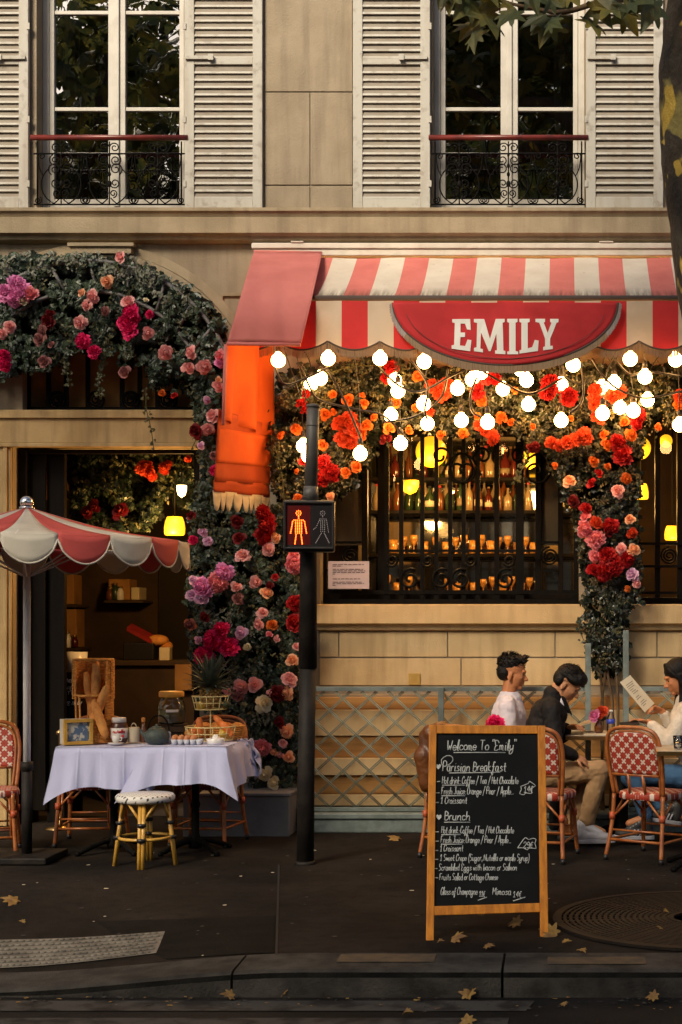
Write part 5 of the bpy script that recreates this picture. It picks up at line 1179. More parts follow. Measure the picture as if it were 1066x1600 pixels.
# bread basket
p = tp(146, -1.42); t = thing('bread_basket', 'tall open wicker bread basket holding long baguettes', 'basket', p)
WR = .135
def weave(b, a0, a1, z0, z1, rad, zt=None):
    n = max(3, int((z1 - z0) / .011))
    for i in range(n):
        z = z0 + (z1 - z0) * (i + .5) / n; m = 26
        b.tube([p + Vector(((rad + .004 * (1 if (j + i) % 2 else -1)) * math.cos(R(a0 + (a1 - a0) * j / m)), .8 * (rad + .004 * (1 if (j + i) % 2 else -1)) * math.sin(R(a0 + (a1 - a0) * j / m)), z)) for j in range(m + 1)], .0065, 5)
b = MB(); weave(b, 0, 360, .0, .11, .118); b.obj('basket_bottom', 'wicker', t)
b = MB(); weave(b, -20, 200, .30, .565, WR); weave(b, -20, 200, .11, .30, .126) if False else None; weave(b, 150, 215, .40, .565, WR); weave(b, -35, 30, .11, .565, WR - .006); b.obj('basket_back', 'wicker', t)
b = MB()
for a in (-35, 10, 60, 90, 120, 170, 215, 240, -60): b.tube([p + Vector((.118 * math.cos(R(a)), .095 * math.sin(R(a)), 0)), p + Vector((WR * math.cos(R(a)), WR * .8 * math.sin(R(a)), .57 if a not in (240, -60) else .32))], .007, 6)
for z, rr in ((.325, .132), (.57, WR), (.112, .122)): b.tube([p + Vector((rr * math.cos(i * .2618), rr * .8 * math.sin(i * .2618), z)) for i in range(24)], .0085, 7, closed=True)
b.obj('basket_frame', 'wicker', t)
for k, (a, c, d) in enumerate((((128 + 6, 1050), (152, 1150), 'baguette leaning left in the bread basket, its tip below the rim'), ((150, 1032), (150, 1140), 'longest baguette sticking up over the rim of the bread basket'), ((168, 1070), (138, 1150), 'baguette crossing from upper right in the bread basket'), ((146, 1095), (166, 1153), 'front baguette leaning to the lower right of the bread basket'))):
    y = -1.44 - .03 * k; q0, q1 = P(*a, y), P(*c, y); pts = [q0.lerp(q1, i / 14) + Vector((0, 0, 0)) for i in range(15)]; b = MB()
    b.tube(pts, [.030 * (1 - abs((i - 7) / 7.2) ** 4) ** .5 * (1 + .06 * math.sin(i * 2.4)) + .002 for i in range(15)], 12)
    tag(b.obj('baguette', 'bread'), d, 'bread', 'baguettes in the wicker basket')
# spread jar
p = tp(186, -1.47); t = thing('spread_jar', 'dark chocolate spread jar with white lid and red lettered label beside the espresso cup', 'jar', p)
b = MB(); b.lathe([(.045, 0), (.052, .008), (.056, .04), (.056, .10), (.050, .135), (.044, .142)], p, 24); b.obj('jar', 'choc', t)
b = MB(); b.lathe([(.0, .176), (.045, .175), (.048, .17), (.048, .143), (.044, .1425)], p, 24); b.obj('lid', 'ceramic', t)
b = MB(); b.lathe([(.0567, .035), (.0567, .105)], p, 30); lb = b.obj('label', 'label_white', t)
b = MB()
def onjar(x, y): a = R(-90 + 17) + x / .0574; return p + Vector((.0574 * math.cos(a), .0574 * math.sin(a), .072 + y))
ink(b, [[(q[0], q[1]) for q in s_] for s_ in strokes('nutella', -.044, 0, -.021, .042, 0)], lambda x, y: onjar(x, y), .0030, 0)
b.ball(onjar(.022, -.022), (.011, .004, .012), 8, 0)
b.obj('print', 'print_red', lb)
p = tp(181, -1.60); t = thing('espresso_cup', 'small white espresso cup on a saucer in front of the spread jar', 'cup', p)
b = MB(); b.lathe([(.015, .008), (.024, .03), (.028, .062), (.025, .062), (.02, .03), (0, .014)], p, 18); b.tube([p + Vector((.026, 0, .05)), p + Vector((.042, 0, .045)), p + Vector((.038, 0, .028)), p + Vector((.024, 0, .026))], .004, 6); b.obj('cup', 'ceramic', t)
b = MB(); b.lathe([(.0, 0), (.03, .0), (.055, .010), (.053, .013), (.03, .006), (0, .006)], p, 22); b.obj('saucer', 'ceramic', t)
p = tp(209, -1.42); t = thing('ceramic_canister', 'cream ceramic canister with a loop handle on its lid', 'canister', p)
b = MB(); b.lathe([(.036, 0), (.041, .01), (.041, .095), (.036, .105)], p, 20); b.obj('body', 'paper', t)
b = MB(); b.tube([p + Vector((.018 * math.cos(R(a)), 0, .105 + .026 * math.sin(R(a)))) for a in range(0, 181, 20)], .004, 6); b.obj('handle', 'paper', t)
p = tp(224, -1.40); t = thing('syrup_bottle', 'small amber syrup bottle with a cork between canister and teapot', 'bottle', p)
b = MB(); b.lathe([(.02, 0), (.025, .005), (.025, .075), (.012, .11), (.011, .14), (0, .14)], p, 16); b.obj('glass', 'bottle_amber', t)
b = MB(); b.lathe([(.012, .140), (.014, .145), (.014, .168), (0, .17)], p, 12); b.obj('cork', 'bread', t)
p = tp(245, -1.56); t = thing('teapot', 'squat grey green cast iron teapot with a raised loop handle', 'teapot', p)
b = MB(); b.lathe([(.05, 0), (.068, .008), (.086, .045), (.082, .075), (.05, .108), (.03, .114), (.03, .112)], p, 26); b.tube(crv([p + Vector((-.075, 0, .055)), p + Vector((-.10, 0, .075)), p + Vector((-.112, 0, .10))], 4), [.018, .017, .016, .014, .013, .012, .011, .010, .009], 8); b.obj('body', 'teapot', t)
b = MB(); b.lathe([(.045, .109), (.03, .120), (.008, .122), (.012, .132), (0, .136)], p, 18); b.obj('lid', 'teapot', t)
b = MB(); b.tube([p + Vector((.072 * math.cos(R(a)) + .012, 0, .09 + .105 * math.sin(R(a)))) for a in range(0, 181, 12)], .0055, 7); b.obj('handle', 'iron', t)
p = tp(264, -1.47); t = thing('glass_shaker', 'little glass shaker with metal top behind the teapot', 'shaker', p)
b = MB(); b.lathe([(.016, 0), (.018, .01), (.014, .05), (.012, .06)], p, 12); b.obj('glass', 'ceramic', t); b = MB(); b.lathe([(.013, .0602), (.014, .075), (0, .085)], p, 12); b.obj('cap', 'chrome', t)
p = tp(293, -1.60); t = thing('egg_carton', 'pale blue grey egg carton on the cloth between teapot and juicer', 'egg carton', p)
b = MB()
for i in range(5):
    for j in range(2): b.lathe([(.010, .0), (.016, .004), (.023, .036), (.021, .036), (.014, .008), (0, .006)], p + Vector((-.084 + .042 * i, -.022 + .044 * j, 0)), 10)
b.box(p + Vector((-.11, -.05, .031)), p + Vector((.11, .05, .0335))) if False else None
b.obj('tray', 'carton', t)
for k, (i, j) in enumerate(((0, 0), (1, 0), (2, 0), (3, 0), (1, 1), (2, 1), (0, 1), (3, 1))):
    b = MB(); b.ball(p + Vector((-.084 + .042 * i, -.022 + .044 * j, .040)), (.0195, .0195, .026), 12); tag(b.obj('egg', 'egg'), 'brown egg in the carton, ' + ['front row, leftmost', 'front row, second from left', 'front row, third from left', 'front row, fourth from left', 'back row, second from left', 'back row, third from left', 'back row, leftmost', 'back row, fourth from left'][k], 'egg', 'eggs in the carton')
p = tp(337, -1.60); t = thing('citrus_juicer', 'white ceramic citrus juicer with a pointed cone at the right front of the cloth', 'juicer', p)
b = MB(); b.lathe([(.05, 0), (.056, .012), (.062, .04), (.058, .041), (.05, .02), (.034, .022), (.028, .04), (.012, .062), (0, .068)], p, 24); b.obj('bowl', 'ceramic', t); b = MB()
for i in range(8): a = R(45 * i); b.tube([p + Vector((.032 * math.cos(a), .032 * math.sin(a), .028)), p + Vector((.008 * math.cos(a), .008 * math.sin(a), .066))], .0035, 5)
b.obj('ridges', 'ceramic', t)
# two tier wire basket
p = tp(329, -1.34); t = thing('tiered_wire_basket', 'two tier yellow wire fruit basket with a pineapple on top', 'fruit basket', p)
def wiretray(b, z0, z1, r0, r1, n, c=p):
    for z, r in ((z0, r0), ((z0 + z1) / 2, (r0 + r1) / 2), (z1, r1)): b.tube([c + Vector((r * math.cos(6.2832 * i / 36), r * math.sin(6.2832 * i / 36), z)) for i in range(36)], .0042 if z == z1 else .003, 6, closed=True)
    for i in range(n): a = 6.2832 * i / n; b.tube([c + Vector((0.02 * math.cos(a), .02 * math.sin(a), z0 + .002)), c + Vector((r0 * math.cos(a), r0 * math.sin(a), z0)), c + Vector((r1 * math.cos(a), r1 * math.sin(a), z1))], .0026, 5)
b = MB(); wiretray(b, .012, .105, .15, .172, 20); b.obj('lower_tray', 'wire_yellow', t)
b = MB(); wiretray(b, .225, .315, .105, .126, 16); b.obj('upper_tray', 'wire_yellow', t)
b = MB(); b.tube([p + Vector((0, 0, .0)), p + Vector((0, 0, .232))], .005, 8); b.obj('stem', 'wire_yellow', t)
q = p + Vector((0.0, 0, .235)); t = thing('pineapple', 'pineapple with a big grey green leaf crown in the upper wire tray', 'pineapple', q)
b = MB(); b.lathe([(.02, 0), (.052, .015), (.066, .06), (.062, .11), (.035, .145), (0, .15)], q, 22)
for i in range(9):
    for j in range(12): a = 6.2832 * (j + .5 * (i % 2)) / 12; z = .015 + i * .0145; rr = .066 * math.sin(min(1, .45 + z / .11 * .6) * 1.57) - (.02 if z > .12 else 0); b.ball(q + Vector((rr * math.cos(a), rr * math.sin(a), z)), .010, 6)
b.obj('fruit', 'pine_skin', t)
b = MB()
for i in range(64):
    a = i * 2.39996; k = i / 63; L = .15 + .15 * k if k < .7 else .255 - .12 * (k - .7) / .3; el = R(-5 + 88 * k ** .9); base = q + Vector((.03 * math.cos(a) * (1 - k), .03 * math.sin(a) * (1 - k), .135 + .04 * k)); d = Vector((math.cos(a) * math.cos(el), math.sin(a) * math.cos(el), math.sin(el))); sd_ = Vector((-math.sin(a), math.cos(a), 0)); up = d.cross(sd_) * -1
    pts = [(base + d * L * u + Vector((0, 0, -.06 * u * u * (1 - k) + .02 * u)), .019 * (1 - u ** 1.5) + .0012) for u in (0, .25, .5, .75, 1)]
    vs = []; 
    for c, w_ in pts: vs += [c - sd_ * w_ + Vector((0, 0, w_ * .5)), c, c + sd_ * w_ + Vector((0, 0, w_ * .5))]
    b.add(vs, [(3 * m, 3 * m + 1, 3 * m + 4, 3 * m + 3) for m in range(4)] + [(3 * m + 1, 3 * m + 2, 3 * m + 5, 3 * m + 4) for m in range(4)], 0, True)
b.obj('leaf_crown', 'pine_leaf', t)
for k, (a, c, d) in enumerate((((311, 1121), (313, 1150), 'upright fat orange carrot left in the lower wire tray'), ((335, 1118), (358, 1146), 'orange carrot leaning right out of the lower wire tray'), ((345, 1128), (364, 1150), 'orange carrot tip at the right of the lower wire tray'))):
    q0, q1 = P(*a, -1.36 - .02 * k), P(*c, -1.36 - .02 * k); b = MB(); b.tube([q0.lerp(q1, i / 8) for i in range(9)], [.010, .021, .024, .024, .023, .021, .019, .016, .010], 10); tag(b.obj('carrot', 'carrot'), d, 'carrot', 'carrots in the wire basket')
for k, (a, m_, nm, d) in enumerate((((349, 1146), 'citrus', 'lemon', 'yellow lemon at the right of the lower wire tray'), ((296, 1146), 'bread', 'orange', 'brownish orange at the left of the lower wire tray'), ((303, 1144), 'carrot', 'orange', 'bright orange beside the carrot in the lower tray'), ((314, 1103), 'citrus', 'lemon', 'yellow lemon left of the pineapple in the upper tray'), ((352, 1101), 'sprig', 'lime', 'green lime right of the pineapple in the upper tray'))):
    b = MB(); b.ball(P(*a, -1.37), (.034, .032, .030), 12); tag(b.obj(nm, m_), d, nm, 'fruit in the wire basket')
p = tp(352, -1.20); t = thing('bread_tray', 'low oval wicker tray behind the wire basket, filled with rolls', 'basket', p)
b = MB()
for z, r in ((.01, 1), (.025, 1.02), (.04, 1.04), (.055, 1.06), (.07, 1.08), (.085, 1.1), (.098, 1.12)): b.tube([p + Vector((.155 * r * math.cos(i * .19635) - .04, .09 * r * math.sin(i * .19635), z + .003 * (-1) ** i)) for i in range(32)], .007, 5, closed=True)
b.obj('wicker_rim', 'wicker', t)
for k in range(4):
    b = MB(); b.ball(p + Vector((-.14 + .075 * k, .0, .085)), (.05, .045, .04), 12); tag(b.obj('bread_roll', 'bread'), 'round brown bread roll in the low wicker tray, ' + ['leftmost', 'second from left', 'third from left', 'rightmost'][k], 'bread', 'rolls in the wicker tray')
p = tp(376, -1.12); b = MB(); b.ball(p + Vector((0, 0, .05)), (.05, .05, .055), 14); tag(b.obj('bread_loaf', 'bread'), 'nutty brown loaf at the right end of the white cloth', 'bread')
p = tp(268, -1.14); t = thing('wooden_crate', 'dark brown wooden crate behind the eggs carrying the glass jar', 'crate', p)
b = MB()
for z in (.0, .05): b.box(p + Vector((-.10, -.07, z + .003)), p + Vector((.10, -.055, z + .045))); b.box(p + Vector((-.10, .055, z + .003)), p + Vector((.10, .07, z + .045)))
b.box(p + Vector((-.0995, -.0548, 0)), p + Vector((-.085, .0548, .10))); b.box(p + Vector((.085, -.0548, 0)), p + Vector((.0995, .0548, .10))); b.box(p + Vector((-.10, -.07, .1005)), p + Vector((.10, .07, .11))); b.obj('slats', 'room_brown', t, bevel=.003)
q = p + Vector((0, 0, .112)); t = thing('drink_jar', 'large glass jar of pale drink with a yellow lid and a white label', 'jar', q)
b = MB(); b.lathe([(.082, 0), (.095, .012), (.097, .12), (.088, .15), (.078, .165), (.078, .19)], q, 28); b.obj('glass', 'clear_glass', t)
b = MB(); b.lathe([(0, .006), (.08, .006), (.092, .016), (.0935, .095), (0, .096)], q, 28); b.obj('drink', 'juice', t)
b = MB(); b.lathe([(.084, .188), (.088, .192), (.088, .222), (.080, .228), (0, .228)], q, 28); b.obj('lid', 'jar_lid', t)
b = MB(); b.lathe([(.0978, .085), (.0978, .102)], q, 60); me = b
b2 = MB(); n = 10; b2.grid(lambda u, v: q + Vector((.0985 * math.cos(R(-90 + 17 - 26 + 52 * u)), .0985 * math.sin(R(-90 + 17 - 26 + 52 * u)), .084 + .018 * v)), 8, 1); b2.obj('label', 'label_white', t)

# ------------------------------------------------------------ bench table: menus, vase, water, glass
CT = .775
p0 = (X(880, -.98), X(1050, -.98))
table('brass edged cafe table between the man in black and the woman, with menus on it', X(884, -.98), X(1062, -.98), -.98, -.42, CT, k=2)
table('small cafe table mostly hidden behind the menu board', X(716, -.98), X(826, -.98), -.98, -.42, CT)
table('round cornered cafe table cut by the right picture edge, nearest of the cafe tables', X(1027, -2.28), X(1027, -2.28) + .6, -2.28, -1.78, CT)
def sheet(name, cs, label, mat='paper', cat='menu', grp=None, th=.004, lines=0):
    b = MB(); cs = [Vector(c) for c in cs]; n = (cs[1] - cs[0]).cross(cs[3] - cs[0]).normalized(); b.prism(cs, n * th)
    o = b.obj(name, mat); tag(o, label, cat, grp)
    if lines:
        b = MB(); rg = random.Random(lines)
        for i in range(lines):
            v = .1 + .8 * i / lines
            if rg.random() < .2: continue
            a, e = .12 + .1 * rg.random(), .45 + .4 * rg.random(); q = lambda u, v_: cs[0] * (1 - u) * (1 - v_) + cs[1] * u * (1 - v_) + cs[2] * u * v_ + cs[3] * (1 - u) * v_
            for sgn in (1, -1):
                k = n * (th + .0012) if sgn > 0 else -n * .0012
                b.prism([q(a, v) + k, q(e, v) + k, q(e, v + .012) + k, q(a, v + .012) + k], n * .0005)
        b.obj('printed_lines', 'ink', o)
    return o
sheet('menu_card', [(X(912, -.93), -.93, CT + .002), (X(948, -.93), -.93, CT + .002), (X(950, -.55), -.55, CT + .002), (X(910, -.55), -.55, CT + .002)], 'cream menu card lying flat at the front of the cafe table', lines=9)
sheet('menu_card', [P(893, 1139, -.86), P(931, 1128, -.78), P(924, 1124, -.55), P(888, 1138, -.6)], 'cream menu held open low by the man in the black jacket', lines=7)
sheet('menu_card', [P(969, 1066, -.88), P(985, 1055, -.80), P(1023, 1099, -.80), P(1008, 1113, -.88)], 'tall cream menu tilted up in the hands of the woman', lines=14)
b = MB(); b.box((X(962, -.8), -.84, CT + .002), (X(1012, -.8), -.5, CT + .004)); tag(b.obj('place_mat', 'carton'), 'pale grey paper place mat under the water bottle', 'place mat')
p = Vector((X(936, -.80), -.80, CT + .003)); t = thing('flower_vase', 'small dark amber vase with a pink and coral peony on the cafe table', 'vase', p)
b = MB(); b.lathe([(.022, 0), (.032, .015), (.034, .05), (.02, .08), (.016, .10), (.02, .105)], p, 16); b.obj('vase', 'bottle_amber', t)
b = MB(); b.tube([p + Vector((0, 0, .02)), p + Vector((.005, 0, .13))], .004, 5)
for i in range(8): leaf(b, p + Vector((rnd(-.04, .04), rnd(-.03, .02), rnd(.09, .13))), .05, OVAL)
b.obj('stem', 'ivy', t)
bloom(t, 931, 1119, 'mag', 22, -.83, 'peony'); bloom(t, 941, 1113, 'coral', 20, -.82, 'peony')
p = Vector((X(955, -.84), -.84, CT + .005)); t = thing('water_bottle', 'clear plastic water bottle with a blue label beside the vase', 'bottle', p)
b = MB(); b.lathe([(.026, 0), (.03, .006), (.03, .10), (.026, .12), (.013, .148), (.012, .158)], p, 18); b.obj('bottle', 'clear_glass', t)
b = MB(); b.lathe([(.0305, .072), (.0305, .105)], p, 18); b.obj('label', 'label_blue', t); b = MB(); b.lathe([(.014, .1582), (.014, .172), (0, .173)], p, 12); b.obj('cap', 'ceramic', t)
p = Vector((X(771, -.85), -.85, CT + .003)); t = thing('flower_vase', 'vase with one red peony just showing above the menu board', 'vase', p)
b = MB(); b.lathe([(.022, 0), (.032, .015), (.034, .05), (.02, .08), (.016, .10), (.02, .105)], p, 16); b.obj('vase', 'bottle_amber', t); bloom(t, 775, 1131, 'hot', 28, -.9, 'peony'); bloom(t, 767, 1133, 'red', 18, -.88, 'peony')
p = Vector((X(1060, -2.15), -2.15, CT + .003)); t = thing('water_glass', 'short water glass on the nearest table at the right edge', 'glass', p)
b = MB(); b.lathe([(0, .003), (.028, .003), (.034, .085), (.032, .085), (.026, .010), (0, .010)], p, 20); b.obj('tumbler', 'clear_glass', t); b = MB(); b.lathe([(0, .0105), (.0262, .0105), (.029, .045), (0, .0455)], p, 20); b.obj('water', 'mirror', t)
sheet('paper_notice', [P(513, 920, -.02), P(577, 920, -.02), P(577, 877, -.02), P(513, 877, -.02)], 'pale pink printed notice sheet in the corner of the bar window', 'notice', 'notice', th=.002, lines=0)
b = MB()
for y, x1 in ((882, 569), (884.5, 534), (889.5, 568), (892, 571), (894.5, 570), (897, 524), (904.5, 563), (909.5, 566), (912, 569), (914.5, 525)):
    x = 520
    while x < x1: L = rnd(3, 9); b.box((X(x, -.02), -.0245, Z(y + .5, -.02)), (X(min(x + L, x1), -.02), -.0235, Z(y - .5, -.02))); x += L + 1.5
nt_ = [o for o in COL.objects if o.name.startswith('paper_notice')][0]; b.obj('printed_lines', 'ink', nt_)
for k, (px, py, w_, h_, d) in enumerate(((648, 1061, 9, 9, 'small brass plaque on the stone wall above the trellis, left one'), (868 + 41, 1061, 5, 12, 'narrow brass plaque on the stone wall behind the man in black'))):
    b = MB(); b.box((X(px - w_), -.022, Z(py + h_)), (X(px + w_), -.0105, Z(py - h_))); tag(b.obj('wall_plaque', 'plaque', None, bevel=.002), d, 'plaque')

# ------------------------------------------------------------ inside the bar
bu = thing('bar_shelves', 'dark bar shelving with a mirrored back full of bottles and glasses', 'shelf', P(720, 1200, 1.9)); BY = 1.75
def bx_(px, y=BY): return X(px, y)
b = MB(); b.add([(bx_(560, 2.2), 2.2, .9), (bx_(960, 2.2), 2.2, .9), (bx_(960, 2.2), 2.2, 3.3), (bx_(560, 2.2), 2.2, 3.3)], [(0, 1, 2, 3)]); b.obj('mirror_back', 'mirror', bu)
SH = [748, 799, 866, 930]
for py in SH:
    b = MB(); b.box((bx_(570), BY - .14, Z(py + 5, BY)), (bx_(950), BY + .28, Z(py, BY))); b.obj('shelf_board', 'dark_wood', bu, bevel=.002)
b = MB()
for px in (578, 846, 945): b.box((bx_(px - 4), BY - .1, .9), (bx_(px + 4), BY + .28, 3.3))
b.obj('upright', 'dark_wood', bu)
b = MB(); b.box((bx_(540), BY - .5, 0), (bx_(960), BY - .15, Z(968, BY))); b.obj('cabinet', 'room_brown', bu)
def bottle(px, py, h, mat, label, w_=.036, dy=0):
    p = Vector((bx_(px), BY - .04 + dy, Z(py, BY) + .001)); t = thing('liquor_bottle', label, 'bottle', p, 0, 'bottles on the bar shelves'); b = MB()
    b.lathe([(w_ * .9, 0), (w_, .006), (w_, h * .55), (w_ * .8, h * .62), (w_ * .32, h * .74), (w_ * .3, h * .93)], p, 14); b.obj('glass', mat, t)
    b = MB(); b.lathe([(w_ * .36, h * .931), (w_ * .36, h), (0, h)], p, 10); b.obj('cap', random.choice(['black_plastic', 'brass', 'print_red']), t)
    if random.random() < .6: b = MB(); b.lathe([(w_ * 1.015, h * .16), (w_ * 1.015, h * rnd(.34, .46))], p, 14); b.obj('label', random.choice(['label_dim', 'black_plastic', 'label_dim', 'paper']), t)
num = ['first', 'second', 'third', 'fourth', 'fifth', 'sixth', 'seventh', 'eighth', 'ninth', 'tenth', 'eleventh', 'twelfth', 'thirteenth', 'fourteenth', 'fifteenth', 'sixteenth', 'seventeenth', 'eighteenth']
MN = {'bottle_amber': 'amber', 'bottle_green': 'dark green', 'bottle_clear': 'clear tawny', 'bottle_red': 'red'}
for i, px in enumerate((600, 618, 640, 662, 702, 718, 735, 752, 766, 790, 806, 860, 880, 900)):
    m_ = random.choice(list(MN)); bottle(px, 748, rnd(.20, .30), m_, f'{MN[m_]} liquor bottle on the upper bar shelf, {num[i]} from the left', rnd(.03, .045))
for i, px in enumerate((590, 606, 622, 655, 672, 688, 704, 720, 734, 748, 764, 780, 794, 810, 826, 858, 876, 896)):
    m_ = random.choice(list(MN)); bottle(px, 799, rnd(.20, .29), m_, f'{MN[m_]} liquor bottle on the second bar shelf, {num[i]} from the left', rnd(.03, .042))
for row, xs in ((748, (608, 629, 651, 690, 711, 727, 744, 759, 777, 798, 818)), (799, (598, 614, 638, 663, 680, 696, 712, 727, 741, 756, 772, 787, 802, 818))):
    for i, px in enumerate(xs):
        m_ = random.choice(['bottle_amber', 'bottle_clear', 'bottle_green', 'bottle_amber']); bottle(px, row, rnd(.24, .33), m_, f'{MN[m_]} bottle in the back row of the {"upper" if row == 748 else "second"} bar shelf, {num[i]} from the left', rnd(.028, .04), .13)
gpr = MB(); gpr.lathe([(.028, 0), (.03, .003), (.005, .008), (.004, .06), (.02, .085), (.03, .12), (.027, .155), (.025, .155), (.027, .12), (.018, .088), (0, .066)], (0, 0, 0), 14); gme = None
gp2 = MB(); gp2.lathe([(.024, 0), (.032, .006), (.036, .11), (.034, .11), (.029, .012), (0, .010)], (0, 0, 0), 14); gm2 = None
for row, xs in ((866, (600, 616, 632, 648, 664, 682, 698, 713, 726, 740, 753, 768, 780, 794, 808, 822, 834)), (930, (606, 622, 640, 700, 714, 728, 742, 756, 770, 786, 800, 814, 828))):
    for i, px in enumerate(xs):
        p = Vector((bx_(px), BY - .06 + rnd(-.04, .06), Z(row, BY) + .001))
        if i % 5 in (1, 4) and gme is not None:
            if gm2 is None: g = gp2.obj('tumbler', 'glassware_glow'); gm2 = g.data
            else: g = bpy.data.objects.new('tumbler', gm2); COL.objects.link(g)
        elif gme is None: g = gpr.obj('wine_glass', 'glassware_glow'); gme = g.data
        else: g = bpy.data.objects.new('wine_glass', gme); COL.objects.link(g)
        g.location = p; k = rnd(.9, 1.15); g.scale = (k * 1.1, k * 1.1, k)
        tag(g, f'amber lit {"tumbler" if g.name.startswith("tumbler") else "stemmed glass"} on the {"third" if row == 866 else "bottom"} bar shelf, {num[i]} from the left', 'glass', 'glasses on the bar shelves')
def lamp(name, px, py, y, r, h, label, shape='shade', mat='lamp_yellow', watt=6, hang=None):
    p = P(px, py, y); t = thing(name, label, 'lamp', p); b = MB()
    if shape == 'shade': b.lathe([(r * .72, h), (r * .9, h * .75), (r, h * .4), (r * .97, h * .1), (r * .85, 0)], p - Vector((0, 0, h / 2)), 24)
    elif shape == 'dome': b.lathe([(r, h), (r * .98, h * .6), (r * .7, h * .2), (0, 0)], p - Vector((0, 0, h / 2)), 24)
    else: b.ball(p, r, 20)
    b.obj('lamp_shade', mat, t)
    b = MB(); b.tube([p + Vector((0, 0, h / 2 if shape != 'globe' else r)), Vector((p.x, p.y, hang if hang else p.z + .5))], .006, 6); b.obj('hanging_rod', 'iron', t)
    if watt:
        L = bpy.data.lights.new('lamp_light', 'POINT'); L.energy = watt; L.color = (1, .52, .14); L.shadow_soft_size = .08; lo = bpy.data.objects.new('lamp_light', L); COL.objects.link(lo); lo.parent = t; lo.location = (0, -r - .1, -h / 2 - .08)
lamp('pendant_lamp', 641, 762, 1.15, .075, .12, 'yellow dome pendant lamp over the bar, left one behind the grille', 'dome', watt=11, hang=3.6)
lamp('globe_lamp', 674, 706, 1.25, .135, .27, 'big yellow globe lamp over the bar behind the grille scroll', 'globe', watt=10, hang=3.6)
lamp('pendant_lamp', 828, 720, 1.15, .078, .15, 'yellow dome pendant lamp over the bar, right one beside the flower pillar', 'dome', watt=11, hang=3.6)
lamp('globe_lamp', 999, 700, 1.0, .10, .2, 'yellow globe lamp half hidden behind the window frame at the right', 'globe', watt=6, hang=3.6)
lamp('globe_lamp', 1041, 689, 1.0, .055, .11, 'small orange globe lamp in the right shop window', 'globe', watt=0, hang=3.6)
lamp('shade_lamp', 1001, 768, 1.0, .07, .13, 'yellow cone shade lamp at the left of the right shop window', 'shade', watt=6, hang=3.6)
lamp('shade_lamp', 1051, 833, 1.0, .068, .12, 'yellow drum shade lamp low in the right shop window', 'shade', watt=6, hang=3.6)
# ------------------------------------------------------------ inside the entrance
lamp('globe_lamp', 273, 822, .6, .085, .15, 'glowing yellow drum lamp at the right side of the entrance', 'shade', 'lamp_yellow', 20, 3.2)
lamp('wall_sconce', 284, 768, .55, .04, .10, 'bright white sconce at the right side of the entrance, above the yellow lamp', 'dome', 'lamp_white', 4, 3.0)
EY = 2.4
def ex(px): return X(px, EY)
def ez(py): return Z(py, EY)
t = thing('wall_shelves', 'brown wall shelves at the back of the entrance', 'shelf', (ex(170), EY, 0))
for a, c, py in ((84, 126, 945), (168, 228, 938), (88, 130, 1012)):
    b = MB(); b.box((ex(a), EY - .1, ez(py + 4)), (ex(c), EY + .25, ez(py))); b.obj('shelf_board', 'room_brown', t)
b = MB(); b.box((ex(60), EY + .26, 0), (ex(235), EY + .3, ez(880))); b.obj('back_panel', 'room_brown', t)
for k, (a, c, p0_, p1_, m_, d) in enumerate(((90, 118, 898, 944.5, 'room_amber', 'tan cardboard box on the upper left entrance shelf'), (88, 122, 952, 1011.5, 'room_amber', 'tan box between the two left entrance shelves'), (172, 205, 905, 937.5, 'room_amber', 'tan box on the right entrance shelf'), (207, 220, 918, 937.5, 'paper', 'small cream box at the end of the right entrance shelf'), (86, 106, 1018, 1050, 'paper', 'cream box low at the left of the entrance'))):
    b = MB(); b.box((ex(a), EY - .05, ez(p1_)), (ex(c), EY + .2, ez(p0_))); tag(b.obj('storage_box', m_, None, bevel=.008), d, 'box', 'boxes in the entrance')
for k, (px, py, h, m_) in enumerate(((176, 938, .10, 'bottle_amber'), (184, 938, .14, 'bottle_green'), (192, 938, .11, 'ceramic'), (94, 945, .12, 'jar_lid'), (102, 945, .16, 'bottle_clear'), (110, 1012, .13, 'ceramic'), (121, 1012, .10, 'bottle_red'))):
    p = Vector((ex(px), EY - .085, ez(py) + .001)); t = thing('shelf_jar', ['amber', 'dark green', 'white', 'yellow', 'clear', 'white', 'red'][k] + ' jar on the ' + ('right' if px > 150 else 'upper left' if py < 1000 else 'lower left') + ' shelf inside the entrance', 'jar', p, 0, 'jars on the entrance shelves')
    b = MB(); b.lathe([(.028, 0), (.033, .006), (.033, h * .7), (.022, h * .85), (.022, h)], p, 14); b.obj('jar', m_, t); b = MB(); b.lathe([(.024, h + .0005), (.024, h + .018), (0, h + .019)], p, 12); b.obj('lid', 'brass', t)
CY = 1.6
b = MB(); b.box((X(165, CY), CY, 0), (X(308, CY), CY + .5, Z(1040, CY))); b.box((X(160, CY), CY - .04, Z(1040, CY)), (X(312, CY), CY + .54, Z(1032, CY))); o = b.obj('counter', 'room_brown', None, bevel=.006); tag(o, 'brown wooden counter inside the entrance', 'counter')
t = thing('cash_register', 'dark cash register with a red slanted panel on the entrance counter', 'cash register', P(215, 1030, CY + .2))
b = MB(); b.box((X(192, CY + .1), CY + .1, Z(1032, CY)), (X(240, CY + .1), CY + .4, Z(1005, CY))); b.obj('body', 'black_plastic', t, bevel=.01)
b = MB(); q0, q1 = P(198, 986, CY + .15), P(236, 1006, CY + .1); b.prism([q0, q1, q1 + Vector((0, 0, .03)), q0 + Vector((0, 0, .03))], (0, .16, .04)); b.obj('panel', 'red_cover', t)
b = MB(); b.ball(P(247, 1001, CY + .2), (.10, .08, .055), 14); b.ball(P(260, 1010, CY + .22), (.06, .06, .05), 12); tag(b.obj('bread_loaf', 'bread'), 'rounded loaf on the entrance counter right of the register', 'bread')
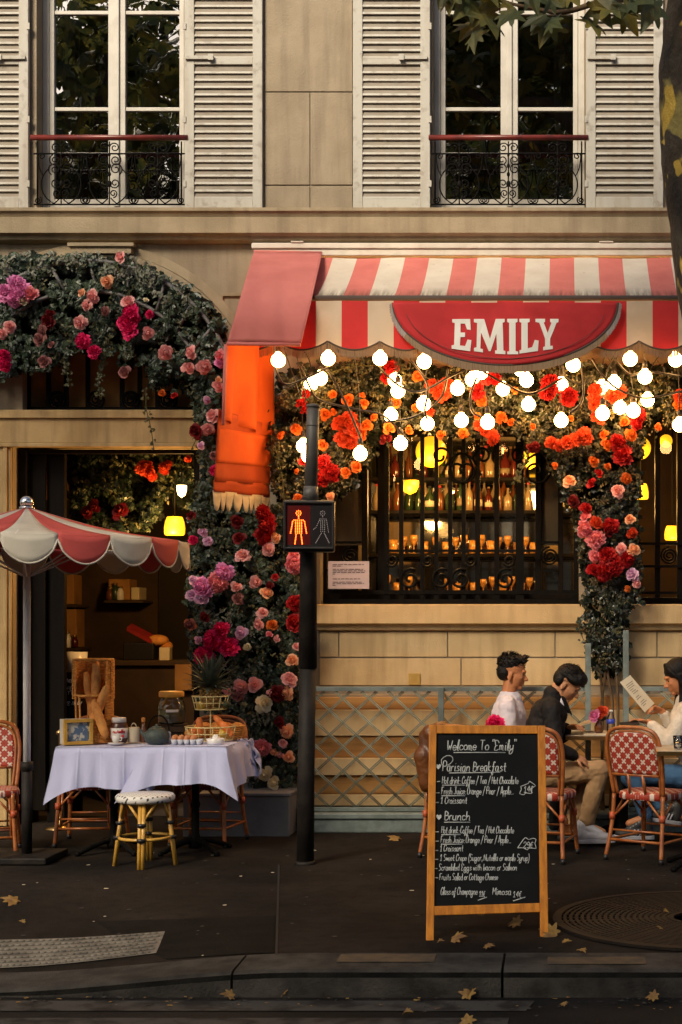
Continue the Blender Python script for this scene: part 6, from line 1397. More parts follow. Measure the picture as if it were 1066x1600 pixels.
b = MB(); b.box((X(250, CY + .05), CY + .02, Z(1032, CY)), (X(264, CY), CY + .12, Z(1012, CY))); tag(b.obj('card_holder', 'paper', None, bevel=.004), 'cream card holder on the counter below the loaf', 'holder')
b = MB(); b.box((X(276, CY), CY - .06, Z(1078, CY)), (X(302, CY), CY - .045, Z(1038, CY))); tag(b.obj('framed_card', 'room_amber'), 'dim amber card hung on the counter front', 'sign')
p = P(120, 1056, .9); t = thing('white_bucket', 'pale bucket with a slanted rim behind the bread basket', 'bucket', p); b = MB(); b.lathe([(.075, 0), (.088, .20), (.085, .20), (.07, .01), (0, .008)], p, 20); b.obj('pail', 'ceramic', t); b = MB(); b.lathe([(.08, 0), (.08, p.z - .0), ], (p.x, p.y, -p.z), 4) if False else b.tube([(p.x, p.y, 0), (p.x, p.y, p.z)], .05, 10); b.obj('stand', 'dark_wood', t)
t = thing('small_chalkboard', 'small black chalkboard with white capitals hanging in the doorway behind the bread basket', 'chalkboard', P(100, 1100, .3))
b = MB(); b.box((X(80, .3), .3, Z(1122, .3)), (X(124, .3), .32, Z(1050, .3))); cb = b.obj('panel', 'chalkboard', t, bevel=.003)
for s_, x, y, x1 in (('"', 82, 1060, 84), ('NO TABLE', 85, 1067, 122), ('ONLY FOR', 83, 1079, 118), ('EATING', 95, 1086, 122), ('NO TAKE AWAY', 83, 1102, 128)): b = MB(); ink(b, strokes(s_, x, y, 5.5, x1), lambda a, c: P(a, c, .2975), .0024); b.obj('handwriting', 'chalk', cb)
b = MB(); b.tube([P(100, 1122, .31), (X(100, .31), .31, 0)], .012, 8); b.obj('stand', 'dark_wood', t)
t = thing('barrier_post', 'brass barrier post standing in the doorway under the table', 'barrier post', Vector((X(94, -.2), -.2, 0))); o = WL[t.name]
b = MB(); b.lathe([(.11, 0), (.11, .008), (.03, .03), (.014, .04), (.014, .72), (.03, .73), (.03, .75), (0, .77)], o, 18); b.obj('post', 'brass', t)
b = MB()                                 # amber lit beams high inside the entrance
t = thing('amber_panel', 'amber lit panel crossed by dark beams high inside the entrance', 'panel', (ex(105), EY, 2.4))
b.box((ex(88), EY - .3, ez(785)), (ex(124), EY - .28, ez(690))); b.obj('panel', 'room_amber', t)
b = MB()
for a in ((80, 705, 130, 712), (86, 770, 126, 712), (84, 745, 112, 780), (92, 720, 120, 770)): b.tube([P(a[0], a[1], EY - .33), P(a[2], a[3], EY - .33)], .022, 4)
b.obj('beam', 'dark_wood', t)
gi = thing('indoor_garland', 'ivy with orange red blooms hanging inside the top of the entrance', 'flower garland', P(200, 720, .7))
GP = [(112, 695), (312, 695), (312, 760), (300, 800), (285, 790), (262, 770), (250, 800), (225, 830), (180, 830), (130, 830), (112, 800), (118, 760)]
garland_leaves(GP, 900, .9, .75, .10, 'ivy_back', 'backing_leaves', gi, thr=-.6, back=True); garland_leaves(GP, 1200, .8, .55, .06, 'ivy', 'ivy_leaves', gi, thr=-.1); garland_leaves(GP, 500, .75, .52, .035, 'sprig', 'sprig_leaves', gi, shape=OVAL, thr=.1)
for px, py, c, s_ in ((224, 732, 'coral', 24), (238, 740, 'coral', 24), (232, 730, 'coral', 20), (258, 732, 'coral', 22), (262, 726, 'coral', 14), (294, 717, 'coral', 11), (150, 790, 'dark', 26), (190, 800, 'dark', 30), (140, 800, 'dark', 26)): bloom(gi, px, py, c, s_, .5)
# ------------------------------------------------------------ people
tex = bpy.data.textures.new('folds', 'CLOUDS'); tex.noise_scale = .055; tex.noise_depth = 3
def remesh(o, vox, it=4, disp=0):
    md = o.modifiers.new('fuse', 'REMESH'); md.mode = 'VOXEL'; md.voxel_size = vox; md.use_smooth_shade = True
    s_ = o.modifiers.new('smooth', 'SMOOTH'); s_.factor = .5; s_.iterations = it
    if disp:
        d = o.modifiers.new('folds', 'DISPLACE'); d.texture = tex; d.strength = disp; d.mid_level = .5; d.texture_coords = 'GLOBAL'
    return o
def frame(fwd, up):
    f = Vector(fwd).normalized(); u = Vector(up); u = (u - f * u.dot(f)).normalized(); l = u.cross(f)
    return Matrix((f, l, u)).transposed()
def head(b, c, m, k=1.0, nose=1.0):
    q = lambda x, y, z: Vector(c) + m @ (Vector((x, y, z)) * k)
    E = lambda x, y, z, r, n=14, pitch=0: b.ball(q(x, y, z), Vector(r) * k, n, 0, m @ Matrix.Rotation(R(pitch), 3, 'Y'))
    E(-.012, 0, .030, (.096, .076, .088), 20); E(.030, 0, -.030, (.062, .062, .078), 18); E(.022, 0, -.072, (.056, .052, .044), 16)
    E(.066, 0, -.100, (.020, .024, .016)); b.cap(q(.082, 0, -.004), q(.106, 0, -.040), .0075 * k, .0125 * k, 10); E(.096, .011, -.044, (.010, .008, .007), 8); E(.096, -.011, -.044, (.010, .008, .007), 8)
    E(.084, 0, .014, (.014, .050, .010)); E(.082, 0, -.066, (.013, .022, .006), 10); E(.079, 0, -.077, (.013, .020, .007), 10)
    for s_ in (-1, 1):
        E(.062, s_ * .034, -.030, (.022, .020, .016), 10); E(-.004, s_ * .074, -.028, (.018, .008, .031), 12, 12); E(-.002, s_ * .077, -.050, (.010, .007, .013), 10)
def eyes(c, m, par, k=1.0, closed=False):
    for s_ in (-1, 1):
        b = MB(); q = lambda x, y, z: Vector(c) + m @ (Vector((x, y, z)) * k)
        b.ball(q(.080, s_ * .029, -.008), Vector((.005, .010, .004)) * k, 10, 0, m)
        b.obj('eye', 'hair', par)
def hand(b, w, d, n, curl=.5, k=1.0, side=1, spread=.16):
    """w wrist, d direction of the fingers, n back-of-hand normal"""
    d = Vector(d).normalized(); n = Vector(n); n = (n - d * n.dot(d)).normalized(); s_ = d.cross(n) * side; w = Vector(w)
    b.ball(w + d * .048 * k, Vector((.046, .040, .016)) * k, 12, 0, Matrix((d, s_, n)).transposed())
    for i, (o, L) in enumerate(((.030, .070), (.010, .080), (-.010, .074), (-.029, .058))):
        a0 = w + d * .080 * k + s_ * o * k; dd = (d + s_ * (o * spread * 8) * .5).normalized(); c1, c2 = curl * .8 + .06 * i, curl * 1.9 + .08 * i
        m1 = a0 + (dd * math.cos(c1) - n * math.sin(c1)) * L * .5 * k; m2 = m1 + (dd * math.cos(c2) - n * math.sin(c2)) * L * .5 * k
        b.cap(w + d * .05 * k + s_ * o * k * .85, a0, .0095 * k, .0092 * k, 8); b.cap(a0, m1, .0092 * k, .0082 * k, 8); b.cap(m1, m2, .0082 * k, .0068 * k, 8)
    t0 = w + d * .022 * k + s_ * .030 * k; t1 = t0 + (d * .55 + s_ * .75 - n * .15).normalized() * .042 * k; t2 = t1 + (d * .9 + s_ * .2 - n * (.1 + curl * .5)).normalized() * .034 * k
    b.cap(t0, t1, .0125 * k, .0105 * k, 8); b.cap(t1, t2, .0100 * k, .0078 * k, 8)
def shoe(name, heel, toe, mat, par, sole='shoe_white', extra=None):
    heel, toe = Vector(heel), Vector(toe); d = (toe - heel); L = d.length; d.normalize(); u = Vector((0, 0, 1)); u = (u - d * u.dot(d)).normalized(); s_ = d.cross(u); m = Matrix((d, s_, u)).transposed()
    b = MB(); q = lambda x, y, z: heel + m @ Vector((x, y, z))
    b.ball(q(.05, 0, .065), (.055, .040, .055), 14, 0, m); b.cap(q(.045, 0, .085), q(.05, 0, .135), .042, .046, 12); b.ball(q(.13, 0, .050), (.085, .040, .044), 14, 0, m); b.ball(q(.20, 0, .040), (.075, .047, .034), 14, 0, m); b.cap(q(.08, 0, .118), q(.17, 0, .068), .034, .030, 10)
    o = b.obj(name, mat, par); remesh(o, .006, 3)
    b = MB(); n = 26; out = []
    for i in range(n):
        a = 6.2832 * i / n; x = .135 + .15 * math.cos(a); w_ = .046 + .008 * math.cos(a) - .008 * math.sin(2 * a + 1.2) * 0; out.append((x, w_ * math.sin(a)))
    b.prism([q(x, y, .0) for x, y in out], m @ Vector((0, 0, .030))); b.obj('sole', sole, o, bevel=.006)
    b = MB()
    for i in range(5): b.tube([q(.085 + .02 * i, -.028, .138 - .014 * i), q(.095 + .02 * i, 0, .150 - .0145 * i), q(.085 + .02 * i, .028, .138 - .014 * i)], .0035, 5)
    b.obj('laces', 'shoe_white' if mat != 'shoe_white' else 'carton', o)
    if extra:
        b = MB()
        for i in range(3): b.tube([q(.10 + .025 * i, s2 * .042, .03) if False else q(.10 + .025 * i, -.043, .032) for s2 in (1,)] + [q(.085 + .025 * i, -.040, .075)], .006, 5); b.tube([q(.10 + .025 * i, .043, .032), q(.085 + .025 * i, .040, .075)], .006, 5)
        b.obj('stripes', extra, o)
    return o
def tufts(b, c, m, k, spec, seed, n, L, fw=.3):
    rg = random.Random(seed)
    for i in range(n):
        x, y, z = spec(rg); p0 = Vector(c) + m @ (Vector((x, y, z)) * k); d = m @ Vector((x * 1.0 + fw * rg.uniform(.2, 1), y * 1.2, z * 1.0 + .03)).normalized(); d = (d + Vector((rg.uniform(-.4, .4), rg.uniform(-.4, .4), rg.uniform(-.2, .4)))).normalized()
        l = L * rg.uniform(.5, 1.1); b.tube([p0, p0 + d * l * .5, p0 + d * l + Vector((0, 0, -.1 * l))], [.009, .006, .0015], 5)

def strands(name, par, c, m, k, seed, n, spec, L, comb, r=.0022, flop=.3, rnd_=.22, lift=(.1, .4)):
    """fine separate locks over the hair cap"""
    rg = random.Random(seed); b = MB(); cd = m @ Vector(comb)
    for i in range(n):
        x, y, z = spec(rg); p0 = Vector(c) + m @ (Vector((x, y, z)) * k); out = (p0 - (Vector(c) + m @ Vector((-.02, 0, .0)))).normalized()
        d = (out * rg.uniform(*lift) + cd * rg.uniform(.4, 1) + Vector((rg.uniform(-1, 1), rg.uniform(-1, 1), rg.uniform(-.5, 1))) * rnd_).normalized(); l = L * rg.uniform(.6, 1.2)
        b.tube([p0 - out * .004, p0 + d * l * .5 + out * .004, p0 + d * l + Vector((0, 0, -flop * l))], [r, r * .9, r * .3], 4)
    return b.obj(name, 'hair', par)
def shell(rg, rx, ry, rz, cx, cz, zmin, xmax=9):
    while True:
        d = Vector((rg.gauss(0, 1), rg.gauss(0, 1), rg.gauss(0, 1))).normalized(); p = (cx + d.x * rx, d.y * ry, cz + d.z * rz)
        if p[2] > zmin and p[0] < xmax and not (p[2] < .03 and p[0] > .0): return p
# --- man in the white shirt
y = -.55
t = thing('person', 'man in a white tee shirt with short spiky black hair, in profile', 'person', P(800, 1290, y))
hc = P(801, 1050, y); hm = frame((1, -.10, -.14), (0, 0, 1)); hk = 1.08
b = MB(); head(b, hc, hm, hk)
nb = P(795, 1092, y); pel = P(792, 1212, y)
b.cap(P(798, 1066, y), nb, .054, .058, 14); ch = P(797, 1122, y)
b.cap(nb + Vector((0, -.15, -.035)), nb + Vector((0, .15, -.035)), .055, .055); b.ball(ch, (.115, .165, .17), 16); b.ball(P(793, 1180, y), (.11, .15, .16), 16); b.ball(pel, (.13, .17, .11), 16)
for s_ in (-1, 1):
    sh = nb + Vector((0, .185 * s_, -.05)); el = P(800, 1160, y) + Vector((0, .22 * s_, 0)); wr = P(845, 1150, y) + Vector((0, .10 * s_, 0))
    b.cap(sh, el, .046, .038); b.cap(el, wr, .038, .027); hand(b, wr, (1, -.2 * s_, .0), (0, 0, 1), .5, 1, s_)
    hp = pel + Vector((0, .09 * s_, 0)); kn = P(875, 1205, y) + Vector((0, .10 * s_, 0)); an = P(868, 1285, y) + Vector((0, .10 * s_, 0)); b.cap(hp, kn, .08, .055); b.cap(kn, an, .052, .034); b.cap(an, an + Vector((.14, 0, -.04)), .035, .028)
body = b.obj('body', 'skin_warm', t); remesh(body, .006, 3)
eyes(hc, hm, t, hk)
b = MB(); b.cap(nb + Vector((-.005, -.15, -.035)), nb + Vector((-.005, .15, -.035)), .066, .066, 14); b.cap(P(796, 1097, y), P(796, 1110, y), .10, .125); b.ball(ch + Vector((-.008, 0, 0)), (.132, .185, .185), 16); b.ball(P(792, 1180, y), (.128, .17, .17), 16); b.ball(pel + Vector((0, 0, .04)), (.14, .18, .09), 16)
for s_ in (-1, 1):
    sh = nb + Vector((0, .185 * s_, -.05)); el = P(800, 1160, y) + Vector((0, .22 * s_, 0)); b.cap(sh, sh.lerp(el, .8), .062, .060)
o = b.obj('shirt', 'shirt_white', t); remesh(o, .008, 4, .018)
b = MB(); 
for s_ in (-1, 1):
    hp = pel + Vector((0, .09 * s_, 0)); kn = P(875, 1205, y) + Vector((0, .10 * s_, 0)); an = P(868, 1285, y) + Vector((0, .10 * s_, 0)); b.cap(hp, kn, .092, .068); b.cap(kn, an, .064, .052)
o = b.obj('trousers', 'shoe_dark', t); remesh(o, .010, 4, .02)
b = MB(); q = lambda x, y_, z: hc + hm @ (Vector((x, y_, z)) * hk)
b.ball(q(-.018, 0, .046), Vector((.093, .078, .080)) * hk, 18, 0, hm); b.ball(q(-.058, 0, .0), Vector((.055, .068, .070)) * hk, 16, 0, hm); b.ball(q(.026, 0, .092), Vector((.066, .060, .032)) * hk, 14, 0, hm); b.ball(q(.060, 0, .088), Vector((.032, .050, .028)) * hk, 12, 0, hm)
for s_ in (-1, 1): b.ball(q(-.044, s_ * .046, -.008), Vector((.038, .032, .050)) * hk, 12, 0, hm)
tufts(b, hc, hm, hk, lambda g: (g.uniform(-.09, .085), g.uniform(-.06, .06), .098 + g.uniform(-.02, .018)), 4, 70, .036)
tufts(b, hc, hm, hk, lambda g: (-.085 + g.uniform(-.02, .05), g.uniform(-.07, .07), g.uniform(-.03, .09)), 5, 50, .02, -.3)
o = b.obj('hair', 'hair', t); remesh(o, .005, 1)
strands('hair_locks', o, hc, hm, hk, 41, 420, lambda g: shell(g, .092, .077, .081, -.020, .048, .03), .020, (.45, 0, .6), flop=.05, lift=(.3, .8))

# --- man in the black jacket
y = -1.0
t = thing('person', 'man in a black jacket, khaki trousers and white sneakers bent over his menu', 'person', P(860, 1320, y))
hc = P(887, 1067, y); hm = frame((.80, -.14, -.58), (.55, -.05, .8)); hk = 1.08
pel = P(832, 1214, y); nb = P(864, 1094, y)
b = MB(); head(b, hc, hm, hk); q = lambda x, y_, z: hc + hm @ (Vector((x, y_, z)) * hk)
b.cap(q(-.028, 0, -.06), nb, .054, .060, 14); ax = (nb - pel).normalized()
b.cap(nb + Vector((-.01, -.15, -.04)), nb + Vector((-.01, .15, -.04)), .055, .055)
for f_, r_ in ((.75, (.12, .165, .13)), (.5, (.115, .155, .14)), (.25, (.115, .155, .13)), (0, (.13, .17, .11))): b.ball(pel.lerp(nb, f_), r_, 16)
J = {}
J[-1] = dict(sh=nb + Vector((-.01, -.185, -.06)), el=P(868, 1168, y - .27), wr=P(899, 1182, y - .17), hp=pel + Vector((0, -.09, 0)), kn=P(937, 1203, y - .09), an=P(915, 1290, y - .06))
J[1] = dict(sh=nb + Vector((-.01, .185, -.06)), el=P(878, 1150, y + .26), wr=P(886, 1138, y + .16), hp=pel + Vector((0, .09, 0)), kn=P(925, 1208, y + .14), an=P(893, 1288, y + .14))
for s_, j in J.items():
    b.cap(j['sh'], j['el'], .047, .039); b.cap(j['el'], j['wr'], .039, .028)
    b.cap(j['hp'], j['kn'], .082, .056); b.cap(j['kn'], j['an'], .052, .036); b.cap(j['an'], j['an'] + Vector((.12, 0, -.05)), .036, .03)
hand(b, J[-1]['wr'], (1, .25, -.50), (.42, -.45, .8), .55, 1.0, 1); hand(b, J[1]['wr'], (.7, -.4, .25), (-.1, .3, .9), .6, 1.0, -1)
body = b.obj('body', 'skin', t); remesh(body, .006, 3); eyes(hc, hm, t, hk)
b = MB()
b.cap(nb + Vector((-.015, -.15, -.045)), nb + Vector((-.015, .15, -.045)), .075, .075, 14); b.cap(nb + Vector((-.012, 0, -.02)), nb + ax * .035 + Vector((-.01, 0, 0)), .082, .072, 14)
for f_, r_ in ((.82, (.135, .185, .12)), (.66, (.145, .19, .14)), (.5, (.14, .18, .14)), (.25, (.14, .18, .13)), (.04, (.145, .185, .10))): b.ball(pel.lerp(nb, f_), r_, 16)
for s_, j in J.items(): b.cap(j['sh'], j['el'], .066, .056); b.cap(j['el'], j['wr'].lerp(j['el'], .12), .055, .043)
o = b.obj('jacket', 'jacket_black', t); remesh(o, .008, 4, .022)
b = MB()
for s_ in (-1, 1): b.grid(lambda u, v: nb + Vector((.055 + .035 * u + .05 * v, s_ * (.075 - .05 * v), .035 - .02 * u - .13 * v + .01 * math.sin(u * 3))), 4, 6)
b.obj('collar', 'jacket_black', t, solid=.012, sub=1)
b = MB(); b.ball(nb + Vector((.068, -.01, -.02)), (.03, .05, .05), 12); b.obj('shirt', 'shirt_white', t)
b = MB(); b.ball(pel, (.14, .18, .10), 16)
for s_, j in J.items(): b.cap(j['hp'], j['kn'], .096, .072, 14); b.cap(j['kn'], j['an'].lerp(j['kn'], .08), .070, .060, 14); b.cap(j['an'].lerp(j['kn'], .10), j['an'].lerp(j['kn'], .03), .064, .056)
o = b.obj('trousers', 'khaki', t); remesh(o, .007, 3, .018)
for s_, j in J.items():
    if s_ < 0: shoe('sneaker', P(902, 1318, y - .06), P(958, 1317, y - .14), 'shoe_white', t)
    else: shoe('sneaker', P(874, 1312, y + .14), P(926, 1312, y + .10), 'leather_brown', t, 'shoe_dark')
    b = MB(); b.cap(j['an'].lerp(j['kn'], .18), j['an'] + Vector((.01, 0, -.03)), .045, .043); b.obj('sock', 'khaki', t)
b = MB()
b.ball(q(-.016, 0, .046), Vector((.093, .079, .078)) * hk, 18, 0, hm); b.ball(q(-.060, 0, .012), Vector((.050, .070, .066)) * hk, 16, 0, hm); b.ball(q(.055, 0, .072), Vector((.052, .072, .046)) * hk, 14, 0, hm); b.ball(q(.075, 0, .058), Vector((.028, .058, .030)) * hk, 12, 0, hm)
for s_ in (-1, 1): b.ball(q(.02, s_ * .055, .045), Vector((.065, .032, .035)) * hk, 12, 0, hm); b.ball(q(-.045, s_ * .048, -.008), Vector((.036, .034, .045)) * hk, 12, 0, hm)
tufts(b, hc, hm, hk, lambda g: (g.uniform(-.08, .09), g.uniform(-.07, .07), .105 - .3 * abs(g.uniform(-.06, .06))), 8, 30, .018, .5)
o = b.obj('hair', 'hair', t); remesh(o, .005, 1)
strands('hair_locks', o, hc, hm, hk, 43, 420, lambda g: shell(g, .094, .080, .080, -.014, .046, .0), .030, (1, 0, -.1), rnd_=.10)

# --- woman at the right edge
y = -.92
t = thing('person', 'woman with long dark hair in a cream sweater and jeans holding a menu', 'person', P(1085, 1310, y))
hc = P(1060, 1057, y); hm = frame((-.90, -.12, -.30), (-.2, 0, 1)); hk = 1.06
pel = P(1100, 1215, y); nb = P(1070, 1100, y)
b = MB(); head(b, hc, hm, hk); q = lambda x, y_, z: hc + hm @ (Vector((x, y_, z)) * hk); b.cap(q(-.03, 0, -.07), nb, .048, .052, 14)
b.cap(nb + Vector((0, -.13, -.04)), nb + Vector((0, .13, -.04)), .05, .05)
for f_, r_ in ((.75, (.11, .15, .13)), (.5, (.105, .14, .14)), (.25, (.11, .145, .13)), (0, (.13, .17, .11))): b.ball(pel.lerp(nb, f_), r_, 16)
J = {-1: dict(sh=nb + Vector((-.01, -.165, -.06)), el=P(1048, 1160, y - .24), wr=P(1014, 1129, y - .10), hp=pel + Vector((0, -.09, 0)), kn=P(990, 1208, y - .10), an=P(1010, 1278, y - .10)),
      1: dict(sh=nb + Vector((-.01, .165, -.06)), el=P(1058, 1150, y + .20), wr=P(1036, 1112, y + .12), hp=pel + Vector((0, .09, 0)), kn=P(985, 1216, y + .10), an=P(1040, 1268, y + .02))}
for s_, j in J.items():
    b.cap(j['sh'], j['el'], .042, .036); b.cap(j['el'], j['wr'], .036, .025); b.cap(j['hp'], j['kn'], .085, .055); b.cap(j['kn'], j['an'], .052, .034); b.cap(j['an'], j['an'] + Vector((-.12 if s_ < 0 else .10, 0, -.04)), .034, .028)
hand(b, J[-1]['wr'], (-1, .15, .22), (.2, .25, 1), .35, .95, -1); hand(b, J[1]['wr'], (-.85, -.25, .38), (.25, .55, .75), .75, .95, 1)
hand(b, P(1042, 1102, y + .20), (-.75, -.2, .50), (.3, .6, .6), .7, .95, 1) if False else None
body = b.obj('body', 'skin_warm', t); remesh(body, .006, 3); eyes(hc, hm, t, hk)
b = MB(); b.cap(nb + Vector((0, -.13, -.045)), nb + Vector((0, .13, -.045)), .072, .072, 14); b.cap(nb + Vector((0, 0, -.03)), nb + Vector((-.005, 0, .01)), .085, .068)
for f_, r_ in ((.8, (.135, .175, .13)), (.6, (.14, .175, .14)), (.4, (.14, .175, .14)), (.15, (.15, .185, .13))): b.ball(pel.lerp(nb, f_), r_, 16)
for s_, j in J.items(): b.cap(j['sh'], j['el'], .068, .066); b.cap(j['el'], j['wr'].lerp(j['el'], .16), .064, .040)
o = b.obj('sweater', 'knit', t); remesh(o, .008, 4, .018)
b = MB(); b.ball(pel, (.145, .185, .11), 16)
for s_, j in J.items(): b.cap(j['hp'], j['kn'], .098, .070); b.cap(j['kn'], j['an'].lerp(j['kn'], .06), .066, .050)
o = b.obj('jeans', 'denim', t); remesh(o, .009, 4, .016)
shoe('sneaker', P(1062, 1290, y + .02), P(1024, 1284, y - .04), 'shoe_dark', t, 'shoe_white', 'shoe_white'); shoe('sneaker', P(1020, 1312, y - .10), P(972, 1311, y - .12), 'shoe_dark', t, 'shoe_white', 'shoe_white')
b = MB(); b.ball(q(-.016, 0, .042), Vector((.102, .086, .088)) * hk, 18, 0, hm); b.ball(q(-.07, 0, -.02), Vector((.062, .080, .09)) * hk, 16, 0, hm)
rg = random.Random(3)
for i in range(46):
    a = R(-105 + 210 * i / 45); rr = .080; st_ = q(-.02 - .085 * math.cos(a), .082 * math.sin(a), .02); e_ = st_ + Vector((.02 + .05 * rg.random() - (.045 if abs(a) > 1.2 else 0), .02 * math.sin(a) + rg.uniform(-.02, .02), -.30 - .10 * rg.random()))
    b.tube(crv([st_, st_.lerp(e_, .4) + Vector((.02, .02 * math.sin(a), 0)), e_], 4), [.017, .018, .018, .018, .017, .015, .012, .009, .004], 6)
for s_ in (-1, 1): b.tube(crv([q(.055, s_ * .02, .105), q(.05, s_ * .07, .05), q(.01, s_ * .083, -.02), q(-.01, s_ * .085, -.12)], 4), .016, 7)
o = b.obj('hair', 'hair', t); remesh(o, .005, 1)
b = MB(); pw = P(985, 1130, y - .12); b.obox(P(984, 1131, y - .13), (.135, .07, .009), frame((1, .1, .10), (0, -.35, 1))); tag(b.obj('phone', 'black_plastic', None, bevel=.003), 'dark phone lying in the near hand of the woman in the cream sweater', 'phone')
# jacket hung over a chair
y = -1.68
b = MB(); b.cap(P(675, 1146, y), P(712, 1146, y), .068, .065); b.cap(P(669, 1152, y + .02), P(668, 1180, y), .065, .050); b.cap(P(690, 1150, y), P(695, 1215, y), .10, .11); b.cap(P(664, 1180, y), P(668, 1226, y), .075, .055); b.cap(P(652, 1182, y), P(672, 1178, y), .022, .05)
o = b.obj('leather_jacket', 'leather_brown'); remesh(o, .008, 5, .014); tag(o, 'brown leather jacket hung over the chair back just left of the menu board', 'jacket')
b = MB(); b.cap(P(676, 1210, y + .05), P(684, 1270, y + .05), .05, .07); b.cap(P(690, 1205, y + .05), P(705, 1268, y + .05), .08, .08); o = b.obj('dark_coat', 'jacket_black'); remesh(o, .010, 4, .03); tag(o, 'black coat hanging below the brown leather jacket behind the menu board', 'coat')

# ------------------------------------------------------------ tree grate, street tree, fallen leaves
gc_ = Vector((X(1098, -3.80), -3.80, .004))
b = MB(); b.lathe([(0, -.002), (.80, -.002)], gc_, 40); struct(b, 'tree_pit', 'soil')
t = thing('tree_grate', 'round cast iron tree grate set in the pavement at the right', 'tree grate', gc_); b = MB()
def ring(r0, r1, z0, z1): 
    b.lathe([(r0, z0), (r0, z1), (r1, z1), (r1, z0)], gc_, 64, sm=False)
r_ = .20
while r_ < .74: ring(r_, r_ + .018, .0, .012); r_ += .031
ring(.755, .80, .0, .014); ring(.155, .185, 0, .014)
for i in range(56):
    a = 6.2832 * i / 56; d = Vector((math.cos(a), math.sin(a), 0)); e = Vector((math.cos(a + .12), math.sin(a + .12), 0)); m_ = 1 if i % 7 else 2.6
    n_ = Vector((-d.y, d.x, 0)) * .006 * m_; b.prism([gc_ + d * .185 + n_, gc_ + d * .185 - n_, gc_ + e * .756 - n_, gc_ + e * .756 + n_], (0, 0, .0105))
b.obj('grate', 'cast_iron', t)
TYY = -3.83
t = thing('plane_tree', 'plane tree with blotchy camouflage bark at the right edge of the pavement', 'tree', P(1140, 1440, TYY)); tree0 = t
path = [(1142, 1445), (1138, 1250), (1134, 1000), (1127, 750), (1111, 560), (1092, 400), (1074, 270), (1066, 170), (1070, 70), (1082, -40), (1085, -200), (1075, -420)]
b = MB(); pts = crv([P(a, c, TYY) for a, c in path], 6); n = len(pts)
for i in range(n): pts[i] = pts[i] + Vector((.012 * noise.noise(pts[i] * 2.2), .02 * noise.noise(pts[i] * 1.7 + Vector((5, 0, 0))), 0))
b.tube(pts, [(.185 - .04 * min(1, i / (n * .3)) - .03 * i / n) * (1 + .09 * noise.noise(Vector((i * .45, 1, 2)))) for i in range(n)], 22); b.obj('trunk', 'plane_bark', t)
b = MB(); top = pts[-1]
for dx, dy, dz, L in ((-1.6, -.8, 1.0, 2.6), (1.5, -1.2, 1.2, 2.6), (.2, -2.6, .9, 3.0), (-2.4, -2.2, .6, 3.0), (2.4, -2.0, .7, 3.0), (.3, -.9, 1.8, 2.0)):
    d = Vector((dx, dy, dz)).normalized(); b.tube(crv([top, top + d * L * .4 + Vector((0, 0, .3)), top + d * L * .7, top + d * L + Vector((0, 0, .2))], 4), [.12, .11, .10, .09, .085, .08, .07, .06, .055, .05, .04, .03, .02], 8)
b.obj('limb', 'plane_bark', t)
def crown(c, rad, n, size, mat, par, seed, nclump=26):
    rg = random.Random(seed); cl = []
    for i in range(nclump):
        d = Vector((rg.gauss(0, 1), rg.gauss(0, 1), rg.gauss(0, 1))).normalized() * rg.uniform(.25, 1) ** .6; cl.append((Vector((d.x * rad[0], d.y * rad[1], d.z * rad[2])), rg.uniform(.22, .42)))
    b = MB()
    for i in range(n):
        o_, k = rg.choice(cl); p_ = Vector(c) + o_ + Vector((rg.gauss(0, .5) * rad[0], rg.gauss(0, .5) * rad[1], rg.gauss(0, .5) * rad[2])) * k
        leaf(b, p_, size * rg.uniform(.7, 1.2), PLANE, Vector((rg.uniform(-1, 1), rg.uniform(-1, 1), rg.uniform(.2, 1))), .9, .5, 0, .3, rg)
    return b.obj('crown', mat, par)
crown((X(1084, TYY) - .3, -6.6, 7.9), (3.6, 2.2, 1.5), 3800, .2, 'plane_leaf', t, 11)
# twig with leaves hanging into the top of the picture
TW = -4.6
b = MB(); b.tube(crv([P(1078, -60, -4.0), P(1000, -8, -4.3), P(940, 2, TW), P(880, 19, TW), P(830, 12, TW), P(795, 4, TW), P(750, -14, TW)], 6), [.02 - .015 * i / 36 for i in range(37)], 7); b.tube(crv([P(795, 4, TW), P(792, 20, TW), P(778, 34, TW)], 4), .004, 5); b.tube(crv([P(880, 19, TW), P(868, 30, TW), P(850, 44, TW)], 4), .004, 5); b.tube(crv([P(1040, -30, -4.2), P(1010, -4, TW), P(985, 18, TW)], 4), .005, 5); b.obj('twig', 'stem_wood', t)
b = MB(); rg = random.Random(21)
for px, py, s_ in ((705, 6, 46), (722, 14, 56), (748, 26, 60), (768, 42, 56), (730, 50, 50), (742, 66, 40), (790, 30, 44), (800, 14, 36), (832, 34, 46), (852, 52, 50), (868, 38, 34), (835, 4, 40), (874, 2, 44), (944, 22, 48), (968, 14, 58), (930, 44, 46), (985, 34, 50), (1012, 24, 58), (1002, 2, 50), (900, -4, 44), (765, -6, 54), (690, -8, 50)): leaf(b, P(px, py, TW - rnd(0, .25)), s_ / 320 * .95, PLANE2, Vector((0, -1, .1)), .8, .8, 0, .3, rg)
b.obj('hanging_leaves', 'plane_leaf', t)
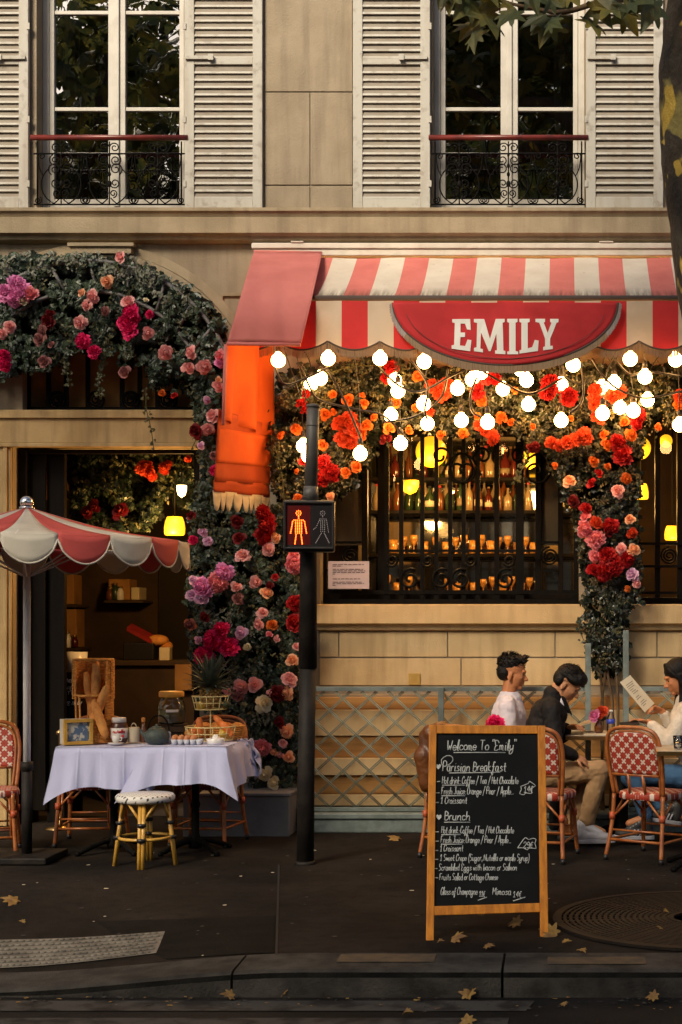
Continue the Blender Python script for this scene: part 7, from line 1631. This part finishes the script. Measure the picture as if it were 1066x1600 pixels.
def street_tree(name, label, x, y_, zc, rad, n, size, seed, trunk_r=.2):
    t = thing(name, label, 'tree', (x, y_, -.13)); b = MB(); b.tube(crv([(x, y_, -.13), (x + .1, y_, zc * .35), (x - .15, y_, zc * .7), (x, y_, zc)], 5), [trunk_r * (1 - .7 * i / 15) for i in range(16)], 12)
    for k in range(7): a = k * .9; b.tube([(x, y_, zc * (.55 + .04 * k)), (x + rad[0] * .6 * math.cos(a), y_ + rad[1] * .6 * math.sin(a), zc + rad[2] * .3 * math.sin(k * 2))], [trunk_r * .4, .03], 7)
    b.obj('trunk', 'bark_far', t); crown((x, y_, zc), rad, n, size, 'plane_leaf', t, seed, 40); return t
street_tree('street_tree', 'added unseen street tree left of the picture, shading the entrance', -6.3, -6.4, 7.7, (2.8, 2.1, 1.5), 1300, .22, 31)  # tree added out of view, its crown only there for shade
for k, (x, d) in enumerate(((-9.5, 'leafy tree across the street mirrored in the left upper window'), (-3.5, 'leafy tree across the street, the middle one of three'), (2.6, 'leafy tree across the street mirrored in the right upper window'))): street_tree('street_tree', d, x, -23 - k * .8, 11.2, (3.6, 3.0, 5.2), 3000, .42, 40 + k, .3)
tt = street_tree('street_tree', 'big leafy tree added unseen behind the camera, shading the pavement', -3.4, -15.5, 9.4, (6.0, 3.2, 2.2), 10, .26, 77); crown((-2.4, -13.6, 9.6), (6.0, 3.0, 2.6), 3000, .2, 'plane_leaf', tt, 78, 60)  # unseen tree added for pavement shade and window reflections
t = thing('apartment_building', 'pale apartment building across the street behind the camera', 'building', (0, -33, -.13)); b = MB(); b.box((-26, -40, -.13), (26, -33, 9.5)); b.obj('wall', 'stone', t)
w0 = None
for i in range(14):
    for j in range(2):
        p = Vector((-22 + i * 3.4, -32.99, 4 + j * 3.3)) - WL[t.name]
        if w0 is None: b = MB(); b.box((-.6, -.01, 0), (.6, .02, 2.0)); w0 = b.obj('window', 'mirror', None, world=False); w0.parent = t; w0.location = p
        else: o = w0.copy(); COL.objects.link(o); o.location = p
lf = [(856, 1463, 30, 'big pale yellow plane leaf leaning on the right foot of the menu board'), (718, 1472, 28, 'curled brown leaf on the pavement just right of the menu board left foot'), (803, 1450, 24, 'brown leaf lying under the menu board at the right'), (753, 1434, 9, 'tiny yellow leaf under the lower rail of the menu board'), (766, 1485, 16, 'brown leaf at the kerb edge below the menu board'), (911, 1493, 15, 'yellow leaf on the kerb above the tan paint mark'), (1031, 1456, 12, 'small yellow leaf on the tree grate'), (1040, 1430, 9, 'tiny leaf on the tree grate, upper one'), (887, 1478, 14, 'pale leaf on the pavement left of the tree grate'), (13, 1412, 28, 'yellow leaf on the pavement at the left edge'), (34, 1446, 9, 'tiny pale scrap above the tactile strip'), (614, 1313, 20, 'yellow leaf on the pavement by the wall left of the board'), (690, 1478, 10, 'small leaf by the menu board left foot')]
ra = [(593, 1546, 26, 'brown leaf in the gutter under the kerb, upper of a pair'), (612, 1549, 26, 'yellow leaf in the gutter under the kerb, right of a pair'), (880, 1574, 12, 'small yellow leaf on the road at the end of the stripe'), (1018, 1564, 20, 'brown leaf on the road at the far right'), (730, 1597, 24, 'orange leaf at the bottom edge of the picture'), (639, 1588, 15, 'pale leaf on the lower road stripe'), (354, 1561, 22, 'yellow leaf on the road at the left of the first stripe'), (445, 1554, 16, 'brown leaf below the kerb joint at the left'), (735, 1556, 26, 'dark twiggy leaf litter in the gutter, centre')]
for px, py, s_, d in lf + ra:
    if (px, py, s_, d) in ra: yy = F * 1.72 / (py - YH) - D; p = Vector(((px - VX) / S(yy), yy, -.112))
    else: p = zpave(px, py, .014)
    b = MB(); leaf(b, p + Vector((0, 0, .008)), s_ / S(p.y) * .9, PLANE2, Vector((rnd(-.4, .4), -.35 if s_ < 29 else -1.2, 1)), .5, -.1, 0, rnd(-.5, .5)); tag(b.obj('fallen_leaf', 'dry_leaf', None, solid=.002), d, 'leaf', 'fallen leaves')
